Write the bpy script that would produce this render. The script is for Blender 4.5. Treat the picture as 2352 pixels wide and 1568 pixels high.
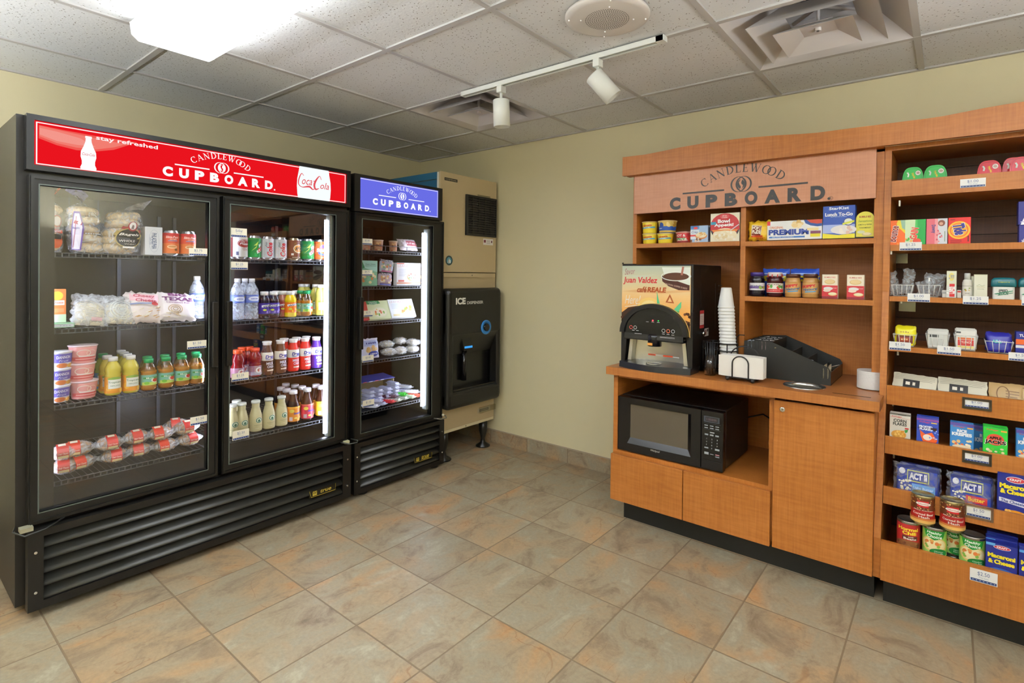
import bpy, bmesh, math, random
from math import sin, cos, pi, radians, sqrt
from mathutils import Vector, Matrix, noise

C = bpy.context.scene.collection
for o in list(bpy.data.objects):
    bpy.data.objects.remove(o, do_unlink=True)

# ------------------------------------------------------------------ camera
FPX, CX, CY = 1231.3283, 1203.18, 640.449
YAW, PITCH, ROLL = 0.67054292, -0.00901873, 0.01114105
CAM = Vector((3.65303694, -3.11857205, 1.30864276))
_f = Vector((-sin(YAW), cos(YAW), 0)); _r = Vector((cos(YAW), sin(YAW), 0)); _u = Vector((0, 0, 1))
_f2 = cos(PITCH)*_f + sin(PITCH)*_u; _u2 = -sin(PITCH)*_f + cos(PITCH)*_u
R3 = cos(ROLL)*_r + sin(ROLL)*_u2; U3 = -sin(ROLL)*_r + cos(ROLL)*_u2
cam = bpy.data.cameras.new('camera'); camo = bpy.data.objects.new('camera', cam); C.objects.link(camo)
m = Matrix.Identity(4)
for i in range(3):
    m[i][0] = R3[i]; m[i][1] = U3[i]; m[i][2] = -_f2[i]; m[i][3] = CAM[i]
camo.matrix_world = m
cam.sensor_width = 36; cam.lens = FPX/2352*36
cam.shift_x = (1176-CX)/2352; cam.shift_y = (CY-784)/2352
cam.clip_start = 0.05
bpy.context.scene.camera = camo

def at(u, v, ax, val):
    """the point of the plane (axis ax = val) seen at photograph position u, v"""
    d = R3*((u-CX)/FPX) + U3*(-(v-CY)/FPX) + _f2
    t = (val-CAM[ax])/d[ax]
    return CAM + d*t

# ------------------------------------------------------------------ world, lights, exposure
W = bpy.data.worlds.new('world'); bpy.context.scene.world = W; W.use_nodes = True
W.node_tree.nodes['Background'].inputs[0].default_value = (1, .93, .82, 1)
W.node_tree.nodes['Background'].inputs[1].default_value = 0.3
FIXTURE_GLOW = 11.0      # ceiling fluorescent lenses, the added unseen one included
ADDED_UPLIGHT_GLOW = 98.0     # trays of the added uplights, out of view, that brighten the ceiling
TUBE_GLOW = 30.0         # tubes inside the coolers
SIGN_GLOW = 0.82         # lit cooler canopies
bpy.context.scene.cycles.transparent_max_bounces = 24
vs = bpy.context.scene.view_settings
vs.view_transform = 'Standard'; vs.look = 'None'; vs.exposure = 0.32; vs.gamma = 1; vs.use_curve_mapping = False

# ------------------------------------------------------------------ materials
def lin(h):
    h = h.lstrip('#'); h = ''.join(x*2 for x in h) if len(h) == 3 else h
    c = [int(h[i:i+2], 16)/255 for i in (0, 2, 4)]
    return tuple((x/12.92 if x <= .04045 else ((x+.055)/1.055)**2.4) for x in c) + (1,)
MC = {}
def M(h, rough=.5, metal=0.0, spec=.5):
    k = (h, rough, metal, spec)
    if k not in MC:
        mt = bpy.data.materials.new('paint_'+h.lstrip('#')); mt.use_nodes = True
        b = mt.node_tree.nodes['Principled BSDF']
        b.inputs['Base Color'].default_value = lin(h); b.inputs['Roughness'].default_value = rough
        b.inputs['Metallic'].default_value = metal; b.inputs['Specular IOR Level'].default_value = spec
        MC[k] = mt
    return MC[k]
def EM(h, s):
    k = ('em', h, s)
    if k not in MC:
        mt = bpy.data.materials.new('lit_'+h.lstrip('#')); mt.use_nodes = True
        nt = mt.node_tree; nt.nodes.clear()
        e = nt.nodes.new('ShaderNodeEmission'); o = nt.nodes.new('ShaderNodeOutputMaterial')
        e.inputs[0].default_value = lin(h); e.inputs[1].default_value = s
        nt.links.new(e.outputs[0], o.inputs[0]); MC[k] = mt
    return MC[k]
def pane(name, tint='#ffffff', ior=1.45, rough=0.0, add=0.0, gloss='#ffffff'):
    k = ('pane', name)
    if k in MC: return MC[k]
    mt = bpy.data.materials.new(name); mt.use_nodes = True
    nt = mt.node_tree; nt.nodes.clear(); N = nt.nodes.new; L = nt.links.new
    t = N('ShaderNodeBsdfTransparent'); t.inputs[0].default_value = lin(tint)
    g = N('ShaderNodeBsdfGlossy'); g.inputs['Roughness'].default_value = rough; g.inputs[0].default_value = lin(gloss)
    fr = N('ShaderNodeLayerWeight'); fr.inputs[0].default_value = .5
    pw = N('ShaderNodeMath'); pw.operation = 'POWER'; pw.inputs[1].default_value = 5; L(fr.outputs['Facing'], pw.inputs[0])
    f0 = ((ior-1)/(ior+1))**2+add
    ad = N('ShaderNodeMath'); ad.operation = 'MULTIPLY_ADD'; ad.inputs[1].default_value = 1-f0; ad.inputs[2].default_value = f0; ad.use_clamp = True
    mx = N('ShaderNodeMixShader'); o = N('ShaderNodeOutputMaterial')
    L(pw.outputs[0], ad.inputs[0]); L(ad.outputs[0], mx.inputs[0]); L(t.outputs[0], mx.inputs[1]); L(g.outputs[0], mx.inputs[2])
    L(mx.outputs[0], o.inputs[0]); MC[k] = mt
    return mt
def film(name, col='#e8ecf2', alpha=.35, rough=.18):
    """crinkly clear plastic: partly see-through, partly glossy white"""
    k = ('film', name)
    if k in MC: return MC[k]
    mt = bpy.data.materials.new(name); mt.use_nodes = True
    nt = mt.node_tree; N = nt.nodes.new; L = nt.links.new
    b = nt.nodes['Principled BSDF']; o = nt.nodes['Material Output']
    b.inputs['Base Color'].default_value = lin(col); b.inputs['Roughness'].default_value = rough
    nz = N('ShaderNodeTexNoise'); nz.inputs['Scale'].default_value = 28; nz.inputs['Distortion'].default_value = 2.2
    tc = N('ShaderNodeTexCoord'); L(tc.outputs['Object'], nz.inputs['Vector'])
    bp = N('ShaderNodeBump'); bp.inputs['Strength'].default_value = .8; bp.inputs['Distance'].default_value = .004
    L(nz.outputs[0], bp.inputs['Height']); L(bp.outputs[0], b.inputs['Normal'])
    mr = N('ShaderNodeMapRange'); mr.inputs[1].default_value = .4; mr.inputs[2].default_value = .7
    mr.inputs[3].default_value = max(0, alpha-.15); mr.inputs[4].default_value = min(1, alpha+.3)
    L(nz.outputs[0], mr.inputs[0])
    t = N('ShaderNodeBsdfTransparent'); mx = N('ShaderNodeMixShader')
    L(mr.outputs[0], mx.inputs[0]); L(t.outputs[0], mx.inputs[1]); L(b.outputs[0], mx.inputs[2]); L(mx.outputs[0], o.inputs[0])
    MC[k] = mt
    return mt
def nodes_mat(name):
    mt = bpy.data.materials.new(name); mt.use_nodes = True
    nt = mt.node_tree
    return mt, nt, nt.nodes.new, nt.links.new, nt.nodes['Principled BSDF']
def ramp(N, stops):
    r = N('ShaderNodeValToRGB'); e = r.color_ramp.elements
    e[0].position, e[0].color = stops[0][0], lin(stops[0][1])
    e[1].position, e[1].color = stops[-1][0], lin(stops[-1][1])
    for p, c in stops[1:-1]:
        x = e.new(p); x.color = lin(c)
    return r
def wood(name, c1, c2, c3, rough=.38, fine=1.0):
    mt, nt, N, L, b = nodes_mat(name)
    tc = N('ShaderNodeTexCoord')
    mp = N('ShaderNodeMapping'); mp.inputs['Scale'].default_value = (6*fine, 6*fine, 60*fine)
    mp2 = N('ShaderNodeMapping'); mp2.inputs['Scale'].default_value = (120*fine, 120*fine, 5*fine)
    n1 = N('ShaderNodeTexNoise'); n1.inputs['Scale'].default_value = 1.6; n1.inputs['Detail'].default_value = 5
    n2 = N('ShaderNodeTexNoise'); n2.inputs['Scale'].default_value = 1.5; n2.inputs['Detail'].default_value = 4
    n3 = N('ShaderNodeTexNoise'); n3.inputs['Scale'].default_value = 3.5; n3.inputs['Detail'].default_value = 3
    L(tc.outputs['Object'], mp.inputs[0]); L(mp.outputs[0], n1.inputs['Vector'])
    L(tc.outputs['Object'], mp2.inputs[0]); L(mp2.outputs[0], n2.inputs['Vector']); L(tc.outputs['Object'], n3.inputs['Vector'])
    a = N('ShaderNodeMath'); a.operation = 'ADD'; L(n1.outputs[0], a.inputs[0]); L(n2.outputs[0], a.inputs[1])
    a2 = N('ShaderNodeMath'); a2.operation = 'ADD'; L(a.outputs[0], a2.inputs[0]); L(n3.outputs[0], a2.inputs[1])
    dv = N('ShaderNodeMath'); dv.operation = 'DIVIDE'; dv.inputs[1].default_value = 3; L(a2.outputs[0], dv.inputs[0])
    r = ramp(N, [(.38, c1), (.5, c2), (.62, c3)]); L(dv.outputs[0], r.inputs[0]); L(r.outputs[0], b.inputs['Base Color'])
    b.inputs['Roughness'].default_value = rough; b.inputs['Specular IOR Level'].default_value = .4
    return mt
WOOD = wood('maple_laminate', '#a15f24', '#ad6a2c', '#b87436')
WOODTOP = wood('maple_laminate_top', '#9e5f2c', '#a86832', '#b2723a', rough=.3)
SLAT = wood('walnut_slatwall', '#4d2f1c', '#563521', '#5f3c26', rough=.5)
def stone_floor(name, tile, ox, oy, vertical=False):
    mt, nt, N, L, b = nodes_mat(name)
    tc = N('ShaderNodeTexCoord')
    sep = N('ShaderNodeSeparateXYZ'); L(tc.outputs['Object'], sep.inputs[0])
    def mth(op, a, bb=None, c=None):
        n = N('ShaderNodeMath'); n.operation = op
        for i, x in enumerate((a, bb, c)):
            if x is None: continue
            if isinstance(x, (int, float)): n.inputs[i].default_value = x
            else: L(x, n.inputs[i])
        return n.outputs[0]
    ux = mth('DIVIDE', mth('SUBTRACT', sep.outputs[0], ox), tile)
    uy = mth('DIVIDE', mth('SUBTRACT', sep.outputs[1], oy), tile)
    fx, fy = mth('FLOOR', ux), mth('FLOOR', uy)
    def edge(u):
        fr = mth('FRACT', u); return mth('MINIMUM', fr, mth('SUBTRACT', 1, fr))
    gm = .0062
    if vertical:
        e = edge(ux); 
    else:
        e = mth('MINIMUM', edge(ux), edge(uy))
    grout = N('ShaderNodeMapRange'); grout.inputs[1].default_value = gm; grout.inputs[2].default_value = gm*1.6
    L(e, grout.inputs[0])
    cmb = N('ShaderNodeCombineXYZ'); L(fx, cmb.inputs[0]); L(fy, cmb.inputs[1])
    wn = N('ShaderNodeTexWhiteNoise'); L(cmb.outputs[0], wn.inputs[0])
    off = N('ShaderNodeVectorMath'); off.operation = 'MULTIPLY_ADD'; L(wn.outputs['Color'], off.inputs[0])
    off.inputs[1].default_value = (9, 9, 9); L(tc.outputs['Object'], off.inputs[2])
    st = N('ShaderNodeMapping'); st.inputs['Scale'].default_value = (1.35, .9, 1.2); L(off.outputs[0], st.inputs[0])
    rot = N('ShaderNodeVectorRotate'); rot.rotation_type = 'Z_AXIS'
    L(st.outputs[0], rot.inputs[0]); L(mth('ADD', mth('MULTIPLY', wn.outputs[0], 1.2), .2), rot.inputs['Angle'])
    n1 = N('ShaderNodeTexNoise'); n1.inputs['Scale'].default_value = 5.2; n1.inputs['Detail'].default_value = 12; n1.inputs['Roughness'].default_value = .68; n1.inputs['Distortion'].default_value = .7
    n2 = N('ShaderNodeTexNoise'); n2.inputs['Scale'].default_value = 2.0; n2.inputs['Detail'].default_value = 4; n2.inputs['Distortion'].default_value = 1.4
    L(rot.outputs[0], n1.inputs['Vector']); L(rot.outputs[0], n2.inputs['Vector'])
    r1 = ramp(N, [(.30, '#7c6a52'), (.40, '#95836a'), (.49, '#a6967a'), (.56, '#a1967e'), (.64, '#afa58b'), (.74, '#b8af98')]); L(n1.outputs[0], r1.inputs[0])
    r2 = ramp(N, [(.40, '#9a8468'), (.5, '#b29570'), (.6, '#b98f62'), (.7, '#a8794c')]); L(n1.outputs[0], r2.inputs[0])
    w2 = N('ShaderNodeMapRange'); w2.inputs[1].default_value = .5; w2.inputs[2].default_value = .66; L(n2.outputs[0], w2.inputs[0])
    mx = N('ShaderNodeMix'); mx.data_type = 'RGBA'; L(w2.outputs[0], mx.inputs[0]); L(r1.outputs[0], mx.inputs[6]); L(r2.outputs[0], mx.inputs[7])
    n5 = N('ShaderNodeTexNoise'); n5.inputs['Scale'].default_value = 70; n5.inputs['Detail'].default_value = 5; n5.inputs['Roughness'].default_value = .75
    L(tc.outputs['Object'], n5.inputs['Vector'])
    sp = N('ShaderNodeMapRange'); sp.inputs[1].default_value = .3; sp.inputs[2].default_value = .7; sp.inputs[3].default_value = .86; sp.inputs[4].default_value = 1.12; L(n5.outputs[0], sp.inputs[0])
    hs5 = N('ShaderNodeHueSaturation'); L(mx.outputs[2], hs5.inputs['Color']); L(sp.outputs[0], hs5.inputs['Value'])
    # thin veins, pale and rust
    n3 = N('ShaderNodeTexNoise'); n3.inputs['Scale'].default_value = 2.3; n3.inputs['Detail'].default_value = 6; n3.inputs['Distortion'].default_value = 1.2
    L(off.outputs[0], n3.inputs['Vector'])
    ab = mth('ABSOLUTE', mth('SUBTRACT', n3.outputs[0], .5))
    v1 = N('ShaderNodeMapRange'); v1.inputs[1].default_value = .001; v1.inputs[2].default_value = .007; v1.inputs[3].default_value = .5; v1.inputs[4].default_value = 0; L(ab, v1.inputs[0])
    mk = N('ShaderNodeMapRange'); mk.inputs[1].default_value = .52; mk.inputs[2].default_value = .6; L(n2.outputs[0], mk.inputs[0])
    mxv = N('ShaderNodeMix'); mxv.data_type = 'RGBA'; L(mth('MULTIPLY', v1.outputs[0], mk.outputs[0]), mxv.inputs[0]); L(hs5.outputs[0], mxv.inputs[6]); mxv.inputs[7].default_value = lin('#8a5f3c')
    # per tile brightness
    hs = N('ShaderNodeHueSaturation'); L(mxv.outputs[2], hs.inputs['Color']); L(mth('ADD', mth('MULTIPLY', wn.outputs[0], .14), .77), hs.inputs['Value'])
    mg = N('ShaderNodeMix'); mg.data_type = 'RGBA'; L(grout.outputs[0], mg.inputs[0]); mg.inputs[6].default_value = lin('#7a6850'); L(hs.outputs[0], mg.inputs[7])
    L(mg.outputs[2], b.inputs['Base Color'])
    b.inputs['Roughness'].default_value = .42; b.inputs['Specular IOR Level'].default_value = .35
    bp = N('ShaderNodeBump'); bp.inputs['Strength'].default_value = .35; bp.inputs['Distance'].default_value = .004
    hh = mth('ADD', grout.outputs[0], mth('MULTIPLY', n1.outputs[0], .5)); L(hh, bp.inputs['Height']); L(bp.outputs[0], b.inputs['Normal'])
    return mt
TILE, TOX, TOY = .35748, 1.23613, -1.23192
FLOOR = stone_floor('slate_look_tile', TILE, TOX, TOY)
BASET = stone_floor('slate_look_base_tile', TILE, TOX, TOY, True)
def wallpaint():
    mt, nt, N, L, b = nodes_mat('beige_wall_paint')
    b.inputs['Base Color'].default_value = lin('#d6cca6'); b.inputs['Roughness'].default_value = .6; b.inputs['Specular IOR Level'].default_value = .25
    tc = N('ShaderNodeTexCoord'); n = N('ShaderNodeTexNoise'); n.inputs['Scale'].default_value = 260; n.inputs['Detail'].default_value = 3
    L(tc.outputs['Object'], n.inputs['Vector']); bp = N('ShaderNodeBump'); bp.inputs['Strength'].default_value = .25; bp.inputs['Distance'].default_value = .001
    L(n.outputs[0], bp.inputs['Height']); L(bp.outputs[0], b.inputs['Normal'])
    return mt
WALL = wallpaint()
def ceilmat():
    mt, nt, N, L, b = nodes_mat('fissured_ceiling_tile')
    tc = N('ShaderNodeTexCoord')
    v = N('ShaderNodeTexVoronoi'); v.inputs['Scale'].default_value = 75; v.inputs['Randomness'].default_value = 1
    n = N('ShaderNodeTexNoise'); n.inputs['Scale'].default_value = 90; n.inputs['Detail'].default_value = 4
    n2 = N('ShaderNodeTexNoise'); n2.inputs['Scale'].default_value = 60; n2.inputs['Detail'].default_value = 2
    for x in (v, n, n2): L(tc.outputs['Object'], x.inputs['Vector'])
    m1 = N('ShaderNodeMapRange'); m1.inputs[1].default_value = .14; m1.inputs[2].default_value = .24; L(v.outputs[0], m1.inputs[0])
    m2 = N('ShaderNodeMapRange'); m2.inputs[1].default_value = .44; m2.inputs[2].default_value = .5; m2.inputs[3].default_value = 1; m2.inputs[4].default_value = 0; L(n2.outputs[0], m2.inputs[0])
    mm = N('ShaderNodeMath'); mm.operation = 'MAXIMUM'; L(m1.outputs[0], mm.inputs[0]); L(m2.outputs[0], mm.inputs[1])
    mx = N('ShaderNodeMix'); mx.data_type = 'RGBA'; L(mm.outputs[0], mx.inputs[0]); mx.inputs[6].default_value = lin('#8f8678'); mx.inputs[7].default_value = lin('#dddedc')
    L(mx.outputs[2], b.inputs['Base Color']); b.inputs['Roughness'].default_value = .85; b.inputs['Specular IOR Level'].default_value = .1
    bp = N('ShaderNodeBump'); bp.inputs['Strength'].default_value = .6; bp.inputs['Distance'].default_value = .0015
    ad = N('ShaderNodeMath'); ad.operation = 'ADD'; L(mm.outputs[0], ad.inputs[0]); L(n.outputs[0], ad.inputs[1])
    L(ad.outputs[0], bp.inputs['Height']); L(bp.outputs[0], b.inputs['Normal'])
    return mt
CEIL = ceilmat()
BLACK = M('#0f0d0a', .42); BLACKG = M('#0e0e0f', .22); DARK = M('#0c0b0a', .6); WHITE = M('#f2f2ee', .45)
GLASS = pane('door_glass', ior=1.5, add=.02)
CLEARP = pane('clear_plastic', '#f4f7f8', 1.4, .06, .05)
STEEL = M('#b8b8b4', .22, 1.0); CHROME = M('#d8d8d8', .1, 1.0)
WIRE = M('#55585c', .35, .6)

# ------------------------------------------------------------------ mesh builder
class MB:
    def __init__(s): s.v = []; s.f = []; s.mi = []; s.ms = []; s.sm = []
    def _m(s, m):
        if m not in s.ms: s.ms.append(m)
        return s.ms.index(m)
    def add(s, vs, fs, m, smooth=False):
        b = len(s.v); s.v += [tuple(x) for x in vs]; k = s._m(m)
        for f in fs: s.f.append([b+i for i in f]); s.mi.append(k); s.sm.append(smooth)
        return s
    def box(s, x0, x1, y0, y1, z0, z1, m):
        if x1 < x0: x0, x1 = x1, x0
        if y1 < y0: y0, y1 = y1, y0
        if z1 < z0: z0, z1 = z1, z0
        v = [(x0, y0, z0), (x1, y0, z0), (x1, y1, z0), (x0, y1, z0), (x0, y0, z1), (x1, y0, z1), (x1, y1, z1), (x0, y1, z1)]
        return s.add(v, [(0, 3, 2, 1), (4, 5, 6, 7), (0, 1, 5, 4), (1, 2, 6, 5), (2, 3, 7, 6), (3, 0, 4, 7)], m)
    def bbox(s, x0, x1, y0, y1, z0, z1, m, r=.004, seg=2):
        bm = bmesh.new(); bmesh.ops.create_cube(bm, size=1)
        for v in bm.verts:
            v.co = Vector(((x0+x1)/2+v.co.x*(x1-x0), (y0+y1)/2+v.co.y*(y1-y0), (z0+z1)/2+v.co.z*(z1-z0)))
        bmesh.ops.bevel(bm, geom=bm.edges[:], offset=r, segments=seg, affect='EDGES', profile=.5)
        return s.frombm(bm, m)
    def frombm(s, bm, m, smooth=False):
        bm.verts.index_update(); v = [tuple(x.co) for x in bm.verts]; f = [[q.index for q in x.verts] for x in bm.faces]
        bm.free(); return s.add(v, f, m, smooth)
    def lathe(s, prof, m, cx=0, cy=0, cz=0, n=24, smooth=True, ax='z', caps=True):
        vs = []
        for r, z in prof:
            for i in range(n):
                a = 2*pi*i/n; p = (r*cos(a), r*sin(a), z)
                if ax == 'y': p = (p[0], -p[2], p[1])
                if ax == 'x': p = (p[2], p[0], p[1])
                vs.append((p[0]+cx, p[1]+cy, p[2]+cz))
        fs = []
        for k in range(len(prof)-1):
            for i in range(n):
                j = (i+1) % n; fs.append((k*n+i, k*n+j, (k+1)*n+j, (k+1)*n+i))
        s.add(vs, fs, m, smooth)
        if caps:
            b = len(s.v)-len(vs)
            k = s._m(m)
            s.f.append([b+i for i in reversed(range(n))]); s.mi.append(k); s.sm.append(False)
            s.f.append([b+(len(prof)-1)*n+i for i in range(n)]); s.mi.append(k); s.sm.append(False)
        return s
    def tube(s, pts, r, m, n=8, closed=False):
        pts = [Vector(p) for p in pts]; N_ = len(pts); vs = []; fs = []
        up = Vector((0, 0, 1)); prev = None
        for i, p in enumerate(pts):
            a = pts[i-1] if (i > 0 or closed) else p; b = pts[(i+1) % N_] if (i < N_-1 or closed) else p
            t = (b-a).normalized() if (b-a).length > 1e-9 else Vector((1, 0, 0))
            if prev is None:
                q = up if abs(t.dot(up)) < .9 else Vector((1, 0, 0)); x = t.cross(q).normalized()
            else:
                x = (prev - t*prev.dot(t)); x = x.normalized() if x.length > 1e-6 else t.orthogonal().normalized()
            prev = x; y = t.cross(x)
            for k in range(n):
                g = 2*pi*k/n; vs.append(p + x*(r*cos(g)) + y*(r*sin(g)))
        L = N_ if closed else N_-1
        for i in range(L):
            i2 = (i+1) % N_
            for k in range(n):
                k2 = (k+1) % n; fs.append((i*n+k, i*n+k2, i2*n+k2, i2*n+k))
        if not closed:
            fs.append(tuple(reversed(range(n)))); fs.append(tuple((N_-1)*n+k for k in range(n)))
        return s.add(vs, fs, m, True)
    def prism(s, poly, d0, d1, m, ax='y'):
        """poly in the plane across ax, extruded from d0 to d1"""
        def P(a, b, d): return {'y': (a, d, b), 'x': (d, a, b), 'z': (a, b, d)}[ax]
        n = len(poly); v = [P(a, b, d0) for a, b in poly] + [P(a, b, d1) for a, b in poly]
        f = [tuple(range(n)), tuple(reversed(range(n, 2*n)))] + [(i, i+n, (i+1) % n+n, (i+1) % n) for i in range(n)]
        return s.add(v, f, m)
    def sphere(s, c, r, m, n=12, sc=(1, 1, 1), jit=0, seed=0):
        bm = bmesh.new(); bmesh.ops.create_uvsphere(bm, u_segments=n*2, v_segments=n, radius=1)
        for v in bm.verts:
            k = 1+jit*noise.noise(v.co*2.3+Vector((seed*3.1, seed*1.7, 0)))
            v.co = Vector((c[0]+v.co.x*r*sc[0]*k, c[1]+v.co.y*r*sc[1]*k, c[2]+v.co.z*r*sc[2]*k))
        return s.frombm(bm, m, True)
    def data(s, name):
        me = bpy.data.meshes.new(name); me.from_pydata(s.v, [], s.f)
        for x in s.ms: me.materials.append(x)
        me.polygons.foreach_set('material_index', s.mi); me.polygons.foreach_set('use_smooth', s.sm)
        bm = bmesh.new(); bm.from_mesh(me); bmesh.ops.recalc_face_normals(bm, faces=bm.faces[:]) if not getattr(s, 'keep', False) else None
        bm.to_mesh(me); bm.free(); me.update(); return me
    def build(s, name, parent=None, loc=None):
        o = bpy.data.objects.new(name, s.data(name)); C.objects.link(o)
        if parent: o.parent = parent
        if loc: o.location = loc
        return o
def tag(o, label, cat, group=None):
    o['label'] = label; o['category'] = cat
    if group: o['group'] = group
    return o
def struct(o): o['kind'] = 'structure'; return o
def thing(name, label, cat, loc=(0, 0, 0), rz=0, group=None, rx=0, ry=0):
    o = bpy.data.objects.new(name, None); o.empty_display_size = .05; C.objects.link(o)
    o.location = loc; o.rotation_euler = (rx, ry, rz)
    return tag(o, label, cat, group)
def dup(o, loc, label, rz=None, group=None):
    r = o.copy(); C.objects.link(r); r.location = loc
    if rz is not None: r.rotation_euler[2] = rz
    r['label'] = label
    if group: r['group'] = group
    for ch in o.children:
        c = ch.copy(); C.objects.link(c); c.parent = r
        for g in ch.children:
            d = g.copy(); C.objects.link(d); d.parent = c
    return r

# ------------------------------------------------------------------ lettering and printed art
TXC = {}
def glyphs(s, bold=0.0, shear=0.0, space=1.0):
    bold = min(bold, .06)
    k = (s, bold, shear, space)
    if k not in TXC:
        cu = bpy.data.curves.new('lettering', 'FONT'); cu.body = s; cu.offset = bold; cu.shear = shear; cu.resolution_u = 5 if bold > .03 else 2
        cu.space_character = space
        ob = bpy.data.objects.new('lettering', cu); C.objects.link(ob)
        dg = bpy.context.evaluated_depsgraph_get(); me = bpy.data.meshes.new_from_object(ob.evaluated_get(dg))
        v = [(p.co.x, p.co.y) for p in me.vertices]; f = [list(p.vertices) for p in me.polygons]
        bpy.data.objects.remove(ob); bpy.data.curves.remove(cu); bpy.data.meshes.remove(me)
        x0 = min(p[0] for p in v); x1 = max(p[0] for p in v); y0 = min(p[1] for p in v); y1 = max(p[1] for p in v)
        TXC[k] = ([((a-x0)/(x1-x0), (b-y0)/(y1-y0)) for a, b in v], f, (x1-x0)/(y1-y0))
    return TXC[k]
class Art:
    """flat printed shapes stacked in thin layers on a surface given by mapf(x, z, lift)"""
    def __init__(s, mapf, emit=None, step=.00013, rough=.4, cut=None):
        s.cut = cut; s.b = MB(); s.b.keep = True; s.f = mapf; s.n = 1; s.e = emit; s.st = step; s.r = rough
    def col(s, c): return c if not isinstance(c, str) else (EM(c, s.e) if s.e else M(c, s.r))
    def _add(s, pts, faces, c):
        if s.cut:
            bm = bmesh.new(); vv = [bm.verts.new((x, z, 0)) for x, z in pts]
            for f in faces:
                try: bm.faces.new([vv[i] for i in f])
                except ValueError: pass
            for k, d in ((0, s.cut[0]), (1, s.cut[1])):
                if not d: continue
                lo = min(p[k] for p in pts); hi = max(p[k] for p in pts); q = math.ceil(lo/d)*d
                while q < hi:
                    if q > lo+1e-6: bmesh.ops.bisect_plane(bm, geom=bm.verts[:]+bm.edges[:]+bm.faces[:], dist=1e-6, plane_co=(q, 0, 0) if k == 0 else (0, q, 0), plane_no=(1, 0, 0) if k == 0 else (0, 1, 0))
                    q += d
            bm.verts.index_update(); pts = [(v.co.x, v.co.y) for v in bm.verts]; faces = [[v.index for v in f.verts] for f in bm.faces]; bm.free()
        s.b.add([s.f(x, z, s.n*s.st) for x, z in pts], faces, s.col(c)); s.n += 1; return s
    def rect(s, x0, z0, x1, z1, c, nx=None):
        nx = nx or 8; pts = []; fs = []
        for i in range(nx+1):
            x = x0+(x1-x0)*i/nx; pts += [(x, z0), (x, z1)]
        for i in range(nx): fs.append((2*i, 2*i+2, 2*i+3, 2*i+1))
        return s._add(pts, fs, c)
    def band(s, x0, x1, z0, z1, c, nz=4, nx=16):
        pts = []; fs = []
        for j in range(nz+1):
            for i in range(nx+1): pts.append((x0+(x1-x0)*i/nx, z0+(z1-z0)*j/nz))
        for j in range(nz):
            for i in range(nx): a = j*(nx+1)+i; fs.append((a, a+1, a+nx+2, a+nx+1))
        return s._add(pts, fs, c)
    def ell(s, cx, cz, rx, rz, c, n=20, a0=0, a1=2*pi):
        pts = [(cx, cz)]; k = n+1
        for i in range(k): a = a0+(a1-a0)*i/n; pts.append((cx+rx*cos(a), cz+rz*sin(a)))
        return s._add(pts, [(0, i+1, i+2) for i in range(n)], c)
    def ring(s, cx, cz, rx, rz, w, c, n=28, a0=0, a1=2*pi, w2=None):
        pts = []
        for i in range(n+1):
            a = a0+(a1-a0)*i/n; ww = w if w2 is None else w+(w2-w)*abs(cos(a))
            pts += [(cx+rx*cos(a), cz+rz*sin(a)), (cx+(rx-ww)*cos(a), cz+(rz-ww)*sin(a))]
        return s._add(pts, [(2*i, 2*i+2, 2*i+3, 2*i+1) for i in range(n)], c)
    def poly(s, pts, c): return s._add(pts, [tuple(range(len(pts)))], c)
    def line(s, pts, w, c, smooth=0):
        if smooth:
            if not isinstance(w, (list, tuple)): w = [w]*len(pts)
            Q = [(p[0], p[1], k) for p, k in zip(pts, w)]; out = []
            for i in range(len(Q)-1):
                a, b, c_, d = Q[max(0, i-1)], Q[i], Q[i+1], Q[min(len(Q)-1, i+2)]
                for k in range(smooth):
                    t = k/smooth; out.append(tuple(.5*(2*b[j]+(c_[j]-a[j])*t+(2*a[j]-5*b[j]+4*c_[j]-d[j])*t*t+(-a[j]+3*b[j]-3*c_[j]+d[j])*t**3) for j in range(3)))
            out.append(Q[-1]); pts = [(p[0], p[1]) for p in out]; w = [max(.0002, p[2]) for p in out]
        P = []
        for i, (x, z) in enumerate(pts):
            a = pts[max(0, i-1)]; b = pts[min(len(pts)-1, i+1)]; dx, dz = b[0]-a[0], b[1]-a[1]; l = math.hypot(dx, dz) or 1
            ww = w[i] if isinstance(w, (list, tuple)) else w
            P += [(x-dz/l*ww/2, z+dx/l*ww/2), (x+dz/l*ww/2, z-dx/l*ww/2)]
        return s._add(P, [(2*i, 2*i+2, 2*i+3, 2*i+1) for i in range(len(pts)-1)], c)
    def text(s, t, cx, cz, h, c, w=None, bold=0.01, shear=0, rot=0, space=1.0):
        v, f, asp = glyphs(t, bold, shear, space); w = w or h*asp
        ca, sa = cos(rot), sin(rot); pts = []
        for a, b in v:
            x, z = (a-.5)*w, (b-.5)*h; pts.append((cx+x*ca-z*sa, cz+x*sa+z*ca))
        return s._add(pts, f, c)
    def build(s, parent, name='printed_label'): return s.b.build(name, parent)
def flat(y0): return lambda x, z, l: (x, y0-l, z)
def onx(x0): return lambda a, z, l: (x0+l, a, z)     # faces +X, a runs along +Y
def cyl(R):
    Rf = R if callable(R) else (lambda z: R)
    return lambda x, z, l: ((Rf(z)+l)*sin(x/Rf(z)), -(Rf(z)+l)*cos(x/Rf(z)), z)
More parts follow.
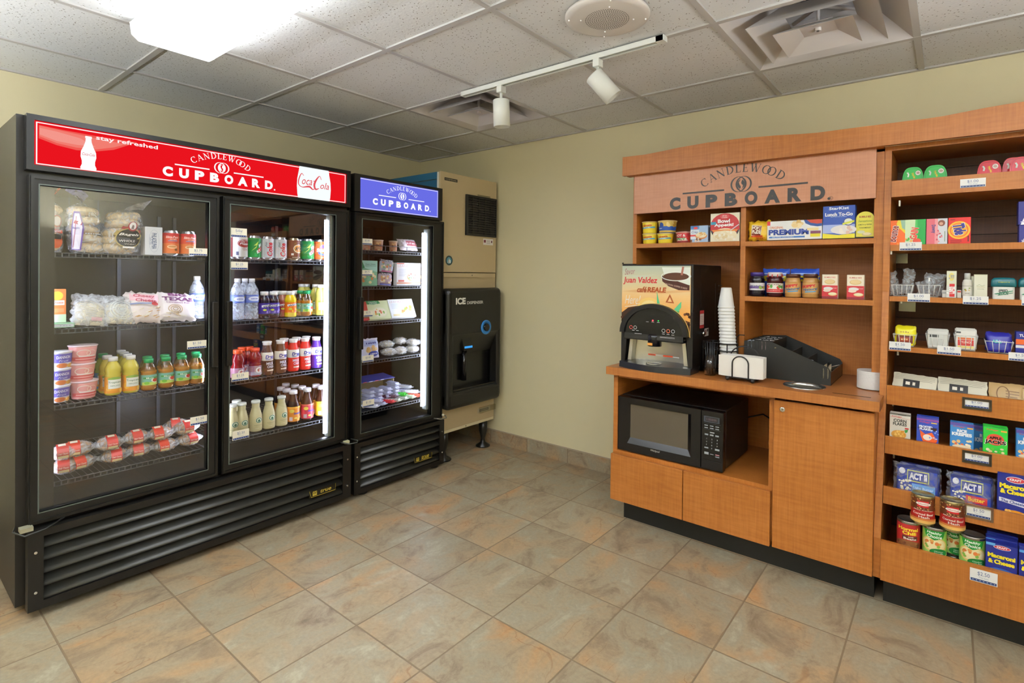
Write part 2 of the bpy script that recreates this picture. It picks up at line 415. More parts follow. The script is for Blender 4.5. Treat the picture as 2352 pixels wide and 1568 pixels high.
# serif capitals drawn by strokes on a 1-high cell: (width, [strokes]); stroke = (points, widths)
def _arc(cx, cz, rx, rz, a0, a1, t0, t1, n=14):
    P = []; Wd = []
    for i in range(n+1):
        a = radians(a0+(a1-a0)*i/n); P.append((cx+rx*cos(a), cz+rz*sin(a))); Wd.append(t0+(t1-t0)*abs(cos(a)))
    return (P, Wd)
TK, TN = .15, .05
SER = {
 'C': (.86, [_arc(.46, .5, .40, .47, 48, 312, TN, TK), ([(.74, .98), (.76, .68)], [.05, .05])]),
 'A': (.9, [([(.43, .98), (.12, .02)], [TN]*2), ([(.45, .98), (.8, .02)], [TK]*2), ([(.24, .35), (.64, .35)], [TN]*2), ([(0, .02), (.26, .02)], [.04]*2), ([(.62, .02), (.94, .02)], [.04]*2)]),
 'N': (.95, [([(.17, 0), (.17, 1)], [TN]*2), ([(.15, .97), (.8, .02)], [TK]*2), ([(.8, .0), (.8, 1)], [TN]*2), ([(.0, .98), (.22, .98)], [.04]*2), ([(.66, .98), (.95, .98)], [.04]*2), ([(.05, .02), (.3, .02)], [.04]*2)]),
 'D': (.9, [([(.2, 0), (.2, 1)], [TK]*2), _arc(.3, .5, .52, .47, -90, 90, TN, TK), ([(.05, .98), (.32, .98)], [.05]*2), ([(.05, .02), (.32, .02)], [.05]*2)]),
 'L': (.68, [([(.2, 0), (.2, 1)], [TK]*2), ([(.05, .98), (.36, .98)], [.04]*2), ([(.05, .03), (.64, .03)], [.06]*2), ([(.62, .02), (.66, .26)], [.06, .03])]),
 'E': (.7, [([(.2, 0), (.2, 1)], [TK]*2), ([(.05, .97), (.6, .97)], [.06]*2), ([(.05, .03), (.64, .03)], [.06]*2), ([(.2, .52), (.5, .52)], [.05]*2), ([(.6, .98), (.6, .78)], [.05, .03]), ([(.62, .02), (.66, .26)], [.06, .03]), ([(.5, .62), (.5, .42)], [.04, .04])]),
 'W': (1.25, [([(.14, 1), (.4, .02)], [TK]*2), ([(.4, .02), (.66, 1)], [TN]*2), ([(.56, 1), (.84, .02)], [TK]*2), ([(.84, .02), (1.12, 1)], [TN]*2), ([(0, .98), (.3, .98)], [.04]*2), ([(.5, .98), (.74, .98)], [.04]*2), ([(1.0, .98), (1.24, .98)], [.04]*2)]),
 'O': (.92, [_arc(.46, .5, .42, .47, 0, 360, TN, TK, 26)]),
}
def serif_arc(A, word, cx, cz0, R, h, c, a_start, a_end, sx=1.0):
    """serif capitals set on an arc of radius R about (cx, cz0)"""
    gap = .12; ws = []
    for i, ch in enumerate(word):
        w = SER[ch][0]
        ws.append(w if not (ch == 'O' and word[i-1] == 'O') else w)
    tot = sum(ws)+gap*(len(word)-1)-.45; pos = 0
    for i, ch in enumerate(word):
        if ch == 'O' and word[i-1] == 'O': pos -= .45
        mid = pos+ws[i]/2; ang = a_start+(a_end-a_start)*mid/tot; pos += ws[i]+gap
        th = pi/2-ang; rot = -ang
        ox, oz = cx+R*sx*cos(th), cz0+R*sin(th)
        sc = abs(a_end-a_start)*R/tot
        for P, Wd in SER[ch][1]:
            pts = []
            for x, z in P:
                X, Z = (x-ws[i]/2)*sc, z*h
                pts.append((ox+(X*cos(rot)-Z*sin(rot))*sx, oz+X*sin(rot)+Z*cos(rot)))
            A.line(pts, [w_*sc for w_ in Wd], c); A.n -= .96
    A.n += 1
def emblem(A, cx, cz, r, ink, bg):
    A.ring(cx-r*.32, cz, r, r, r*.05, ink, 32, w2=r*.22); A.ring(cx+r*.32, cz, r, r, r*.05, ink, 32, w2=r*.22)
    for k in range(26):
        a = 2*pi*k/26
        p = [(cx+r*.42*cos(a-.09), cz+r*.5*sin(a-.09)), (cx+r*.62*cos(a), cz+r*.78*sin(a)), (cx+r*.42*cos(a+.09), cz+r*.5*sin(a+.09))]
        A.poly(p, ink); A.n -= 1
    A.n += 1
    A.ell(cx, cz, r*.45, r*.56, ink)
    S = [(.16, .78), (.02, .5), (-.12, .22), (-.06, -.02), (.1, -.2), (.08, -.45), (-.12, -.72)]
    A.line([(cx+r*a, cz+r*b) for a, b in S], [r*.03, r*.2, r*.3, r*.24, r*.3, r*.2, r*.03], bg)
def candlewood(A, cx, cz, s, ink, bg, dz=0.0, dc=0.0, da=0.0):
    """arched serif word, emblem with rules, bold spaced word; s = width of the bold word"""
    rz_ = cz+(.05-dz)*s
    serif_arc(A, 'CANDLEWOOD', cx, rz_-(.333+da)*s, .416*s, .056*s, ink, -.64, .64, 1.0)
    emblem(A, cx, rz_, .052*s, ink, bg)
    for a, b in ((-.40, -.11), (.11, .40)): A.line([(cx+a*s, rz_-.03*s), (cx+b*s, rz_-.03*s)], .011*s, ink); A.n -= 1
    A.n += 1
    for i, ch in enumerate('CUPBOARD'):
        A.text(ch, cx-.455*s+i*.13*s, cz-(.065+dc)*s, .088*s, ink, w=(.080 if ch not in 'A' else .094)*s, bold=.06); A.n -= 1
    A.n += 1
    A.ell(cx+.515*s, cz-(.105+dc)*s, .008*s, .008*s, ink, 10)

def wbuild(b, name, parent):
    o = b.build(name, parent)
    if parent is not None:
        o.location = -parent.location if parent.parent is None else -(parent.location+parent.parent.location)
    return o
def pieces(items, name, parent, world=False):
    """each item a part of its own"""
    return [(wbuild(b, name, parent) if world else b.build(name, parent)) for b in items]

# ================================================================== the room
H = 2.28; RX = 5.3; RY = -5.3
struct(MB().box(-.1, RX+.1, RY-.1, .1, -.08, 0, FLOOR).build('floor'))
b = MB()
gx = [-.0] + [.4906+.6096*i for i in range(8)]; gy = [0.0] + [-.434-.6096*j for j in range(8)]
gx = [g for g in gx if g < RX]+[RX]; gy = [g for g in gy if g > RY]+[RY]
DIFF = {(1.1002, -.434), (2.929, -.434)}
tw = .012
for i in range(len(gx)-1):
    for j in range(len(gy)-1):
        if any(abs(gx[i]-d[0]) < .01 and abs(gy[j]-d[1]) < .01 for d in DIFF): continue
        b.box(gx[i]-(.02 if i == 0 else 0), gx[i+1], gy[j+1], gy[j], H+.007, H+.022, CEIL)
b.box(-.1, RX+.1, RY-.1, .1, H+.32, H+.36, M('#55524c', .9))
struct(b.build('ceiling'))
TB = M('#b8b5b0', .5)
b = MB()
for x in gx[1:-1]: b.box(x-tw, x+tw, RY, 0, H, H+.0075, TB)
for y in gy[1:-1]: b.box(0, RX, y-tw, y+tw, H-.0004, H+.0075, TB)
b.box(0, .02, RY, 0, H-.001, H+.007, TB); b.box(0, RX, -.02, 0, H-.0012, H+.007, TB)
struct(b.build('trim_1'))
struct(MB().box(-.1, 0, RY-.1, .1, 0, H+.36, WALL).build('wall_left'))
struct(MB().box(0, RX, 0, .1, 0, H+.36, WALL).build('wall_back'))
struct(MB().box(RX, RX+.1, RY-.1, .1, 0, H+.36, WALL).build('wall_right'))
struct(MB().box(0, RX, RY-.1, RY, 0, H+.36, WALL).build('wall_front'))
struct(MB().box(.011, RX, -.011, 0, 0, .098, BASET).box(.011, RX, -.013, 0, .098, .102, M('#a3917a', .5)).build('baseboard_back'))
BT2 = stone_floor('slate_look_base_tile_side', TILE, TOX, TOY, False)
struct(MB().box(0, .011, RY, 0, 0, .1, BT2).build('baseboard_left'))

# ---- ceiling fluorescents, and unseen lamps added for brightness
def fixture(x0, x1, yc, label):
    w = .155; t = thing('fluorescent_light', label, 'ceiling light', ((x0+x1)/2, yc, H), group=None)
    hx = (x1-x0)/2
    MB().box(-hx, hx, -w+.01, w-.01, -.02, 0, M('#e8e8e4', .5)).build('housing', t)
    b = MB(); prof = [(-w, -.014), (-w+.006, -.058), (-w+.03, -.078), (w-.03, -.078), (w-.006, -.058), (w, -.014)]
    n = len(prof); E1 = EM('#f1f8ff', FIXTURE_GLOW)
    v = [(-hx, y, z) for y, z in prof]+[(hx, y, z) for y, z in prof]
    b.add(v, [(i, i+1, i+1+n, i+n) for i in range(n-1)]+[tuple(range(n)), tuple(range(n, 2*n))], E1)
    b.build('lens', t)
    for s in (-1, 1): MB().prism([(y*1.01, z*1.02+.0005) for y, z in prof], s*hx, s*(hx+.006), M('#f4f6f4', .4), 'x').build('end_cap', t)
    return t
fixture(1.16, 2.38, -2.285, 'long white wraparound fluorescent light glowing on the ceiling, above the lit cooler')
fixture(3.3, 4.52, -2.3, 'added unseen white wraparound fluorescent light on the ceiling, overhead of the viewpoint')  # second fixture, added out of view to raise the room's brightness
def uplight(x, y, label, k=1.0):  # added lamps hung out of view, there to brighten ceiling and walls
    t = thing('added_uplight', label, 'ceiling light', (x, y, H)); z = -.62
    b = MB(); c = M('#e4e4e0', .5); b.box(-.6, .6, -.1, .1, z, z+.006, c).box(-.6, .6, -.106, -.1, z, z+.05, c).box(-.6, .6, .1, .106, z, z+.05, c).box(-.606, -.6, -.106, .106, z, z+.05, c).box(.6, .606, -.106, .106, z, z+.05, c); b.build('housing', t)
    MB().box(-.59, .59, -.09, .09, z+.02, z+.03, EM('#eef4ff', ADDED_UPLIGHT_GLOW*k)).build('glow_tray', t)
    pieces([MB().tube([(s, 0, z+.03), (s, 0, 0)], .003, c, 6) for s in (-.5, .5)], 'hanger', t)
uplight(1.1, -3.9, 'added unseen suspended white uplight behind the viewpoint, nearest the cooler wall')
uplight(2.7, -3.9, 'added unseen suspended white uplight behind the viewpoint, middle of the three')
uplight(4.3, -3.9, 'added unseen suspended white uplight behind the viewpoint, farthest from the coolers')
uplight(4.62, -1.75, 'added unseen suspended white uplight beyond the frame, in front of the display shelves', .6)

# ---- ceiling diffusers
def diffuser(x, y, label):
    s = .6096; t = thing('air_diffuser', label, 'air vent', (x+s/2, y-s/2, H)); c = M('#cfcac6', .5); h = s/2-tw
    def funnel(b, r0, z0, r1, z1, th=.003):
        v = []
        for r, z in ((r0, z0), (r1, z1), (r1-th, z1+th), (r0-th, z0+th)):
            v += [(-r, -r, z), (r, -r, z), (r, r, z), (-r, r, z)]
        f = []
        for k in range(4):
            for i in range(4):
                j = (i+1) % 4; f.append((k*4+i, k*4+j, ((k+1) % 4)*4+j, ((k+1) % 4)*4+i))
        b.add(v, f, c)
    b = MB(); funnel(b, h, .0, .16, .12); funnel(b, .165, .12, .15, .2)
    b.lathe([(.16, .19), (.15, .3)], M('#4a4744', .8), n=28, caps=False); b.lathe([(.001, .29), (.15, .3)], M('#2a2320', .8), n=28, caps=False); b.build('pan', t)
    b = MB(); funnel(b, .215, -.012, .12, .075); b.build('outer_cone', t)
    b = MB(); funnel(b, .135, -.028, .045, .02); b.box(-.06, .06, -.06, .06, .012, .016, c); b.lathe([(.012, -.0), (.012, .03)], M('#e0dcd8'), n=12); b.build('centre_cone', t)
    b = MB(); 
    for a in (pi/4, 3*pi/4): b.tube([(-.16*cos(a), -.16*sin(a), .1), (.16*cos(a), .16*sin(a), .1)], .008, M('#bdb9b6'))
    b.tube([(0, 0, 0), (0, 0, .14)], .006, M('#d8d4d0')); b.build('bracket', t)
    return t
diffuser(1.1002, -.434, 'square white ceiling air diffuser behind the left spotlight of the track')
diffuser(2.929, -.434, 'square white ceiling air diffuser near the top right, above the wooden shelves')

# ---- ceiling loudspeaker
t = thing('ceiling_speaker', 'round white ceiling loudspeaker with a perforated centre', 'loudspeaker', (2.632, -1.345, H))
c = M('#d5cfc6', .45)
MB().lathe([(.001, -.012), (.135, -.012), (.155, -.008), (.158, -.002), (.158, .004)], c, n=48).build('baffle', t)
b = MB(); hm = M('#5b5348', .8)
for k in range(1, 11):
    r = .008*k; n = max(6, int(2*pi*r/.0082))
    for i in range(n):
        a = 2*pi*i/n+k*.3; p = (r*cos(a), r*sin(a)); q = .0024
        b.add([(p[0]+q*cos(g), p[1]+q*sin(g), -.0127) for g in [pi/3*u for u in range(6)]], [(5, 4, 3, 2, 1, 0)], hm)
b.keep = True
b.build('perforations', t)
for i in range(4):
    for r in (.098, .143):
        a = .6+i*pi/2; MB().sphere((r*cos(a), r*sin(a), -.0125), .0035, M('#f4f2ee', .3), 4).build('screw', t)

# ---- track lighting
t = thing('light_track', 'white ceiling light track running across two rows of ceiling tiles', 'track light', (2.165, -1.062, H))
b = MB(); wt = M('#e4e6de', .4)
b.box(-.571, .571, -.0175, -.011, -.022, 0, wt).box(-.571, .571, .011, .0175, -.022, 0, wt).box(-.571, .571, -.011, .011, -.008, 0, wt)
b.box(-.575, -.568, -.0175, .0175, -.022, 0, wt).box(.54, .575, -.0175, .0175, -.0225, 0, wt)
b.build('rail', t)
MB().box(-.565, .54, -.011, .011, -.012, -.008, M('#1c1e20', .5)).build('slot', t)
def spot(x, y, tilt, az, label):
    t = thing('track_spotlight', label, 'spotlight', (x, y, H-.022), group=None)
    MB().bbox(-.016, .016, -.02, .02, -.034, 0, wt, .003).build('adapter', t)
    MB().tube([(0, 0, -.03), (0, 0, -.075)], .007, wt).build('stem', t)
    hd = MB(); R = .042
    hd.lathe([(.001, .0), (R-.004, .0), (R, -.004), (R, -.135), (R-.003, -.135), (R-.003, -.03), (.001, -.03)], wt, n=32)
    o = hd.build('lamp_head', t); o.location = (0, 0, -.068); o.rotation_euler = (tilt*cos(az), tilt*sin(az), 0)
    if tilt > .5: o.location = (-.022*1, -.0, -.062)
    lp = MB(); lp.sphere((0, 0, -.07), .03, EM('#fff1dc', 0.6), 8); q = lp.build('bulb', t); q.location = o.location; q.rotation_euler = o.rotation_euler
    return t
spot(1.862, -1.062, 0.06, 0, 'white cylinder spotlight hanging straight down from the track')
spot(2.425, -1.062, .74, radians(-58), 'white cylinder spotlight tilted aside on the track')

# ================================================================== coolers
XF = .97
SHINE = M('#0e0d0b', .3)
def frame_x(b, y0, y1, z0, z1, wl, wr, wt_, wb, xa, xb, m):
    b.box(xa, xb, y0, y0+wl, z0, z1, m); b.box(xa, xb, y1-wr, y1, z0, z1, m)
    b.box(xa, xb, y0+wl, y1-wr, z1-wt_, z1, m); b.box(xa, xb, y0+wl, y1-wr, z0, z0+wb, m)
def wire_shelf(parent, y0, y1, z, xf=.885, xb=.30):
    b = MB(); r = .0022
    b.tube([(xf, y0, z), (xf, y1, z)], .0024, WIRE, 6); b.tube([(xf, y0, z-.016), (xf, y1, z-.016)], .0024, WIRE, 6); b.tube([(xb, y0, z), (xb, y1, z)], .0024, WIRE, 6)
    b.tube([((xf+xb)/2, y0, z-.004), ((xf+xb)/2, y1, z-.004)], .0024, WIRE, 6)
    n = int((y1-y0)/.021)
    for i in range(n+1):
        y = y0+(y1-y0)*i/n; b.box(xb, xf, y-r/2, y+r/2, z-.001, z+.0015, WIRE); b.box(xf-.001, xf+.002, y-r, y+r, z-.016, z, WIRE)
    b.box(xb, xf, y0-.004, y0, z-.018, z+.002, WIRE); b.box(xb, xf, y1, y1+.004, z-.018, z+.002, WIRE)
    return wbuild(b, 'wire_shelf', parent)
def louvers(b, y0, y1, z0, z1, n, x):
    h = (z1-z0)/n
    for i in range(n):
        zb = z0+i*h; P = []
        prof = [(x-.058, zb+h*.92), (x-.044, zb+h*.80), (x-.026, zb+h*.60), (x-.010, zb+h*.38), (x, zb+h*.22), (x, zb+h*.06), (x-.004, zb+h*.04), (x-.008, zb+h*.16), (x-.052, zb+h*.7)]
        b.add([(a, y0, c) for a, c in prof]+[(a, y1, c) for a, c in prof],
              [(k, k+1, k+1+len(prof), k+len(prof)) for k in range(len(prof)-1)]+[tuple(range(len(prof))), tuple(range(len(prof), 2*len(prof)))], LOUV, True)
LOUV = M('#33332f', .42, 0, .7)
def cabinet(t, y0, y1, ztop, zsplit, zin=.365):
    b = MB(); xb = .215; xf = .925; th = .035
    b.box(xb, xf, y0, y0+th, .035, ztop, BLACKC); b.box(xb, xf, y1-th, y1, .035, ztop, BLACKC)
    b.box(xb, xb+th, y0+th, y1-th, .035, ztop, BLACKI); b.box(xb+th, xf, y0+th, y1-th, zsplit-.03, ztop, BLACKI)
    b.box(xb+th, xf, y0+th, y1-th, .035, zin, BLACKI)
    return wbuild(b, 'cabinet', t)
def cabmat():
    mt, nt, N, L, b = nodes_mat('black_vinyl_steel')
    b.inputs['Base Color'].default_value = lin('#1b1712'); b.inputs['Roughness'].default_value = .45
    tc = N('ShaderNodeTexCoord'); n = N('ShaderNodeTexNoise'); n.inputs['Scale'].default_value = 300
    L(tc.outputs['Object'], n.inputs['Vector']); bp = N('ShaderNodeBump'); bp.inputs['Strength'].default_value = .4; bp.inputs['Distance'].default_value = .0008
    L(n.outputs[0], bp.inputs['Height']); L(bp.outputs[0], b.inputs['Normal']); return mt
BLACKC = cabmat(); BLACKI = M('#0c0d0f', .3)
CTRIM = M('#1c1b19', .3, .3)
TUBE = EM('#dfe6ff', TUBE_GLOW)
def door(t, y0, y1, z0, z1, wl, wr, handle):
    d = bpy.data.objects.new('door', None); d.empty_display_size = .05; C.objects.link(d); d.parent = t
    b = MB(); frame_x(b, y0, y1, z0, z1, wl, wr, .036, .042, XF-.04, XF, BLACK)
    # raised bead round the glass, and its thin bright gasket line
    frame_x(b, y0+.004, y1-.004, z0+.004, z1-.004, .010, .010, .010, .010, XF, XF+.006, SHINE)
    g = .004
    frame_x(b, y0+wl-g, y1-wr+g, z0+.042-g, z1-.036+g, g, g, g, g, XF-.012, XF+.001, M('#59625b', .3))
    o = wbuild(b, 'door_frame', t); o.parent = d
    o = wbuild(MB().box(XF-.022, XF-.018, y0+wl, y1-wr, z0+.042, z1-.036, GLASS), 'glass_pane', t); o.parent = d
    b = MB(); hy = handle; b.bbox(XF+.004, XF+.022, hy-.013, hy+.013, .86, 1.165, M('#1a1815', .3), .004)
    o = wbuild(b, 'handle', t); o.parent = d
    return d
# ---- double door cooler
t = COOL = thing('beverage_cooler', 'large black two-door glass cooler with a lit red sign on top', 'refrigerator', (.6, -2.03, 0))
cabinet(t, -2.73, -1.33, 1.885, 1.69)
b = MB(); frame_x(b, -2.708, -1.335, 1.678, 1.885, .022, .022, .020, .020, .9, XF, CTRIM); wbuild(b, 'canopy_frame', t)
cs = wbuild(MB().box(.93, XF-.012, -2.688, -1.355, 1.696, 1.867, EM('#e8141e', SIGN_GLOW)), 'sign_panel', t)
A = Art(onx(XF-.011), emit=SIGN_GLOW); Wt = '#fff6f6'
y0, y1, z0, z1 = -2.680, -1.363, 1.702, 1.861
# pale swoosh at the left end
sw = [(-2.67, 1.848), (-2.60, 1.842), (-2.5, 1.835), (-2.40, 1.83), (-2.44, 1.81), (-2.50, 1.79), (-2.56, 1.786), (-2.62, 1.792), (-2.67, 1.808)]
A.poly([(-2.672, 1.85), (-2.60, 1.846), (-2.5, 1.844), (-2.36, 1.846), (-2.44, 1.80), (-2.50, 1.782), (-2.56, 1.776), (-2.62, 1.784), (-2.672, 1.80)], '#ee5a52')
A.poly(sw, '#f07d70')
A.poly([(-2.67, 1.84), (-2.62, 1.836), (-2.55, 1.825), (-2.5, 1.80), (-2.56, 1.797), (-2.62, 1.80), (-2.67, 1.815)], '#f2968a')
for r_ in ((y0, z1-.004, y1, z1), (y0, z0, y1, z0+.004), (y0, z0, y0+.004, z1), (y1-.004, z0, y1, z1)): A.rect(*r_, Wt); A.n -= 1
A.n += 1
# contour bottle
bp_ = at(205, 343, 0, XF); by = bp_[1]
prof = [(.010, 1.838), (.011, 1.832), (.009, 1.828), (.010, 1.815), (.016, 1.795), (.024, 1.775), (.025, 1.755), (.021, 1.738), (.021, 1.725), (.026, 1.712), (.024, 1.704)]
A.poly([(by-w, z) for w, z in prof]+[(by+w, z) for w, z in reversed(prof)], '#fdffff')
A.text('Coca-Cola', by, 1.766, .011, '#d8202c', w=.04, shear=.4, bold=.0)
A.text('stay refreshed', at(296, 328, 0, XF)[1], at(296, 328, 0, XF)[2], .022, Wt, w=.215, bold=.02)
lc = at(512, 388, 0, XF); candlewood(A, lc[1]-.001, lc[2]-.002, .49, '#ffffff', '#e8141e', .035, .022, .0)
# glass shape with script near the right end
g0, g1 = at(684, 400, 0, XF)[1], at(762, 400, 0, XF)[1]; gm = (g0+g1)/2; gw = (g1-g0)/2
A.poly([(gm-gw*.86, 1.866), (gm-gw*.9, 1.84), (gm-gw*.98, 1.80), (gm-gw, 1.76), (gm-gw*.97, 1.72), (gm-gw*.93, 1.697), (gm+gw*.93, 1.697), (gm+gw*.97, 1.72), (gm+gw, 1.76), (gm+gw*.98, 1.80), (gm+gw*.9, 1.84), (gm+gw*.86, 1.866)], '#f6ffff')
sc_ = '#e0525a'
A.text('oca', gm-gw*.42, 1.786, .028, sc_, w=.058, shear=.35, bold=.005); A.text('ola', gm+gw*.62, 1.779, .036, sc_, w=.052, shear=.3, bold=.005)
A.line([(gm-gw*.62, 1.818), (gm-gw*.74, 1.828), (gm-gw*.88, 1.80), (gm-gw*.9, 1.77), (gm-gw*.7, 1.757), (gm-gw*.3, 1.764), (gm-gw*.1, 1.752), (gm+gw*.05, 1.758)], [.003, .004, .006, .005, .004, .010, .006, .001], sc_, 6)
A.line([(gm+gw*.42, 1.81), (gm+gw*.3, 1.828), (gm+gw*.08, 1.80), (gm+gw*.0, 1.775), (gm+gw*.08, 1.755), (gm+gw*.28, 1.762)], [.003, .004, .010, .011, .009, .003], sc_, 6)
A.line([(gm-gw*.06, 1.797), (gm+gw*.04, 1.797)], .004, sc_)
o = A.build(None, 'sign_artwork'); o.parent = cs
wbuild(MB().box(.93, XF-.005, -2.688, -1.355, 1.868, 1.872, CTRIM), 'top_trim', t)
door(t, -2.700, -2.037, .345, 1.660, .030, .045, -2.058)
door(t, -2.020, -1.345, .345, 1.660, .034, .085, -1.995)
pieces([MB().box(.86, .94, -2.69, -2.622, .37, 1.65, BLACK), MB().box(.86, .925, -2.05, -2.0, .37, 1.66, BLACK), MB().box(.89, .94, -1.4, -1.365, .37, 1.65, BLACK)], 'mullion', t, True)
for yy, nm in ((-1.4405, 1), (-2.662, 0), (-2.026, 2)):
    b = MB()
    if nm == 1: b.box(.905, .94, yy-.007, yy+.012, .385, 1.625, M('#6f756c', .3)); b.tube([(.908, yy-.010, .40), (.908, yy-.010, 1.60)], .008, TUBE, 12)
    elif nm == 0: b.tube([(.85, yy+.02, .40), (.85, yy+.02, 1.62)], .011, EM('#dfe6ff', TUBE_GLOW*.5), 12)
    else: b.tube([(.848, yy, .40), (.848, yy, 1.62)], .009, TUBE, 12)
    wbuild(b, 'light_tube', t)
for z in (1.372, 1.068, .765, .462): wire_shelf(t, -2.61, -2.06, z)
for z in (1.366, 1.058, .760, .474): wire_shelf(t, -1.985, -1.405, z)
for yy in (-1.405, -1.70, -1.985, -2.06, -2.24): wbuild(MB().box(.255, .262, yy-.008, yy+.008, .38, 1.6, M('#5a5e66', .35, .8)), 'shelf_standard', t)
b = MB(); frame_x(b, -2.706, -1.338, .032, .332, .045, .052, .028, .030, .955, 1.0, BLACK); b.box(.925, .93, -2.7, -1.34, .04, .33, DARK)
louvers(b, -2.662, -1.389, .062, .305, 5, .995)
for zz in (.10, .25): b.lathe([(.005, 0), (.005, .004)], CHROME, 1.0, -2.684, zz, 10, ax='x').lathe([(.005, 0), (.005, .004)], CHROME, 1.0, -1.362, zz, 10, ax='x')
wbuild(b, 'louver_grille', t)
GOLD = '#cdb544'
def badge(t, yc, zc, w, words):
    A = Art(onx(1.001), rough=.35)
    h = w*.23; A.poly([(yc-w/2, zc-h/2), (yc+w/2, zc-h/2), (yc+w/2, zc+h/2), (yc-w/2, zc+h/2)], '#15130c')
    A.line([(yc-w/2, zc+h/2), (yc-w*.43, zc-h/2), (yc+w/2, zc-h/2), (yc+w/2, zc+h/2)], .0022, GOLD)
    A.rect(yc-w*.38, zc-h*.35, yc-w*.22, zc+h*.3, GOLD); A.text('W', yc-w*.3, zc+h*.05, h*.4, '#15130c')
    for i, wd in enumerate(words):
        A.text(wd, yc+w*.12, zc+(h*.14 if len(words) > 1 and i == 0 else (-h*.24 if i else 0)), h*(.5 if i == 0 else .26), GOLD, w=w*.42, bold=.02, shear=.25 if i == 0 else 0)
    o = A.build(None, 'badge'); o.parent = t; o.location = -t.location
c_ = at(741, 1126, 0, 1.0); badge(t, c_[1], c_[2], .155, ['true'])
b1 = b = MB(); b.tube([(.99, -1.40, .352), (1.03, -1.37, .345), (1.045, -1.33, .347), (1.03, -1.315, .352), (.985, -1.33, .355)], .0035, M('#3c3f38', .4)); b.box(.97, .995, -1.375, -1.345, .338, .352, M('#d6d0a8', .4))
b = MB(); b.tube([(.99, -2.60, .352), (1.03, -2.66, .34), (1.035, -2.72, .335), (.99, -2.745, .345), (.96, -2.735, .35)], .0035, M('#23231f', .4)); b.box(.965, 1.0, -2.727, -2.69, .335, .35, M('#b8b69c', .35, .5))
pieces([b1, b], 'hinge', t, True)
pieces([MB().lathe([(.03, 0), (.03, .01), (.018, .036)], DARK, xx, yy, 0, 14) for yy in (-2.6, -1.45) for xx in (.3, .9)], 'foot', t, True)
# ---- freezer
t = FRZ = thing('glass_door_freezer', 'narrow black glass-door freezer with a lit blue sign', 'refrigerator', (.6, -.955, 0))
cabinet(t, -1.312, -.612, 1.872, 1.675)
b = MB(); frame_x(b, -1.309, -.628, 1.662, 1.878, .038, .030, .017, .017, .9, XF, BLACK); wbuild(b, 'canopy_frame', t)
cs = wbuild(MB().box(.93, XF-.012, -1.272, -.657, 1.678, 1.862, EM('#6266d6', SIGN_GLOW*1.15)), 'sign_panel', t)
A = Art(onx(XF-.011), emit=SIGN_GLOW*1.1); y0, y1, z0, z1 = -1.269, -.660, 1.683, 1.858
for r_ in ((y0, z1-.004, y1, z1), (y0, z0, y1, z0+.004), (y0, z0, y0+.004, z1), (y1-.004, z0, y1, z1)): A.rect(*r_, '#dcd8ff'); A.n -= 1
A.n += 1
lc = at(924, 453, 0, XF); candlewood(A, lc[1]+.009, lc[2]-.010, .445, '#f4f4ff', '#6266d6', .012, .018, .0)
o = A.build(None, 'sign_artwork'); o.parent = cs
door(t, -1.306, -.612, .325, 1.655, .052, .098, -1.268)
wbuild(MB().box(.90, .94, -.728, -.703, .40, 1.60, M('#6f7572', .3)).tube([(.905, -.736, .42), (.905, -.736, 1.575)], .009, TUBE, 12), 'light_tube', t)
b = MB(); b.tube([(.86, -1.27, .42), (.86, -1.27, 1.6)], .008, EM('#dfe6ff', 6), 10); wbuild(b, 'light_tube', t)
for z in (1.442, 1.222, 1.0, .766, .462): wire_shelf(t, -1.262, -.70, z)
b = MB(); b.tube([(.89, -1.26, 1.475), (.89, -.70, 1.475)], .0024, WIRE, 6)
for yy in (-1.25, -1.03, -.86, -.71): b.tube([(.89, yy, 1.475), (.887, yy, 1.442)], .0024, WIRE, 6)
wbuild(b, 'shelf_rail', t)
for yy in (-1.255, -1.2, -1.1, -.705): wbuild(MB().box(.255, .262, yy-.006, yy+.006, .38, 1.6, M('#5a5e66', .35, .8)), 'shelf_standard', t)
b = MB(); frame_x(b, -1.306, -.606, .022, .318, .040, .040, .026, .028, .93, .985, BLACK); b.box(.9, .915, -1.3, -.61, .03, .31, DARK)
louvers(b, -1.268, -.644, .05, .292, 5, .98)
for zz in (.10, .24): b.lathe([(.005, 0), (.005, .004)], CHROME, .985, -1.29, zz, 10, ax='x').lathe([(.005, 0), (.005, .004)], CHROME, .985, -.625, zz, 10, ax='x')
wbuild(b, 'louver_grille', t)
c_ = at(968, 1049, 0, .985); badge(t, c_[1], c_[2], .15, ['true', 'FREEZER'])
b = MB(); b.tube([(.985, -.70, .345), (1.01, -.66, .335), (1.02, -.62, .337), (1.0, -.606, .345), (.97, -.62, .35)], .0035, M('#6d6a5c', .4)); b.sphere((.99, -.622, .352), .009, M('#c9c4a8', .4), 6); wbuild(b, 'hinge', t)
pieces([MB().lathe([(.035, 0), (.035, .006), (.018, .03)], DARK, xx, yy, 0, 14) for yy in (-1.22, -.655) for xx in (.3, .93)], 'foot', t, True)

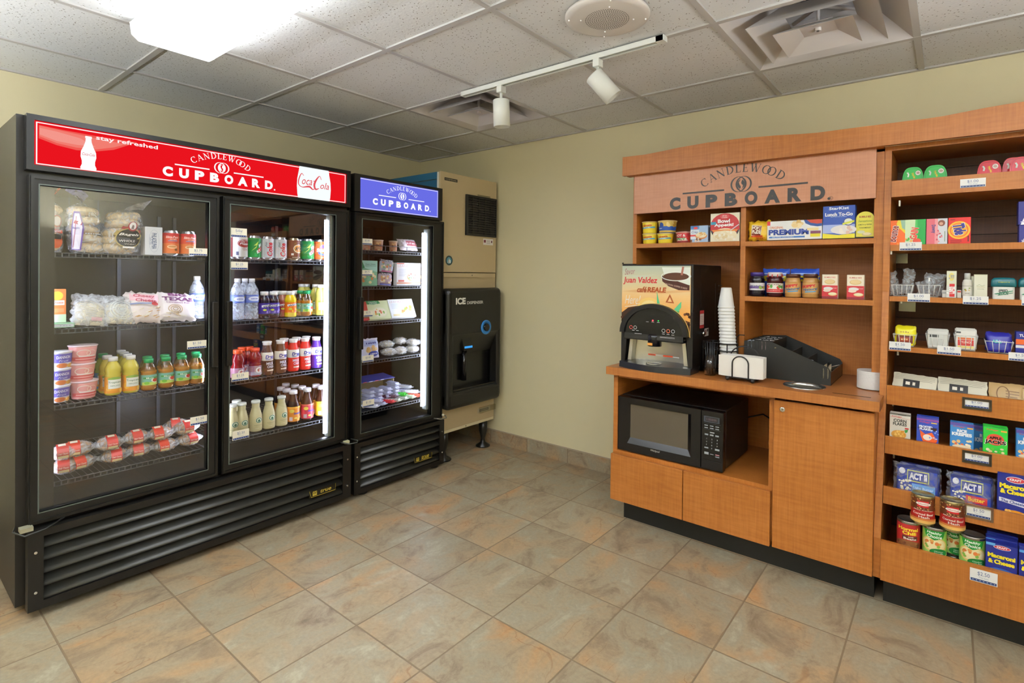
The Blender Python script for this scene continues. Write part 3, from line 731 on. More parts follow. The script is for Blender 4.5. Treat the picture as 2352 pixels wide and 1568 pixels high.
# ---- ice machine and its dispenser
BEIGE = M('#c2ae88', .42); BEIGE2 = M('#b7a37e', .42)
t = thing('ice_maker', 'tan ice maker cabinet with a black vent grille and blue side, standing on the dispenser', 'ice maker', (.55, -.34, 1.318))
b = MB(); b.box(.915, .93, -.612, -.035, 1.318, 2.005, BEIGE).box(.898, .915, -.6125, -.605, 1.318, 2.0, M('#e6e2d4', .3)).box(.08, .915, -.60, -.04, 1.318, 1.998, BEIGE)
wbuild(b, 'cabinet', t)
wbuild(MB().box(.08, .898, -.612, -.602, 1.32, 1.95, M('#1d5f83', .4)).box(.08, .898, -.614, -.602, 1.955, 2.002, M('#23688c', .4)), 'side_panel', t)
g = [at(1069, 447, 0, .93), at(1135, 457, 0, .93), at(1069, 541, 0, .93)]
ya, yb, zt, zb = g[0][1], -.046, 1.876, 1.584
b = MB(); frame_x(b, ya, yb, zb, zt, .018, .008, .008, .008, .93, .945, M('#1c1c1a', .5)); b.box(.931, .934, ya, yb, zb, zt, DARK)
for k in range(17):
    z = zb+.012+(zt-zb-.024)*k/16; b.box(.934, .943, ya+.018, yb-.008, z-.0035, z+.0035, M('#2a2620', .5))
for k in range(1, 5): y = ya+(yb-ya)*k/5; b.box(.934, .944, y-.002, y+.002, zb, zt, M('#2a2620', .5))
wbuild(b, 'vent_grille', t)
A = Art(onx(.9305)); p = at(1036, 413, 0, .93); A.rect(p[1]-.062, p[2]-.010, p[1]+.062, p[2]+.010, '#1a1812'); A.text('HOSHIZAKI', p[1], p[2], .010, '#b5a98a', w=.105)
p = at(1100, 447, 0, .93); A.rect(-.245, 1.881, -.105, 1.890, '#7d7658')
p = at(1121, 556, 0, .93); A.rect(p[1]-.055, p[2]-.022, p[1]+.055, p[2]+.024, '#ebe6e2'); A.rect(p[1]-.048, p[2]-.005, p[1]-.026, p[2]+.015, '#7a3040'); A.rect(p[1]+.032, p[2]-.004, p[1]+.046, p[2]+.012, '#6a3545')
for k in range(4): A.rect(p[1]-.018, p[2]+.012-.008*k, p[1]+.022, p[2]+.014-.008*k, '#8a8488')
p = at(1031, 598, 0, .93); A.ell(p[1], p[2], .036, .036, '#27312c', 32); A.ring(p[1], p[2], .036, .036, .003, '#8f9a8e', 32); A.ell(p[1], p[2], .024, .024, '#4f93a8', 28)
A.poly([(p[1]-.014, p[2]-.018), (p[1]-.010, p[2]+.004), (p[1]-.001, p[2]+.018), (p[1]+.006, p[2]+.006), (p[1]+.014, p[2]+.002), (p[1]+.016, p[2]-.018)], '#e9efec'); A.line([(p[1]-.004, p[2]+.014), (p[1]-.003, p[2]-.018)], .005, '#27312c')
o = A.build(None, 'label_plate'); o.parent = t; o.location = -t.location
t = thing('ice_dispenser', 'tan floor-standing ice dispenser with a black front reading ICE DISPENSER', 'ice dispenser', (.55, -.34, 0))
b = MB(); b.box(.10, .925, -.60, -.035, .20, 1.312, BEIGE2).box(.905, .935, -.60, -.045, 1.283, 1.309, BEIGE).box(.90, .928, -.60, -.04, .196, .215, M('#cfc4a0', .4)).lathe([(.004, 0), (.004, .003)], CHROME, .928, -.34, .207, 8, ax='x').lathe([(.005, 0), (.005, .003)], CHROME, .935, -.30, 1.296, 8, ax='x')
wbuild(b, 'cabinet', t)
BP = M('#12110f', .33)
ya, yb = -.61, -.062; zb, zt = .375, 1.205
b = MB()
# hood: upper front, lower front, side cheeks, recess
def rbox(b, x0, x1, y0, y1, z0, z1, m, r): b.bbox(x0, x1, y0, y1, z0, z1, m, r, 4)
rbox(b, .93, 1.02, ya, yb, .87, zt, BP, .03)
rbox(b, .93, 1.02, ya, yb, zb, .50, BP, .03)
rbox(b, .93, 1.018, ya, ya+.06, zb+.02, zt-.02, BP, .02); rbox(b, .93, 1.018, yb-.045, yb, zb+.02, zt-.02, BP, .02)
b.box(.926, .935, ya+.02, yb-.02, .45, .95, M('#0b0b0c', .25))
b.add([(1.012, ya+.06, .88), (1.012, yb-.045, .88), (.95, yb-.045, .74), (.95, ya+.06, .74)], [(0, 1, 2, 3)], BP)
wbuild(b, 'dispenser_front', t)
b = MB(); sy = -.405; b.prism([(sy-.055, .86), (sy+.035, .88), (sy+.045, .77), (sy-.03, .765)], .94, 1.0, BP, 'x'); b.tube([(.96, sy+.01, .77), (.955, sy+.01, .55)], .02, M('#101012', .2), 10); wbuild(b, 'ice_chute', t)
wbuild(MB().box(.998, 1.003, sy-.028, sy+.048, .783, .797, EM('#3f9be6', .9)), 'light_strip', t)
wbuild(MB().box(.93, 1.0, ya+.07, yb-.05, .498, .506, M('#121214', .15)), 'drip_tray', t)
p = at(1117, 751, 0, 1.02)
b = MB(); b.lathe([(.052, 0), (.052, .008), (.034, .010), (.034, .006), (.001, .006)], M('#2f7fc4', .3), 1.018, p[1]-.005, p[2], 32, ax='x'); wbuild(b, 'lock_ring', t)
b = MB(); b.lathe([(.028, 0), (.028, .012), (.02, .014), (.001, .010)], M('#0d0d10', .15), 1.02, p[1]-.005, p[2], 28, ax='x'); wbuild(b, 'knob', t)
A = Art(onx(1.0203)); p1 = at(1044, 691, 0, 1.02); 
A.text('ICE', -.495, 1.118, .046, '#e6e6e0', w=.095, bold=.05); A.text('DISPENSER', -.350, 1.104, .021, '#d8d8d2', w=.165, bold=.025)
o = A.build(None, 'lettering'); o.parent = t; o.location = -t.location
A = Art(onx(.9262)); A.rect(-.215, .272, -.075, .305, '#a89f88'); A.rect(-.195, .279, -.095, .297, '#1e1c14'); A.text('HOSHIZAKI', -.145, .288, .008, '#b5a98a', w=.085)
o = A.build(None, 'label_plate'); o.parent = t; o.location = -t.location
wbuild(MB().box(.926, .94, -.20, -.03, .272, .312, pane('clear_cover', '#e8e4d0', 1.4, .1, .1)), 'label_cover', t)
for yy in (-.115, -.52):
    for xx in (.86, .2): wbuild(MB().lathe([(.055, 0), (.055, .008), (.02, .03), (.016, .06), (.032, .12), (.032, .2)], M('#15140f', .3), xx+.03, yy, 0, 24), 'leg', t)

# ================================================================== wooden units along the back wall
t = thing('base_cabinet', 'maple base cabinet with an open microwave bay over two low doors and one tall door', 'cabinet', (2.85, -.3, 0))
b = MB(); xl, xr, yd = 2.255, 3.430, -.57
b.box(xl, xl+.024, yd, -.02, .118, .784, WOOD).box(3.035, 3.058, yd, -.02, .118, .784, WOOD).box(xr-.02, xr, yd, -.02, .118, .784, WOOD)
b.box(xl+.024, 3.035, yd, -.02, .355, .378, WOOD).box(xl+.024, xr-.02, yd, -.02, .118, .138, WOOD).box(xl, xr, -.02, -.013, .118, .784, WOOD)
b.box(xl+.024, 3.035, yd+.01, yd+.03, .765, .784, WOOD)
wbuild(b, 'carcass', t)
wbuild(MB().box(2.29, xr, -.505, -.03, 0, .118, M('#14130f', .5)), 'toe_kick', t)
for xa, xb_ in ((xl-.002, 2.648), (2.652, 3.048)):
    wbuild(MB().bbox(xa, xb_, -.592, -.572, .118, .360, WOOD, .0015, 1), 'door', t)
d = wbuild(MB().bbox(3.058, xr, -.592, -.572, .121, .770, WOOD, .0015, 1), 'door', t)
b = MB(); p = at(1797, 940, 1, -.592); b.lathe([(.011, 0), (.011, .003), (.007, .004), (.001, .003)], CHROME, p[0], p[1], p[2], 20, ax='y'); b.box(p[0]-.001, p[0]+.001, p[1]-.0045, p[1]-.0035, p[2]-.004, p[2]+.004, DARK)
o = b.build('lock'); o.parent = d
t = thing('countertop', 'maple laminate countertop with a round steel waste hole and a narrow slot', 'countertop', (2.84, -.31, .785))
b = MB(); hx, hy, hr, q = 3.155, -.475, .077, .1
x0, x1, y0, y1, z0, z1 = 2.235, 3.4305, -.62, -.012, .785, .825
b.box(3.4305, 3.448, -.62, -.46, z0, z1, WOODTOP)
for xa, xb_, yc, yd_ in ((x0, hx-q, y0, y1), (hx+q, x1, y0, y1), (hx-q, hx+q, y0, hy-q), (hx-q, hx+q, hy+q, y1)): b.box(xa, xb_, yc, yd_, z0, z1, WOODTOP)
n = 32; v = []
for zz in (z1, z0):
    for i in range(n):
        a = 2*pi*i/n; s_ = max(abs(cos(a)), abs(sin(a))); v.append((hx+q*cos(a)/s_, hy+q*sin(a)/s_, zz)); v.append((hx+hr*cos(a), hy+hr*sin(a), zz))
f = []
for i in range(n):
    j = (i+1) % n; f.append((2*i, 2*j, 2*j+1, 2*i+1)); f.append((2*n+2*i, 2*n+2*i+1, 2*n+2*j+1, 2*n+2*j))
b.add(v, f, WOODTOP)
b2 = wbuild(b, 'top', t)
wbuild(MB().lathe([(hr+.008, z1), (hr+.008, z1+.003), (hr-.002, z1+.004), (hr-.004, z1-.01), (hr-.006, z1-.12)], STEEL, hx, hy, 0, 40, caps=False), 'waste_ring', t)
s0, s1 = at(1912, 902, 2, z1), at(2002, 911, 2, z1)
wbuild(MB().box(s0[0], s1[0], s0[1]-.001, s0[1]+.0035, z1-.0, z1+.0008, DARK), 'slot', t)
yh = -.36
t = thing('hutch_shelving', 'maple hutch with two bays of shelves under a dark lettered sign board and wavy crown', 'shelf unit', (2.83, -.18, .825))
b = MB()
b.box(2.25, 2.272, yh, -.013, .8265, 1.87, WOOD).box(2.838, 2.862, yh, -.013, .8265, 1.80, WOOD).box(3.395, 3.430, yh, -.013, .8265, 1.87, WOOD)
b.box(2.272, 3.398, -.022, -.013, .8265, 1.87, WOOD).box(2.25, 3.430, yh, -.013, 1.852, 1.87, WOOD)
wbuild(b, 'carcass', t)
for xa, xb_, za in ((2.264, 2.836, 1.462), (2.842, 3.404, 1.458), (2.862, 3.40, 1.189)):
    wbuild(MB().box(xa, xb_, yh-.006, -.022, za, za+.023, WOOD), 'shelf', t)
CROWN = [(1430, 361), (1480, 355), (1521, 347), (1558, 339), (1627, 327), (1708, 317), (1785, 310.5), (1840, 307.5), (1878, 304.5), (1926, 298), (1980, 291), (2013, 287)]
CROWN2 = [(2013, 287), (2050, 282), (2082, 278), (2130, 272), (2169, 266), (2210, 258), (2261, 248), (2306, 240), (2352, 233)]
def crown(pts, extra, name, t, zb):
    P = [at(u, v, 1, -.42) for u, v in pts]; top = [(p[0], p[2]) for p in P]+extra
    poly = [(top[0][0], zb)]+top+[(top[-1][0], zb)]
    b = MB(); v = []; n = len(top)
    for y in (-.42, -.395):
        v += [(x, y, zb) for x, z in top]+[(x, y, z) for x, z in top]
    f = []
    for i in range(n-1):
        f += [(i, i+1, n+i+1, n+i), (2*n+i, 3*n+i, 3*n+i+1, 2*n+i+1), (n+i, n+i+1, 3*n+i+1, 3*n+i), (i, 2*n+i, 2*n+i+1, i+1)]
    f += [(0, n, 3*n, 2*n), (n-1, 3*n-1, 4*n-1, 2*n-1)]
    b.add(v, f, WOOD); return wbuild(b, name, t)
crown(CROWN, [], 'crown', t, 1.864)
wbuild(MB().box(2.225, 3.43, -.395, -.36, 1.862, 1.880, WOOD), 'crown_support', t)
sb = wbuild(MB().box(2.266, 3.402, -.383, -.366, 1.652, 1.862, wood('maple_laminate_lit_tone', '#bd8262', '#c48a69', '#cb9272')), 'sign_board', t)  # same maple, its lighter pinkish look under the light put into the colour
A = Art(flat(-.3835)); lc = at(1703, 432, 1, -.383); candlewood(A, lc[0]-.002, lc[2]-.008, .742, '#33302e', '#c48a69', .012, -.006, .004)
A.ring(lc[0]+.388, lc[2]-.080, .0085, .0085, .0014, '#33302e', 20); A.text('R', lc[0]+.388, lc[2]-.080, .008, '#33302e')
o = A.build(None, 'sign_lettering'); o.parent = sb
# ---- tall display unit
t = DISP = thing('display_shelving', 'tall maple display unit with dark slatwall back and lipped shelves of groceries', 'shelf unit', (4.04, -.3, 0))
xa, xb_ = 3.4312, 4.64
side = [(-.013, .118), (-.572, .118), (-.572, .275), (-.44, .80), (-.38, 1.25), (-.36, 1.87), (-.013, 1.87)]
b = MB(); b.prism(side, xa, xa+.024, WOOD, 'x'); b.prism(side, xb_-.024, xb_, WOOD, 'x'); b.box(xa+.024, xb_-.024, -.36, -.013, 1.85, 1.87, WOOD); b.box(xa+.024, xb_-.024, -.57, -.02, .118, .138, WOOD)
wbuild(b, 'carcass', t)
b = MB(); z = .138
while z < 1.85:
    z2 = min(z+.0735, 1.85); b.box(xa+.024, xb_-.024, -.034, -.02, z, z2, SLAT); z += .076
b.box(xa+.024, xb_-.024, -.020, -.014, .138, 1.85, M('#150c07', .8)); wbuild(b, 'slatwall_back', t)
wbuild(MB().box(xa+.03, xb_-.03, -.505, -.03, 0, .118, M('#14130f', .5)), 'toe_kick', t)
wbuild(MB().box(xa+.026, xb_, -.592, -.572, .121, .275, WOOD), 'bottom_board', t)
SH = [(1.650, 1.718, -.372), (1.424, 1.449, -.372), (1.212, 1.233, -.376), (1.004, 1.025, -.386), (.788, .866, -.43), (.594, .664, -.47), (.402, .470, -.51)]
for z0, z1, y in SH:
    b = MB(); b.box(xa+.026, xb_-.026, y, -.036, z0, z0+.018, WOOD); b.box(xa+.026, xb_-.026, y-.014, y, z0, z1, WOOD)
    s_ = wbuild(b, 'shelf', t)
crown(CROWN2, [(4.0, 1.99), (4.2, 2.0), (4.4, 1.99), (4.66, 1.97)], 'crown', t, 1.864)
for (u, v, z) in ((2066, 462, 0), (2047, 573, 0), (2070, 686, 0), (2062, 805, 0), (2051, 922, 0), (2053, 1042, 0), (2051, 1150, 0)):
    p = at(u, v, 1, -.38); wbuild(MB().box(p[0]-.003, p[0]+.003, -.375, -.36, p[2]-.02, p[2]+.004, M('#d8d4c4', .3)), 'shelf_clip', t)
for u, v in ((2066, 592), (2084, 702)):
    p = at(u, v, 1, -.04); wbuild(MB().box(p[0]-.032, p[0]+.032, -.05, -.04, p[2]-.026, p[2]+.026, pane('acrylic_clip', '#d8d8a8', 1.4, .2, .15)), 'acrylic_bracket', t)

# ================================================================== goods: builders
R90 = pi/2
class NA:
    """printing in fractions of a face w wide and h high, its foot at z0"""
    def __init__(s, A, w, h, z0=0): s.A, s.w, s.h, s.z = A, w, h, z0
    def X(s, f): return (f-.5)*s.w
    def Z(s, f): return s.z+f*s.h
    def rect(s, a, b, c, d, col): s.A.rect(s.X(a), s.Z(b), s.X(c), s.Z(d), col); return s
    def ell(s, a, b, ra, rb, col): s.A.ell(s.X(a), s.Z(b), ra*s.w, rb*s.h, col); return s
    def ring(s, a, b, ra, rb, t, col): s.A.ring(s.X(a), s.Z(b), ra*s.w, rb*s.h, t*s.h, col); return s
    def poly(s, p, col): s.A.poly([(s.X(a), s.Z(b)) for a, b in p], col); return s
    def line(s, p, t, col): s.A.line([(s.X(a), s.Z(b)) for a, b in p], t*s.h, col); return s
    def text(s, t, a, b, fh, col, fw=None, **k):
        if t.startswith('~'):       # print too small or blurred to read: short strokes
            w = fw or .3; n = int(t[1:] or 4); q = random.Random(int(a*97+b*31))
            for i in range(n):
                x = a-w/2+w*(i+.15)/n; s.rect(x, b-fh*.3, x+w/n*q.uniform(.5, .8), b+fh*q.uniform(.15, .35), col); s.A.n -= 1
            s.A.n += 1; return s
        s.A.text(t, s.X(a), s.Z(b), fh*s.h, col, w=fw*s.w if fw else None, **k); return s
    def blobs(s, n, a0, b0, a1, b1, r, cols, seed=1):
        q = random.Random(seed); n0 = s.A.n
        for i in range(n):
            s.A.n = n0+i*.14; s.ell(q.uniform(a0, a1), q.uniform(b0, b1), r*q.uniform(.6, 1.2), r*q.uniform(.6, 1.2)*s.w/s.h, cols[i % len(cols)])
        s.A.n = n0+n*.14+1
        return s
    def grad(s, b0, b1, c0, c1, k):
        f = lambda h: [int(h[i:i+2], 16) for i in (1, 3, 5)]
        p, q = f(c0), f(c1)
        for i in range(k):
            t = (i+.5)/k; s.rect(0, b0+(b1-b0)*i/k, 1, b0+(b1-b0)*(i+1)/k, '#%02x%02x%02x' % tuple(int(a+(b-a)*t) for a, b in zip(p, q))); s.A.n -= 1
        s.A.n += 1; return s
    def lines(s, n, a0, b0, a1, dz, t, col):
        for i in range(n): s.rect(a0, b0-i*dz, a1-(.06 if i == n-1 else 0), b0-i*dz+t, col); s.A.n -= 1
        s.A.n += 1; return s
def carton(name, label, cat, loc, w, d, h, col, art=None, rz=0, rx=0, group=None, side=None, rough=.42):
    b = MB(); b.bbox(-w/2, w/2, -d/2, d/2, 0, h, M(col, rough), .0012, 1)
    o = b.build(name); o.location = loc; o.rotation_euler = (rx, 0, rz); tag(o, label, cat, group)
    if art or side:
        A = Art(flat(-d/2)); 
        if art: art(NA(A, w, h))
        A.build(o)
    if side:
        A = Art(lambda x, z, l: (w/2+l, x, z)); side(NA(A, d, h)); A.build(o, 'printed_side')
    return o
def bottle(name, label, cat, loc, prof, body, cap=None, wrap=None, art=None, rz=0, group=None, spin=0, liquid=None, emboss=None):
    """prof: (r, z) of the body; cap: (r, z0, z1, colour, ribbed); wrap: (z0, z1, colour)"""
    t = thing(name, label, cat, loc, rz+spin, group)
    m = M(body, .18) if isinstance(body, str) else body
    MB().lathe(prof, m, n=24).build('bottle', t)
    if liquid:
        c, zt = liquid; P = [(max(r-.0015, .001), z+.0012) for r, z in prof if z < zt]; P.append((P[-1][0], zt)); MB().lathe(P, M(c, .15), n=20).build('drink', t)
    if cap:
        r, z0, z1, c = cap[:4]; P = [(r, z0), (r, z1-.002), (r-.002, z1)] if len(cap) < 5 else [(r*.92, z0), (r, z0+.002), (r, (z0+z1)/2), (r*1.12, z1-.004), (r*1.12, z1), (r, z1+.001)]
        MB().lathe(P, M(c, .35), n=24).build('cap', t)
    if wrap or art:
        def Rf(z):
            for (r0, a), (r1, c) in zip(prof, prof[1:]):
                if a <= z <= c and c > a: return r0+(r1-r0)*(z-a)/(c-a)+.0006
            return prof[-1][0]
        A = Art(cyl(Rf), step=.00022, cut=(.004, 0))
        if wrap:
            z0, z1, c = wrap; Rm = max(Rf(z0), Rf(z1)); nz = 10; pts = []
            A.b.add([((Rf(z0+(z1-z0)*j/nz)+.0003)*sin(2*pi*i/28), -(Rf(z0+(z1-z0)*j/nz)+.0003)*cos(2*pi*i/28), z0+(z1-z0)*j/nz) for j in range(nz+1) for i in range(28)],
                    [(j*28+i, j*28+(i+1) % 28, (j+1)*28+(i+1) % 28, (j+1)*28+i) for j in range(nz) for i in range(28)], M(c, .35), True); A.n = 3
        if art:
            z0, z1 = (wrap[0], wrap[1]) if wrap else (prof[0][1], prof[-1][1]); art(NA(A, 2*pi*Rf((z0+z1)/2), z1-z0, z0))
        A.build(t)
    return t
def can(name, label, cat, loc, R, h, col, art=None, rz=0, spin=0, group=None, rim='#c9cbcd', food=False):
    t = thing(name, label, cat, loc, rz+spin, group)
    if food: prof = [(R*.96, 0), (R, .003), (R, .008), (R*.985, .010), (R*.985, h-.010), (R, h-.008), (R, h-.002), (R*.98, h), (R*.94, h), (R*.93, h-.004), (.001, h-.004)]
    else: prof = [(R*.80, 0), (R*.84, .002), (R*.98, .008), (R, .010), (R, h-.018), (R*.97, h-.012), (R*.83, h-.003), (R*.83, h), (R*.78, h), (R*.76, h-.004), (.001, h-.004)]
    MB().lathe(prof, M(rim, .25, .9), n=28).build('can_body', t)
    z0, z1 = (.010, h-.010) if food else (.010, h-.013)
    RR = R*.985 if food else R
    A = Art(cyl(RR+.0003), step=.00016, cut=(.004, 0)); A.band(-pi*RR, pi*RR, z0, z1, col, 1, 28)
    if art: art(NA(A, 2*pi*RR, z1-z0, z0))
    A.build(t); return t
def shape_bag(w, h, T, seed, crimp=.0, k=.8):
    def th(x, z):
        u = min(1, abs(x/(w/2))); v = min(1, abs((z-h/2)/(h/2)))
        base = T/2*max(0, (1-u**3))**.5*max(0, (1-v**3))**.5
        n = noise.noise(Vector((x*38, z*38, seed*5.3)))*.16+noise.noise(Vector((x*90, z*90, seed*2.1)))*.07
        return base*(1+n*k)+.0006
    return th
def pillow_mesh(b, w, h, T, seed, m, jag=.0, k=.8, n=16):
    th = shape_bag(w, h, T, seed, k=k); q = random.Random(seed)
    vs = []
    for s_ in (-1, 1):
        for j in range(n+1):
            for i in range(n+1):
                x = (i/n-.5)*w; z = j/n*h
                vs.append((x+jag*noise.noise(Vector((z*60, seed, 3)))*(abs(i/n-.5)*2)**3, s_*th(x, z), z+jag*noise.noise(Vector((x*60, seed, 9)))*(abs(j/n-.5)*2)**3))
    N2 = (n+1)**2; fs = []
    for j in range(n):
        for i in range(n):
            a = j*(n+1)+i; fs.append((a, a+1, a+n+2, a+n+1)); fs.append((N2+a, N2+a+n+1, N2+a+n+2, N2+a+1))
    b.add(vs, fs, m, True); return th
def pouch(name, label, cat, loc, w, h, T, mat_, art=None, rz=0, rx=0, ry=0, seed=1, group=None, jag=.006, k=1.0, fill=None):
    t = thing(name, label, cat, loc, rz, group, rx, ry)
    b = MB(); m = M(mat_, .3) if isinstance(mat_, str) else mat_
    th = pillow_mesh(b, w, h, T, seed, m, jag, k)
    b.build('wrapper', t)
    if fill:
        b = MB(); fill(b); b.build('contents', t)
    if art:
        A = Art(lambda x, z, l: (x, -th(x, z)-l*1.5-.0006, z), rough=.3, step=.0002, cut=(.01, .01)); art(NA(A, w, h)); A.build(t)
    return t
def tub(name, label, cat, loc, r0, r1, h, body, lid, art=None, rz=0, spin=0, group=None, lidh=.006):
    t = thing(name, label, cat, loc, rz+spin, group); m = M(body, .35) if isinstance(body, str) else body
    MB().lathe([(r0*.97, 0), (r0, .002), (r1, h-.004), (r1*.98, h-.002)], m, n=32).build('cup', t)
    MB().lathe([(r1*1.02, h-lidh), (r1*1.06, h-lidh*.6), (r1*1.06, h-.001), (r1*1.0, h), (.001, h)], M(lid, .3) if isinstance(lid, str) else lid, n=32).build('lid', t)
    if art:
        A = Art(cyl(lambda z: r0+(r1-r0)*max(0, min(1, z/h))+.0005), step=.00014, cut=(.008, 0)); rm = (r0+r1)/2; art(NA(A, 2*pi*rm, h-.008, .002)); A.build(t)
    return t
def spanx(u1, u2, v, ax, val):
    a, b_ = at(u1, v, ax, val), at(u2, v, ax, val); k = 1-ax if ax < 2 else 0
    return (a[k]+b_[k])/2, abs(b_[k]-a[k])
def pz(u, v, ax, val): return at(u, v, ax, val)[2]

# ================================================================== goods in the coolers
XP = .862
S1, S2, S3, S4 = 1.376, 1.072, .769, .466
T1, T2, T3, T4 = 1.370, 1.062, .764, .478
F1, F2, F3, F4, F5 = 1.446, 1.226, 1.004, .770, .466
def cy_(u, v, x=XP): return at(u, v, 0, x)[1]
# ---- shelf 1, left door: bagel bags
CLEAR = film('clear_wrap', '#dfe6ec', .22, .12); CLEARB = film('clear_wrap_dense', '#e6eaf0', .42, .15)
BUN = wood('bread_crust', '#b89468', '#d2b98e', '#e6d8b8', .7, .6)
def bagel_bag(u1, u2, v1, x, label, tilt, seed, tailc, art, tailpts):
    y, w = spanx(u1, u2, 520, 0, x); h = .235; h = (pz((u1+u2)/2, v1, 0, x)-S1)
    t = thing('bagel_bag', label, 'bagels', (x-.05, y, S1), R90, 'bags of bagels on the top shelf', 0, 0)
    q = random.Random(seed); n = 5; hh = h*.92/n
    for k in range(n):
        b = MB(); prof = []
        R = w*.44; r = hh*.52
        for i in range(13):
            a = -pi/2+2*pi*i/12; prof.append((R-r*1.2+r*1.15*cos(a), r*sin(a)))
        b.lathe(prof, BUN, n=28, caps=False)
        o = b.build('bagel', t); o.location = ((q.random()-.5)*.012+tilt*k*hh, 0, hh*.5+k*hh+.006); o.rotation_euler = (q.uniform(-.12, .12), q.uniform(-.14, .14), 0)
    b = MB(); sh = []; P = [(w*.42, .0), (w*.49, .015), (w*.50, h*.3), (w*.5, h*.7), (w*.44, h*.9), (w*.2, h*1.0), (w*.05, h*1.05)]
    N_ = 28
    for r, z in P:
        for i in range(N_):
            a = 2*pi*i/N_; k_ = 1+.07*noise.noise(Vector((cos(a)*3, sin(a)*3+seed, z*30))); sh.append((r*k_*cos(a)+tilt*z, r*k_*sin(a)*.95, z))
    b.add(sh, [(j*N_+i, j*N_+(i+1) % N_, (j+1)*N_+(i+1) % N_, (j+1)*N_+i) for j in range(len(P)-1) for i in range(N_)], CLEAR, True)
    b.build('wrapper', t)
    if tailpts:
        b = MB(); vs_ = []; top = (tilt*h, 0, h*1.03)
        for i, (dx, dz, ww) in enumerate(tailpts):
            for s_ in (-1, 0, 1): vs_.append((top[0]+dx+s_*ww*.35, -.006*s_*s_+(i % 2)*.008, top[2]+dz+s_*ww*.5))
        b.add(vs_, [(3*i+j, 3*i+j+1, 3*i+j+4, 3*i+j+3) for i in range(len(tailpts)-1) for j in range(2)], film('bag_tail_'+tailc.strip('#'), tailc, .6), True); b.build('bag_tail', t)
    A = Art(lambda a, z, l: (w*.515*sin(a/(w*.515))+tilt*z, -(w*.515+l)*cos(a/(w*.515)), z), rough=.3, step=.0006)
    art(NA(A, pi*w*.515, h)); A.build(t)
    return t
def art_b1(n):
    n.ring(.62, .62, .12, .12, .012, '#a83a44').ell(.62, .62, .09, .09, '#e8e2e0').poly([(.44, .48), (.78, .44), (.78, .38), (.44, .42)], '#e0624a').ell(.58, .22, .2, .14, '#e0663a').rect(.46, .26, .74, .36, '#22242a').text('Bagels', .6, .42, .05, '#ffffff', .26, shear=.3)
def art_b2(n):
    n.poly([(.16, .06), (.34, .05), (.44, .52), (.40, .84), (.30, .84), (.22, .5)], '#7a5fae').poly([(.18, .08), (.32, .07), (.41, .52), (.385, .8), (.31, .8), (.24, .5)], '#f2ecf4').poly([(.27, .6), (.40, .56), (.42, .62), (.30, .66)], '#b0405e').line([(.20, .1), (.29, .5), (.33, .74)], .01, '#b8486a')
    n.text('Bagels', .30, .50, .05, '#4b3f93', .12, shear=.2); n.text('~7', .58, .4, .03, '#e8ecf4', .3)
def art_b3(n):
    n.ell(.56, .36, .23, .22, '#b9a566').ell(.56, .36, .21, .2, '#23252b').ell(.58, .62, .08, .11, '#9e2f3c').ell(.58, .63, .06, .085, '#e9e4e0').poly([(.55, .56), (.60, .56), (.60, .64), (.57, .66)], '#7a6a6a').poly([(.40, .56), (.74, .48), (.76, .54), (.42, .62)], '#a83240')
    n.poly([(.30, .42), (.74, .34), (.80, .44), (.34, .52)], '#b5a05e').text('Bagels', .55, .43, .07, '#f6f2e8', .34, shear=.3).text('WHOLE', .52, .29, .05, '#e9e6e0', .26).text('WHEAT', .58, .22, .035, '#c9c6c0', .2).rect(.46, .13, .66, .17, '#e9e6e0')
bagel_bag(84, 153, 462, XP-.01, 'clear bag of plain bagels with an orange label, half hidden by the door frame', 0, 3, '#c9502e', art_b1, [(0, 0, .01), (.01, .03, .04), (.03, .045, .05)])
bagel_bag(163, 250, 470, XP-.015, 'clear bag of raisin bagels with a purple and white label, violet tail', -.10, 5, '#8f8fd8', art_b2, [(0, 0, .015), (.015, .02, .03), (-.01, .045, .035), (-.045, .06, .02)])
bagel_bag(233, 326, 480, XP, 'clear bag of wheat bagels with a round black label and red ribbon', .12, 7, '#c9ced6', art_b3, [(0, 0, .012), (.03, .012, .03), (.06, .02, .035), (.085, .026, .05)])
y, w = spanx(333, 373, 560, 0, XP)
def art(n): n.rect(.03, .03, .97, .97, '#dfe2e6').ring(.52, .5, .3, .40, .006, '#9aa4b8').text('PHILADELPHIA', .52, .5, .15, '#33507e', 1.05, rot=-R90, bold=.02).text('CREAM CHEESE', .3, .5, .04, '#7a8aa8', .5, rot=-R90)
carton('cream_cheese_box', 'small silver-white cream cheese box with blue lettering, on its end beside the bagels', 'box', (XP-.03, y, S1), w, .06, .125, '#e6e8ec', art, R90)
def art(n): n.rect(0, .86, 1, 1, '#c8252d').rect(.0, .5, 1, .86, '#d84a34').text('Slim-Fast', .5, .80, .11, '#ffffff', .26, shear=.25).text('OPTIMA', .52, .69, .05, '#fff2d8', .14).rect(.42, .60, .60, .64, '#8a94c8').ell(.5, .32, .1, .09, '#e9b98a').ell(.5, .33, .07, .05, '#c98a52').ring(.5, .33, .09, .08, .012, '#f6e2c4').ell(.57, .18, .03, .05, '#7a4a22')
for i, (u1, u2, lab) in enumerate(((380, 417, 'slim orange-red diet shake can next to the cream cheese box'), (420, 455, 'slim orange-red diet shake can behind the price tag, top shelf'))):
    y, w = spanx(u1, u2, 560, 0, XP); can('shake_can', lab, 'can', (XP-w/2, y, S1), w/2, .116, '#e0793c', art, R90, -.15+.1*i, 'diet shake cans')
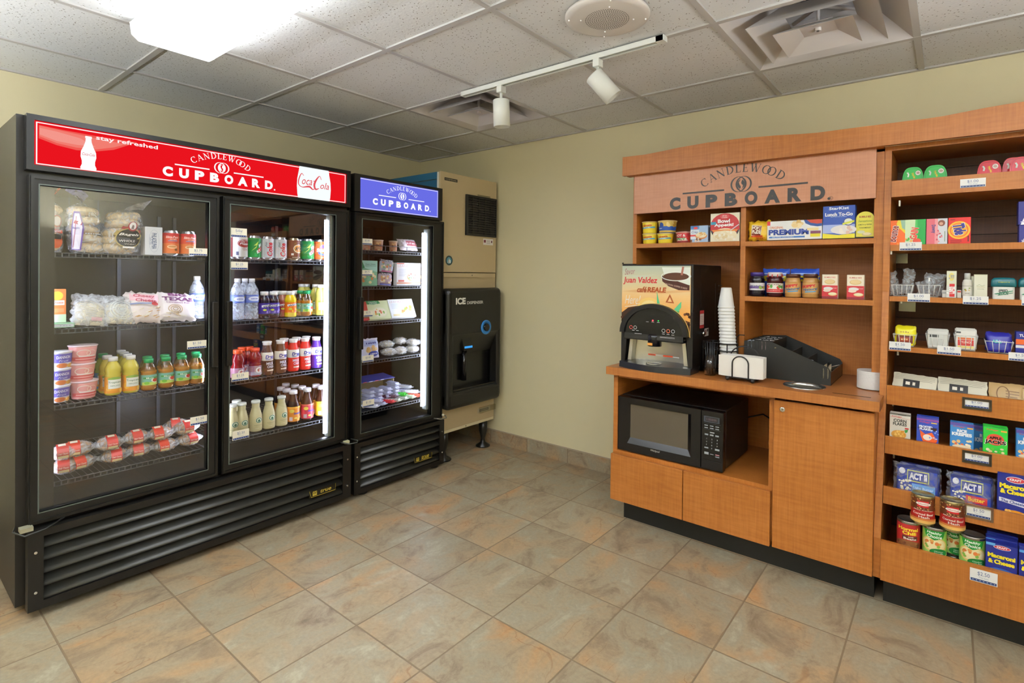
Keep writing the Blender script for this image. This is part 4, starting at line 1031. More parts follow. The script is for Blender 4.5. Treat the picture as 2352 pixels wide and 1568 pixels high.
# ---- shelf 2
y, w = spanx(118, 146, 700, 0, XP)
def art(n): n.rect(.3, .0, 1, .24, '#c8e2c0').ell(.6, .8, .26, .13, '#f2d34a').rect(.35, .52, .92, .66, '#f2f0e4').text('Cheese', .62, .6, .08, '#d8602c', .5).rect(.35, .30, .9, .42, '#e9a06a')
carton('cheese_packet', 'upright orange and yellow cheese packet at the cooler door frame', 'food packet', (XP-.05, y, S2+.02), w+.03, .03, .135, '#ee8a4a', art, R90)
y, w = spanx(118, 172, 738, 0, XP)
def art(n): n.rect(.1, .15, .96, .8, '#dfe8ea').text('~4', .6, .45, .35, '#b8c4cc', .5)
carton('food_tray', 'flat white and green tray lying at the front of the second shelf', 'food packet', (XP-.06, y, S2), w, .11, .018, '#9ad0a4', art, R90)
LATT = wood('noodle_cream', '#d8cfae', '#e9e2c8', '#f4f0e2', .6, 1.4)
def fill_pale(w, h, T):
    def f(b): pillow_mesh(b, w*.84, h*.72, T*.8, 4, LATT, 0, 1.6)
    return f
def art_w1(n):
    for i in range(9): n.line([(.16+.02*i, .66-.055*i), (.4, .72-.06*i), (.7, .62-.055*i), (.86, .52-.04*i)], .012, '#cfc5a4')
    n.rect(.5, .1, .8, .2, '#dcb8bc')
def art_w2(n):
    for r in (.34, .27, .2, .12): n.ring(.52, .45, r, r, .014, '#d4dad2')
    n.ell(.5, .44, .06, .05, '#c4ccc8')
def art_r(n):
    n.rect(.1, .66, .92, .9, '#eec0c8').text('Cheesy', .5, .82, .13, '#c0405c', .6, shear=.1, bold=.03).text('Cheese', .55, .68, .11, '#b83a5a', .6, bold=.03)
    q = random.Random(4)
    for i in range(22): x, z = q.uniform(.1, .9), q.uniform(.08, .52); n.line([(x, z), (x+.12, z+.05)], .022, ['#c89a5a', '#e8dcc0', '#f4efe0'][i % 3])
    n.poly([(.1, .55), (.8, .60), (.8, .56), (.1, .5)], '#7f8fb8').ell(.78, .56, .1, .06, '#c8484a')
def art_t(n):
    n.text('BIG', .5, .9, .13, '#7a3070', .5, bold=.05).text('TEXAS', .5, .73, .16, '#6f2a68', .82, bold=.05).text('Cinnamon Roll', .5, .6, .07, '#8a4a80', .62)
    q = random.Random(8)
    for r in (.16, .11, .06): n.ring(.42, .36, r*1.2, r, .02, '#b89668')
    for i in range(14): x, z = q.uniform(.08, .85), q.uniform(.05, .28); n.line([(x, z), (x+.13, z-.03)], .022, ['#f2ede2', '#d4bc94'][i % 2])
for i, (u1, u2, vt, lab, a, c, dx, gr) in enumerate((
    (166, 250, 684, 'clear bag of pale ridged noodles, first of the bags on the second shelf', art_w1, CLEARB, 0, None),
    (237, 318, 687, 'clear bag holding a coiled white pastry, between the noodles and a red-lettered bag', art_w2, CLEARB, 0, None),
    (290, 372, 680, 'bag of cheese pastries with red lettering on the second shelf', art_r, '#e8dcd6', 0, None),
    (352, 396, 684, 'bag of cinnamon rolls with purple lettering, mostly behind its twin', art_t, '#e9e0e0', -.035, None),
    (366, 452, 681, 'bag of cinnamon rolls with large purple lettering beside the water bottle', art_t, '#e9e0e0', 0, None))):
    y, w = spanx(u1, u2, 710, 0, XP); hh = (pz((u1+u2)/2, vt, 0, XP-.06)-S2)*1.22
    pouch('snack_bag', lab, 'snack bag', (XP-.018+dx, y, S2+.002), w*1.02, hh, .05, c, a, R90, -.42, .10, seed=20+i, jag=.012, fill=fill_pale(w, hh, .05) if not isinstance(c, str) else None)
WBP = [(.030, 0), (.033, .004), (.033, .02), (.0305, .03), (.033, .04), (.0305, .05), (.033, .06), (.0305, .07), (.033, .08), (.033, .118), (.0325, .135), (.029, .155), (.018, .178), (.0135, .188), (.0135, .198)]
WATER = film('water_bottle_plastic', '#e2eaf4', .34, .12)
def water(y, x, z, lab, sc=1.0, grp='water bottles in the coolers'):
    P = [(r*sc, q*sc) for r, q in WBP]
    def a(n): n.rect(.30, .15, .70, .85, '#7e94d8').ell(.5, .5, .14, .3, '#dfe6fa').text('~5', .5, .5, .22, '#3c55b0', .16).rect(.62, .6, .95, .85, '#e8e04a')
    t = bottle('water_bottle', lab, 'bottle', (x, y, z), P, WATER, (.0145*sc, .19*sc, .208*sc, '#eef0f4'), (.085*sc, .125*sc, '#5f78cc'), a, R90, grp)
    b = MB(); b.lathe([(.001, .004), (.029*sc, .004), (.029*sc, .15*sc), (.016*sc, .178*sc)], film('water_fill', '#c8d4e4', .30, .2), n=18); b.build('drink', t); return t
water(cy_(452, 700, .74), .74, S2, 'clear water bottle with a blue label, deep on the second shelf by the door edge')
# ---- shelf 3
def art_y(n): n.rect(.0, .35, 1, .95, '#6a5fc0').text('DANNON', .5, .72, .2, '#f2f0fa', .2, bold=.03).text('Fruit', .5, .48, .14, '#dcd8f4', .14, shear=.3).ell(.48, .16, .08, .16, '#e0824a').ell(.6, .14, .06, .13, '#e9b04a')
yy = cy_(139, 880); 
for k, lab in enumerate(('lowest purple and white yogurt cup of the stack by the frame', 'middle purple and white yogurt cup of the stack by the frame', 'topmost purple and white yogurt cup of the stack by the frame')):
    tub('yogurt_cup', lab, 'yogurt cup', (XP-.052, yy+.003*k, S3+k*.0685), .036, .041, .068, '#f0eef6', '#f6f6fa', art_y, R90, .2, 'stacked yogurt cups')
PINK = pane('pink_fruit_plastic', '#f4d8d8', 1.4, .08, .08)
def art_f(n): n.rect(.30, .12, .74, .36, '#d85a5c').ring(.46, .62, .09, .22, .05, '#f4e2d8').ring(.56, .60, .07, .2, .04, '#f2c9b8').rect(.4, .38, .62, .46, '#f6e8e4').rect(.36, .2, .68, .27, '#f0b0ae')
yy = cy_(198, 880)
for k, lab in enumerate(('lowest tub of pink fruit in its stack', 'middle tub of pink fruit in its stack', 'topmost tub of pink fruit in its stack')):
    t = tub('fruit_tub', lab, 'fruit tub', (XP-.06, yy+(.004, -.004, .002)[k], S3+k*.0745), .039, .048, .074, '#e7a09c', '#f2dade', art_f, R90, .1, 'stacked fruit tubs')
def juice(y, x, z, lab, grp, liquid='#cfc04a', capc='#f2f2f0', wrapc='#e79a2e', name='Tropicana', h=.157, R=.0295, spin=0, art=None):
    P = [(R*.86, 0), (R, .006), (R, .03*h/.175), (R*.95, .034*h/.175), (R*.97, .09*h/.175), (R, .095*h/.175), (R*.9, .104*h/.175), (R*1.0, .114*h/.175), (R*.97, .13*h/.175), (R*.7, .15*h/.175), (R*.56, .156*h/.175), (R*.56, h-.008)]
    def a(n):
        n.ell(.36, .35, .07, .2, '#f0b440').ell(.64, .15, .06, .16, '#f4c85a').ell(.5, .9, .16, .1, '#8ab04a').rect(.36, .28, .64, .84, '#f2f4ea').text(name, .5, .66, .15, '#2e6a3e', .27, bold=.01).text('100% JUICE', .5, .45, .1, '#6a8a6a', .18)
    return bottle('juice_bottle', lab, 'bottle', (x, y, z), P, liquid, (R*.60, h-.012, h+.006, capc), (.010, .088*h/.175, wrapc), art or a, R90, grp, spin)
G = 'yellow juice bottles with white caps'
for u, v, x, lab in ((259, 900, XP-.035, 'front yellow orange-juice bottle next to the pink fruit tubs'), (300, 895, XP-.035, 'front yellow orange-juice bottle next to the green-capped bottles'),
                     (246, 890, XP-.105, 'yellow juice bottle behind the one by the fruit tubs'), (292, 890, XP-.105, 'second in the file of yellow juice bottles'), (285, 885, XP-.175, 'third in the file of yellow juice bottles'), (278, 880, XP-.245, 'rearmost in the file of yellow juice bottles')):
    juice(cy_(u, v, x), x, S3, lab, G, spin=.08)
juice(cy_(236, 890, XP-.18), XP-.18, S3, 'green-capped juice bottle hidden behind the yellow ones', None, '#a8b84a', '#1e9a5c', '#5a90b8', 'Juice')
def art_ap(n): n.rect(.3, .0, .7, .3, '#c2d86a').ell(.58, .48, .10, .26, '#f2f0ea').ell(.58, .46, .07, .18, '#d8402e').rect(.33, .62, .72, .78, '#4aa050').text('Mott', .46, .70, .13, '#ffffff', .14).ell(.40, .22, .05, .14, '#7ac040').line([(.58, .6), (.62, .75)], .05, '#2e8a3e')
AMB = M('#c8934e', .12)
APC = pane('apple_bottle_plastic', '#ecd9b4', 1.4, .05, .07)
def apple(y, x, z, lab, grp, h=.136, spin=0, R=.0318):
    P = [(R*.88, 0), (R, .006), (R*.98, .02), (R*.96, .026), (R*.96, .072), (R, .078), (R*.98, .088), (R*.8, .108), (R*.58, .122), (R*.54, .126), (R*.54, h-.006)]
    return bottle('apple_juice_bottle', lab, 'bottle', (x, y, z), P, APC, (R*.60, h-.014, h+.004, '#159a5a'), (.024, .07, '#7fc0b0'), art_ap, R90, grp, spin, ('#d2a458', .086))
G = 'green-capped apple juice bottles in the coolers'
fr = ('front apple juice bottle next to the yellow juice', 'second front apple juice bottle along from the yellow juice', 'third front apple juice bottle along from the yellow juice', 'front apple juice bottle nearest the middle door frame')
bk = ('apple juice bottle behind the first one beside the yellow juice', 'apple juice bottle in the back row, second along', 'apple juice bottle in the back row, third along', 'apple juice bottle in the back row, nearest the middle frame')
for i, u in enumerate((341, 381, 418, 452)):
    apple(cy_(u, 888, XP-.036), XP-.036, S3, fr[i], G, spin=.15); apple(cy_(u-3, 880, XP-.12), XP-.12, S3, bk[i], G, spin=.15)
# ---- shelf 4: wrapped sandwiches
def sandwich(u, v, x, lab, seed, redside=0, name='bread'):
    p = at(u, v, 0, x); t = thing('wrapped_sandwich', lab, 'sandwich', (x, p[1], 0), R90+random.Random(seed).uniform(-.2, .2), 'wrapped sandwiches on the bottom shelf')
    lo = v > BOTTOM(u); z = S4+.004 if lo else S4+.062
    t.location[2] = z
    b = MB(); b.sphere((0, 0, .040), .041, M('#b98a4e', .6), 10, (1, .95, .42)); b.sphere((0, 0, .020), .040, M('#c79c62', .6), 10, (1, .95, .40)); b.build('bun', t)
    MB().lathe([(.039, .026), (.041, .030), (.039, .034)], M('#6a4226', .6), n=20).build('filling', t)
    b = MB(); bm = bmesh.new(); bmesh.ops.create_uvsphere(bm, u_segments=28, v_segments=14, radius=1)
    for q in bm.verts:
        c = q.co; k = 1+.10*noise.noise(c*3+Vector((seed, 0, 0)))+.06*noise.noise(c*8+Vector((0, seed, 0)))
        e = 1+.35*max(0, abs(c.x)-.75)/.25
        q.co = Vector((c.x*.048*k*e, c.y*.047*k, .030+c.z*.031*k*(1-.35*max(0, abs(c.x)-.7)/.3)))
    b.frombm(bm, CLEARB, True); b.build('wrapper', t)
    rc = ['#c8322e', '#c8443a', '#d0402a'][seed % 3]
    def mp(x_, z_, l): # over the front and top of the bun
        a = z_; r = .0335+l; return (x_, -.0505*cos(a)*(r/.0335), .032+r*1.02*sin(a))
    A = Art(mp, rough=.3, step=.0008); s0 = -.012+redside
    A.band(s0-.014, s0+.024, -.45, 1.45, rc, 10, 2); A.band(s0-.012, s0+.022, -.42, -.1, '#ead9a8', 3, 2); A.text('Deli Classic', s0+.005, .12, .2, '#f6d8cc', w=.032, bold=.02)
    A.band(s0-.008, s0+.016, 1.0, 1.3, '#e8e0c8', 3, 2); A.build(t)
    return t
def BOTTOM(u): return 1054-(u-140)*.128
SL = [('at the door-frame end, bottom layer', 150, 1085), ('bottom layer, second from the door-frame end', 186, 1075), ('in the middle of the bottom layer', 262, 1062), ('bottom layer, under the price tag side of the middle', 318, 1045), ('bottom layer, second from the tag end', 379, 1032), ('bottom layer, at the tag end', 432, 1020),
      ('top layer, at the door-frame end', 146, 1040), ('top layer, second from the door-frame end', 182, 1030), ('top layer, left of the middle', 250, 1022), ('top layer, in the middle', 313, 1008), ('top layer, second from the tag end', 369, 994), ('top layer, under the price tag', 425, 984)]
for i, (lab, u, v) in enumerate(SL): sandwich(u, v, XP-.045-.012*(i % 2), 'clear-wrapped sandwich with a red label, '+lab, i+1, redside=(.0, -.012, .01)[i % 3])
sandwich(405, 978, XP-.14, 'clear-wrapped sandwich lying behind the top layer near the price tag', 31)

# ---- right door
def art_dp(n): n.ring(.5, .68, .17, .2, .03, '#b0302e').ell(.5, .67, .15, .16, '#a82c2a').text('Dr', .46, .76, .11, '#ffffff', .08).text('Pepper', .51, .65, .12, '#ffffff', .24, bold=.03).ring(.52, .40, .08, .09, .012, '#b8504a').text('Diet', .52, .4, .08, '#8a3030', .1).rect(.3, .08, .36, .26, '#5a5f78')
def art_md(n): n.poly([(.32, .3), (.46, .62), (.38, .6), (.5, .86), (.44, .5)], '#d8ec6a').poly([(.44, .34), (.72, .70), (.72, .52), (.46, .18)], '#f0f4ee').text('Mtn', .56, .66, .17, '#e8f0ea', .16, rot=.5, bold=.03, shear=.3).text('DEW', .58, .46, .2, '#c8262c', .24, rot=.5, bold=.05, shear=.3).blobs(6, .3, .05, .8, .3, .03, ['#2fae5a', '#7fd07a'], 3)
def art_dc(n): n.rect(.34, .04, .36, .94, '#dfe1e3').text('Coke', .5, .44, .30, '#c8202a', .34, rot=R90, bold=.03, shear=.15).text('diet', .41, .70, .10, '#2a2a2a', .13, rot=R90, bold=.0, shear=.2)
def art_aw(n): n.rect(.0, .0, 1, .12, '#5f3018').ring(.52, .54, .15, .24, .05, '#f2e6d0').ell(.52, .54, .13, .20, '#d98a3a').text('A&W', .52, .54, .2, '#2e1a10', .22, bold=.05, shear=.2).rect(.32, .17, .38, .28, '#f2efe6').text('ROOT BEER', .5, .06, .06, '#f0d8b8', .3)
def art_sk(n): n.ell(.52, .62, .12, .22, '#6a58b0').ell(.50, .36, .14, .16, '#4a62b4').ell(.52, .48, .13, .16, '#ef6a2e').text('Sunkist', .5, .52, .2, '#e8f2ff', .36, bold=.04, shear=.15).text('orange', .52, .1, .06, '#fbe2c8', .16)
def soda(u, col, a, lab, spin=0, row=0, grp='soda cans on the top shelf', rim='#c9cbcd'):
    x = XP-.034-row*.072; return can('soda_can', lab, 'can', (x, cy_(u, 590, x), T1), .0335, .122, col, a, R90, spin, grp, rim)
soda(536, '#7a1f24', art_dp, 'dark red soda can, mostly hidden by the frame', 1.3, .6)
soda(552, '#e2e0dc', art_dp, 'white diet soda can with a red oval, under the 50 cent tag', .25, -.12)
soda(583, '#149244', art_md, 'green citrus soda can beside the white can', .3)
soda(613, '#c4c6c8', art_dc, 'silver diet cola can nearer the green can', .0)
soda(643, '#c4c6c8', art_dc, 'silver diet cola can nearer the brown can', .0)
soda(674, '#7f452a', art_aw, 'brown root beer can with a tan rim', .3, rim='#c9b896')
soda(706, '#149244', art_md, 'green citrus soda can beside the orange can', .1)
soda(734, '#ee5f2a', art_sk, 'orange soda can at the end of the row', .1)
for u, c, a, lab in ((600, '#c4c6c8', art_dc, 'silver can behind, seen between the green and first silver cans'), (632, '#c4c6c8', art_dc, 'silver can behind, seen between the two silver cans'), (690, '#149244', art_md, 'can behind the brown and second green cans'), (722, '#c4c6c8', None, 'silver can behind the orange can')): soda(u, c, a, lab, 0, 1)
# shelf 2
for u, x, lab in ((545, XP-.036, 'water bottle with a lavender label beside the door frame'), (578, XP-.036, 'water bottle with a lavender and yellow label next to the grape juice'), (562, XP-.11, 'water bottle behind the front two')):
    water(cy_(u, 725, x), x, T2, lab, 1.0)
def gjuice(u, v, x, z, lab, body, wrapc, capc, word, wc, grp, h=.138, R=.031, spin=0, extra=None):
    P = [(R*.9, 0), (R, .006), (R, .02), (R*.95, .026), (R*.95, .082), (R, .088), (R*.97, .096), (R*.72, .114), (R*.6, .12), (R*.6, h-.006)]
    def a(n):
        n.poly([(.34, .60), (.68, .72), (.68, .90), (.34, .80)], '#f2f2f4').text(word, .51, .755, .15, wc, .29, rot=.22, bold=.03).ell(.42, .36, .05, .09, '#cfd84a').blobs(5, .48, .1, .66, .4, .03, ['#8a7ad0', '#a890e0'] if 'p' in extra else ['#ffd23a', '#e8703a'], 5)
    return bottle('grape_juice_bottle' if 'p' in extra else 'fruit_juice_bottle', lab, 'bottle', (x, cy_(u, v, x), z), P, body, (R*.66, h-.018, h+.002, capc), (.024, .08, wrapc), a, R90, grp, spin)
G = 'juice bottles with tilted word labels'
gjuice(607, 720, XP-.034, T2, 'purple grape juice bottle next to the water', '#1c1026', '#3f2c8e', '#f0f0ee', 'Welch', '#2a2450', G, extra='p', spin=.15)
gjuice(628, 722, XP-.030, T2, 'purple grape juice bottle next to the red one', '#1c1026', '#4a32a0', '#f0f0ee', 'Welch', '#2a2450', G, extra='p', spin=-.1)
gjuice(634, 720, XP-.10, T2, 'grape juice bottle at the back, its white cap showing', '#1c1026', '#3f2c8e', '#f0f0ee', 'Welch', '#2a2450', G, extra='p')
gjuice(650, 722, XP-.07, T2, 'red-brown cranberry juice bottle behind the orange one', '#9a5a44', '#a03030', '#f0f0ee', 'Welch', '#3a2028', G, extra='r')
gjuice(667, 722, XP-.028, T2, 'yellow and orange juice bottle with a tilted white name', '#e8c818', '#ee7a1c', '#f0f0ee', 'Welch', '#223a6a', G, extra='o')
gjuice(679, 720, XP-.11, T2, 'dark juice bottle at the back, behind the orange one', '#3a2a20', '#7a8a3a', '#f0f0ee', 'Welch', '#223a6a', G, extra='o')
for u, x, lab in ((690, XP-.075, 'green-capped apple juice behind the front one, right cooler door'), (704, XP-.034, 'front green-capped apple juice in the right-hand cooler door'), (710, XP-.12, 'green-capped apple juice deepest in its file, right-hand door')):
    apple(cy_(u, 718, x), x, T2, lab, 'green-capped apple juice bottles in the coolers', spin=.1)
G = 'pale yellow juice bottles in the right door'
for u, x, lab in ((736, XP-.034, 'front pale yellow juice bottle by the light tube'), (724, XP-.10, 'pale yellow juice bottle just behind the front one by the light tube'), (704, XP-.20, 'pale yellow juice bottle behind the apple juice, nearer the light'), (692, XP-.20, 'pale yellow juice bottle behind the apple juice, nearer the oranges')):
    juice(cy_(u, 716, x), x, T2, lab, G, liquid='#d9d36a', wrapc='#e8c25a', spin=0, h=.168)
# shelf 3
def sport(u, v, x, lab):
    R = .032; h = .142
    P = [(R*.88, 0), (R, .006), (R, .05), (R*.86, .066), (R*.86, .074), (R*1.0, .086), (R*1.0, .098), (R*.8, .115), (R*.62, .122), (R*.62, h-.008)]
    def a(n): n.rect(.32, .0, .68, 1, '#b8b4c8').text('G', .5, .55, .62, '#f2eef2', .13, bold=.05).poly([(.5, .3), (.53, .55), (.51, .55), (.54, .85), (.48, .5), (.5, .5)], '#e0552e')
    return bottle('sports_drink_bottle', lab, 'bottle', (x, cy_(u, v, x), T3), P, '#8a1a22', (R*.68, h-.016, h+.004, '#f0582e'), (.008, .055, '#a8788c'), a, R90, 'red sports drinks with orange caps', .05)
for u, v, x, lab in ((546, 858, XP-.03, 'red sports drink with orange cap behind the price tag'), (586, 858, XP-.034, 'front red sports drink beside the chocolate milk'), (556, 855, XP-.11, 'red sports drink at the back, nearer the frame'), (572, 855, XP-.105, 'red sports drink at the back, nearer the milk')): sport(u, v, x, lab)
def milk(u, v, x, lab, c, c2, spin=.1):
    R = .029; h = .172
    P = [(R*.92, 0), (R, .005), (R, .055), (R*.98, .062), (R*1.04, .09), (R*1.0, .112), (R*.72, .138), (R*.66, .150), (R*.66, .160)]
    def a(n):
        n.A.band(-n.w/2, n.w/2, n.Z(.48), n.Z(.76), '#e9e6da', 6, 26); n.text('Deans', .52, .61, .12, '#33389a', .30, bold=.05, shear=.2).line([(.38, .52), (.55, .53), (.68, .57)], .02, '#33389a')
        n.text('MILK', .5, .38, .09, '#dfe2f4', .2, bold=.03).text('CHUG', .52, .27, .09, '#dfe2f4', .2, bold=.03).rect(.42, .12, .62, .17, c2)
    return bottle('milk_bottle', lab, 'bottle', (x, cy_(u, v, x), T3), P, c, (R*.72, .155, .174, '#f4f4f2', 1), (.002, .155, c), a, R90, 'flavoured milk bottles with flared white caps', spin)
for u, v, x, lab, c in ((613, 855, XP-.03, 'brown chocolate milk bottle beside the sports drinks', '#5c3a26'), (644, 852, XP-.03, 'brown chocolate milk bottle beside the red milk', '#5c3a26'), (673, 850, XP-.03, 'red milk bottle beside the brown one', '#de3222'), (700, 845, XP-.03, 'red milk bottle beside the violet one', '#de3222'), (726, 841, XP-.03, 'violet milk bottle by the light tube', '#5a35b0'),
                     (652, 850, XP-.095, 'red milk bottle behind the second brown one', '#de3222'), (680, 848, XP-.095, 'red milk bottle behind the front pair, middle of the row', '#de3222'), (703, 846, XP-.10, 'red milk bottle at the back, behind the violet one', '#de3222')): milk(u, v, x, lab, c, '#e8d8c8')
# shelf 4
def coffee(u, v, x, lab, lv=.1):
    R = .031; h = .158
    P = [(R*.9, 0), (R, .006), (R, .06), (R*.95, .08), (R*.7, .108), (R*.60, .125), (R*.62, h-.014), (R*.62, h-.008)]
    def a(n): n.ell(.5, .48, .085, .13, '#2f6b52').ell(.5, .48, .06, .09, '#cfe0c8').ell(.5, .46, .03, .06, '#2f6b52').ring(.5, .48, .085, .13, .012, '#e2ead2').text('frappuccino', .48, .26, .055, '#8a8a5a', .2, bold=0, shear=.2).text('COFFEE', .45, .12, .03, '#f4f2d8', .09)
    return bottle('coffee_drink_bottle', lab, 'bottle', (x, cy_(u, v, x), T4), P, '#cfc79a', (R*.70, h-.014, h, '#e6eadc'), (.004, .118, '#cdc596'), a, R90, 'bottled coffee drinks', lv)
for u, x, lab in ((533, XP-.036, 'cream coffee drink bottle cut by the door frame'), (555, XP-.034, 'cream coffee drink bottle behind the $2.50 tag'), (587, XP-.032, 'cream coffee drink bottle beside the $2.50 tag'), (617, XP-.032, 'cream coffee drink bottle in the middle of its row'), (646, XP-.032, 'cream coffee drink bottle beside the orange-label tea'), (543, XP-.11, 'cream coffee drink bottle behind the one at the tag')): coffee(u, 990, x, lab)
def tea(u, v, x, lab, lc, tc, spin=.2):
    R = .033; h = .176
    P = [(R*.9, 0), (R, .006), (R, .096), (R*.95, .106), (R*.62, .135), (R*.56, .15), (R*.56, h-.016)]
    def a(n): n.rect(.0, .9, 1, 1, tc).ell(.36, .72, .06, .12, '#f0d860').text('Snapple', .54, .55, .17, '#3f4aa8', .27, bold=.04, shear=.2, rot=.08).rect(.30, .06, .38, .32, '#d8c8d8').blobs(5, .45, .1, .7, .35, .035, [tc, '#f4e070'], 9)
    return bottle('tea_bottle', lab, 'bottle', (x, cy_(u, v, x), T4), P, '#3a1c12', (R*.64, h-.018, h+.002, '#f0f0f4'), (.012, .092, lc), a, R90, 'iced tea bottles with white caps', spin)
for u, v, x, lab, lc, tc in ((673, 975, XP-.03, 'iced tea bottle with an orange label beside the coffee drinks', '#e8902e', '#f4b84a'), (705, 968, XP-.03, 'iced tea bottle with a pink label', '#d84a5c', '#e87a6a'), (738, 960, XP-.03, 'iced tea bottle with a yellow-green label by the light tube', '#e2d83c', '#b8cc3a'),
    (658, 975, XP-.10, 'iced tea bottle behind the orange-label one', '#e8902e', '#f4b84a'), (693, 968, XP-.10, 'iced tea bottle behind the pink-label one', '#e8902e', '#f4b84a'), (725, 960, XP-.09, 'iced tea bottle behind the yellow-green one', '#e8902e', '#f4b84a'),
    (645, 972, XP-.165, 'iced tea bottle in the third row, nearer the coffee drinks', '#e8902e', '#f4b84a'), (677, 966, XP-.17, 'iced tea bottle in the third row, nearer the light', '#e8902e', '#f4b84a'), (656, 962, XP-.24, 'iced tea bottle deepest of all in its file', '#d84a5c', '#e87a6a')): tea(u, v, x, lab, lc, tc)

# ---- freezer
CUPM = pane('clear_tub_plastic', '#f0e6dc', 1.4, .08, .1)
def art(n): n.rect(.30, .4, .74, .62, '#8a4a30').text('~5', .52, .51, .16, '#f0d8c0', .24).blobs(9, .3, .05, .75, .35, .03, ['#c87a4a', '#e0c090', '#a8402e'], 2).blobs(6, .3, .66, .75, .9, .03, ['#c08050', '#d8a870'], 4)
for u, x, r, lab in ((841, XP-.04, .028, 'clear snack tub behind the $2.00 tag'), (868, XP-.04, .032, 'clear snack tub with red filling in the middle of the top freezer shelf'), (903, XP-.036, .027, 'clear snack tub beside the frozen bags'), (856, XP-.11, .032, 'clear snack tub at the back, between the front two')):
    tub('snack_tub', lab, 'tub', (x, cy_(u, 572, x), F1), r*.85, r, .068, '#b98a6a', '#c8b49a', art, R90, .2, 'clear snack tubs')
def art_fb(n): n.rect(.35, .3, .95, .75, '#b8606a').text('~5', .6, .52, .25, '#f6e8ea', .5).blobs(6, .05, .2, .3, .8, .05, ['#a89a98', '#d8cccc'], 3)
for i, (u, x, lab) in enumerate(((940, XP-.05, 'silver frozen bag with red print, front of the top freezer shelf'), (952, XP-.13, 'silver frozen bag behind the front one, top freezer shelf'))):
    pouch('frozen_bag', lab, 'frozen food', (x, cy_(u, 570, x), F1+.012), .15, .085, .04, '#cfc6cc', art_fb, R90, -.5, seed=50+i, jag=.008)
y, w = spanx(829, 868, 620, 0, XP)
def art(n): n.poly([(0, 1), (1, 1), (1, .55), (.6, .62), (.2, .72), (0, .9)], '#a8d8cc').poly([(0, .65), (0, 1), (.08, 1), (.25, .72)], '#1f8a5c').text('Classic Chicken', .58, .86, .05, '#2a6a54', .6).text('Linguini Parmesan', .58, .79, .045, '#2a6a54', .66).blobs(14, .1, .1, .9, .55, .08, ['#e8d8a8', '#f2e8c8', '#5a9a4a', '#d8905a'], 6)
carton('frozen_meal_box', 'upright frozen meal box with a green and mint front, beside the $4.75 tag', 'box', (XP-.02, y, F2), w, .03, .155, '#7fb898', art, R90, group='frozen meal boxes')
def art(n): n.rect(0, .86, 1, 1, '#23242e').text('TAI PEI', .5, .92, .09, '#f2f2f2', .7, bold=.03).blobs(14, .1, .2, .9, .8, .09, ['#8ab08a', '#d8c0a0', '#c87a5a', '#e8e0d0'], 12).rect(.1, .04, .9, .14, '#b04a7a')
def art2(n): n.rect(0, .86, 1, 1, '#23242e').text('TAI PEI', .5, .92, .09, '#f2f2f2', .7, bold=.03).blobs(14, .1, .2, .9, .8, .09, ['#d8a870', '#e8d8a8', '#c88a5a', '#e8e0d0'], 14).rect(.1, .03, .9, .14, '#3a4ab0')
y, w = spanx(876, 907, 600, 0, XP)
b1_ = pouch('frozen_meal_bag', 'lower dark-topped frozen meal bag with a blue foot', 'frozen food', (XP-.03, y-.008, F2), w, .082, .04, '#b9a4b0', art2, R90, 0, .08, seed=61, jag=.003, group='frozen meal bags')
pouch('frozen_meal_bag', 'upper dark-topped frozen meal bag with a pink foot', 'frozen food', (XP-.03, y+.004, F2+.083), w, .082, .04, '#a8a8b8', art, R90, 0, .08, seed=62, jag=.003, group='frozen meal bags')
def art_lc(n): n.rect(0, .94, .3, .98, '#d85a4a').text('LEAN', .22, .86, .10, '#e8a8a0', .34, bold=-.01).text('CUISINE', .66, .86, .12, '#c0506a', .52, bold=-.01).ell(.72, .38, .30, .22, '#d8a868').ell(.72, .40, .27, .18, '#f2ead8').blobs(14, .5, .28, .92, .52, .03, ['#c85a4a', '#6aa05a', '#e8d8b0'], 5).rect(0, .08, 1, .13, '#e08a5a').rect(.06, .16, .3, .24, '#d86a5a').lines(5, .08, .7, .4, .07, .02, '#c8ccd8')
y, w = spanx(913, 968, 620, 0, XP)
carton('frozen_meal_box', 'large white upright frozen pizza box with thin red capitals', 'box', (XP-.025, y, F2), w, .035, .148, '#f2f2f4', art_lc, R90, group='frozen meal boxes')
y, w = spanx(828, 851, 710, 0, XP)
def art(n): n.poly([(0, .0), (.9, 0), (.4, .85), (0, .95)], '#d83a3e').poly([(0, .3), (.6, .2), (.2, .6), (0, .6)], '#f2b8a0').rect(.5, .1, .95, .5, '#8a5a3a')
carton('frozen_meal_box', 'red leaning frozen meal box at the freezer door frame', 'box', (XP-.04, y, F3+.004), w+.03, .03, .12, '#b8402e', art, R90, -.35, 'frozen meal boxes')
y, w = spanx(858, 910, 710, 0, XP)
def art(n): n.poly([(.0, .82), (.0, 1), (.55, 1), (.62, .84), (.3, .78)], '#1e8a4c').text('Healthy', .3, .92, .08, '#f2f6ee', .4, shear=.2).text('Choice', .3, .84, .07, '#f2f6ee', .34, shear=.2).ell(.5, .36, .32, .27, '#e4e8c8').ell(.5, .36, .27, .22, '#f2ecd0').blobs(12, .3, .2, .7, .5, .05, ['#e0b85a', '#7ab04a', '#d8784a', '#f2e8c8'], 8)
carton('frozen_meal_box', 'tilted frozen meal box with a green corner logo and pasta bowl', 'box', (XP-.05, y, F3+.004), w, .03, .125, '#d9e2b0', art, R90, -.42, 'frozen meal boxes')
y, w = spanx(908, 964, 710, 0, XP)
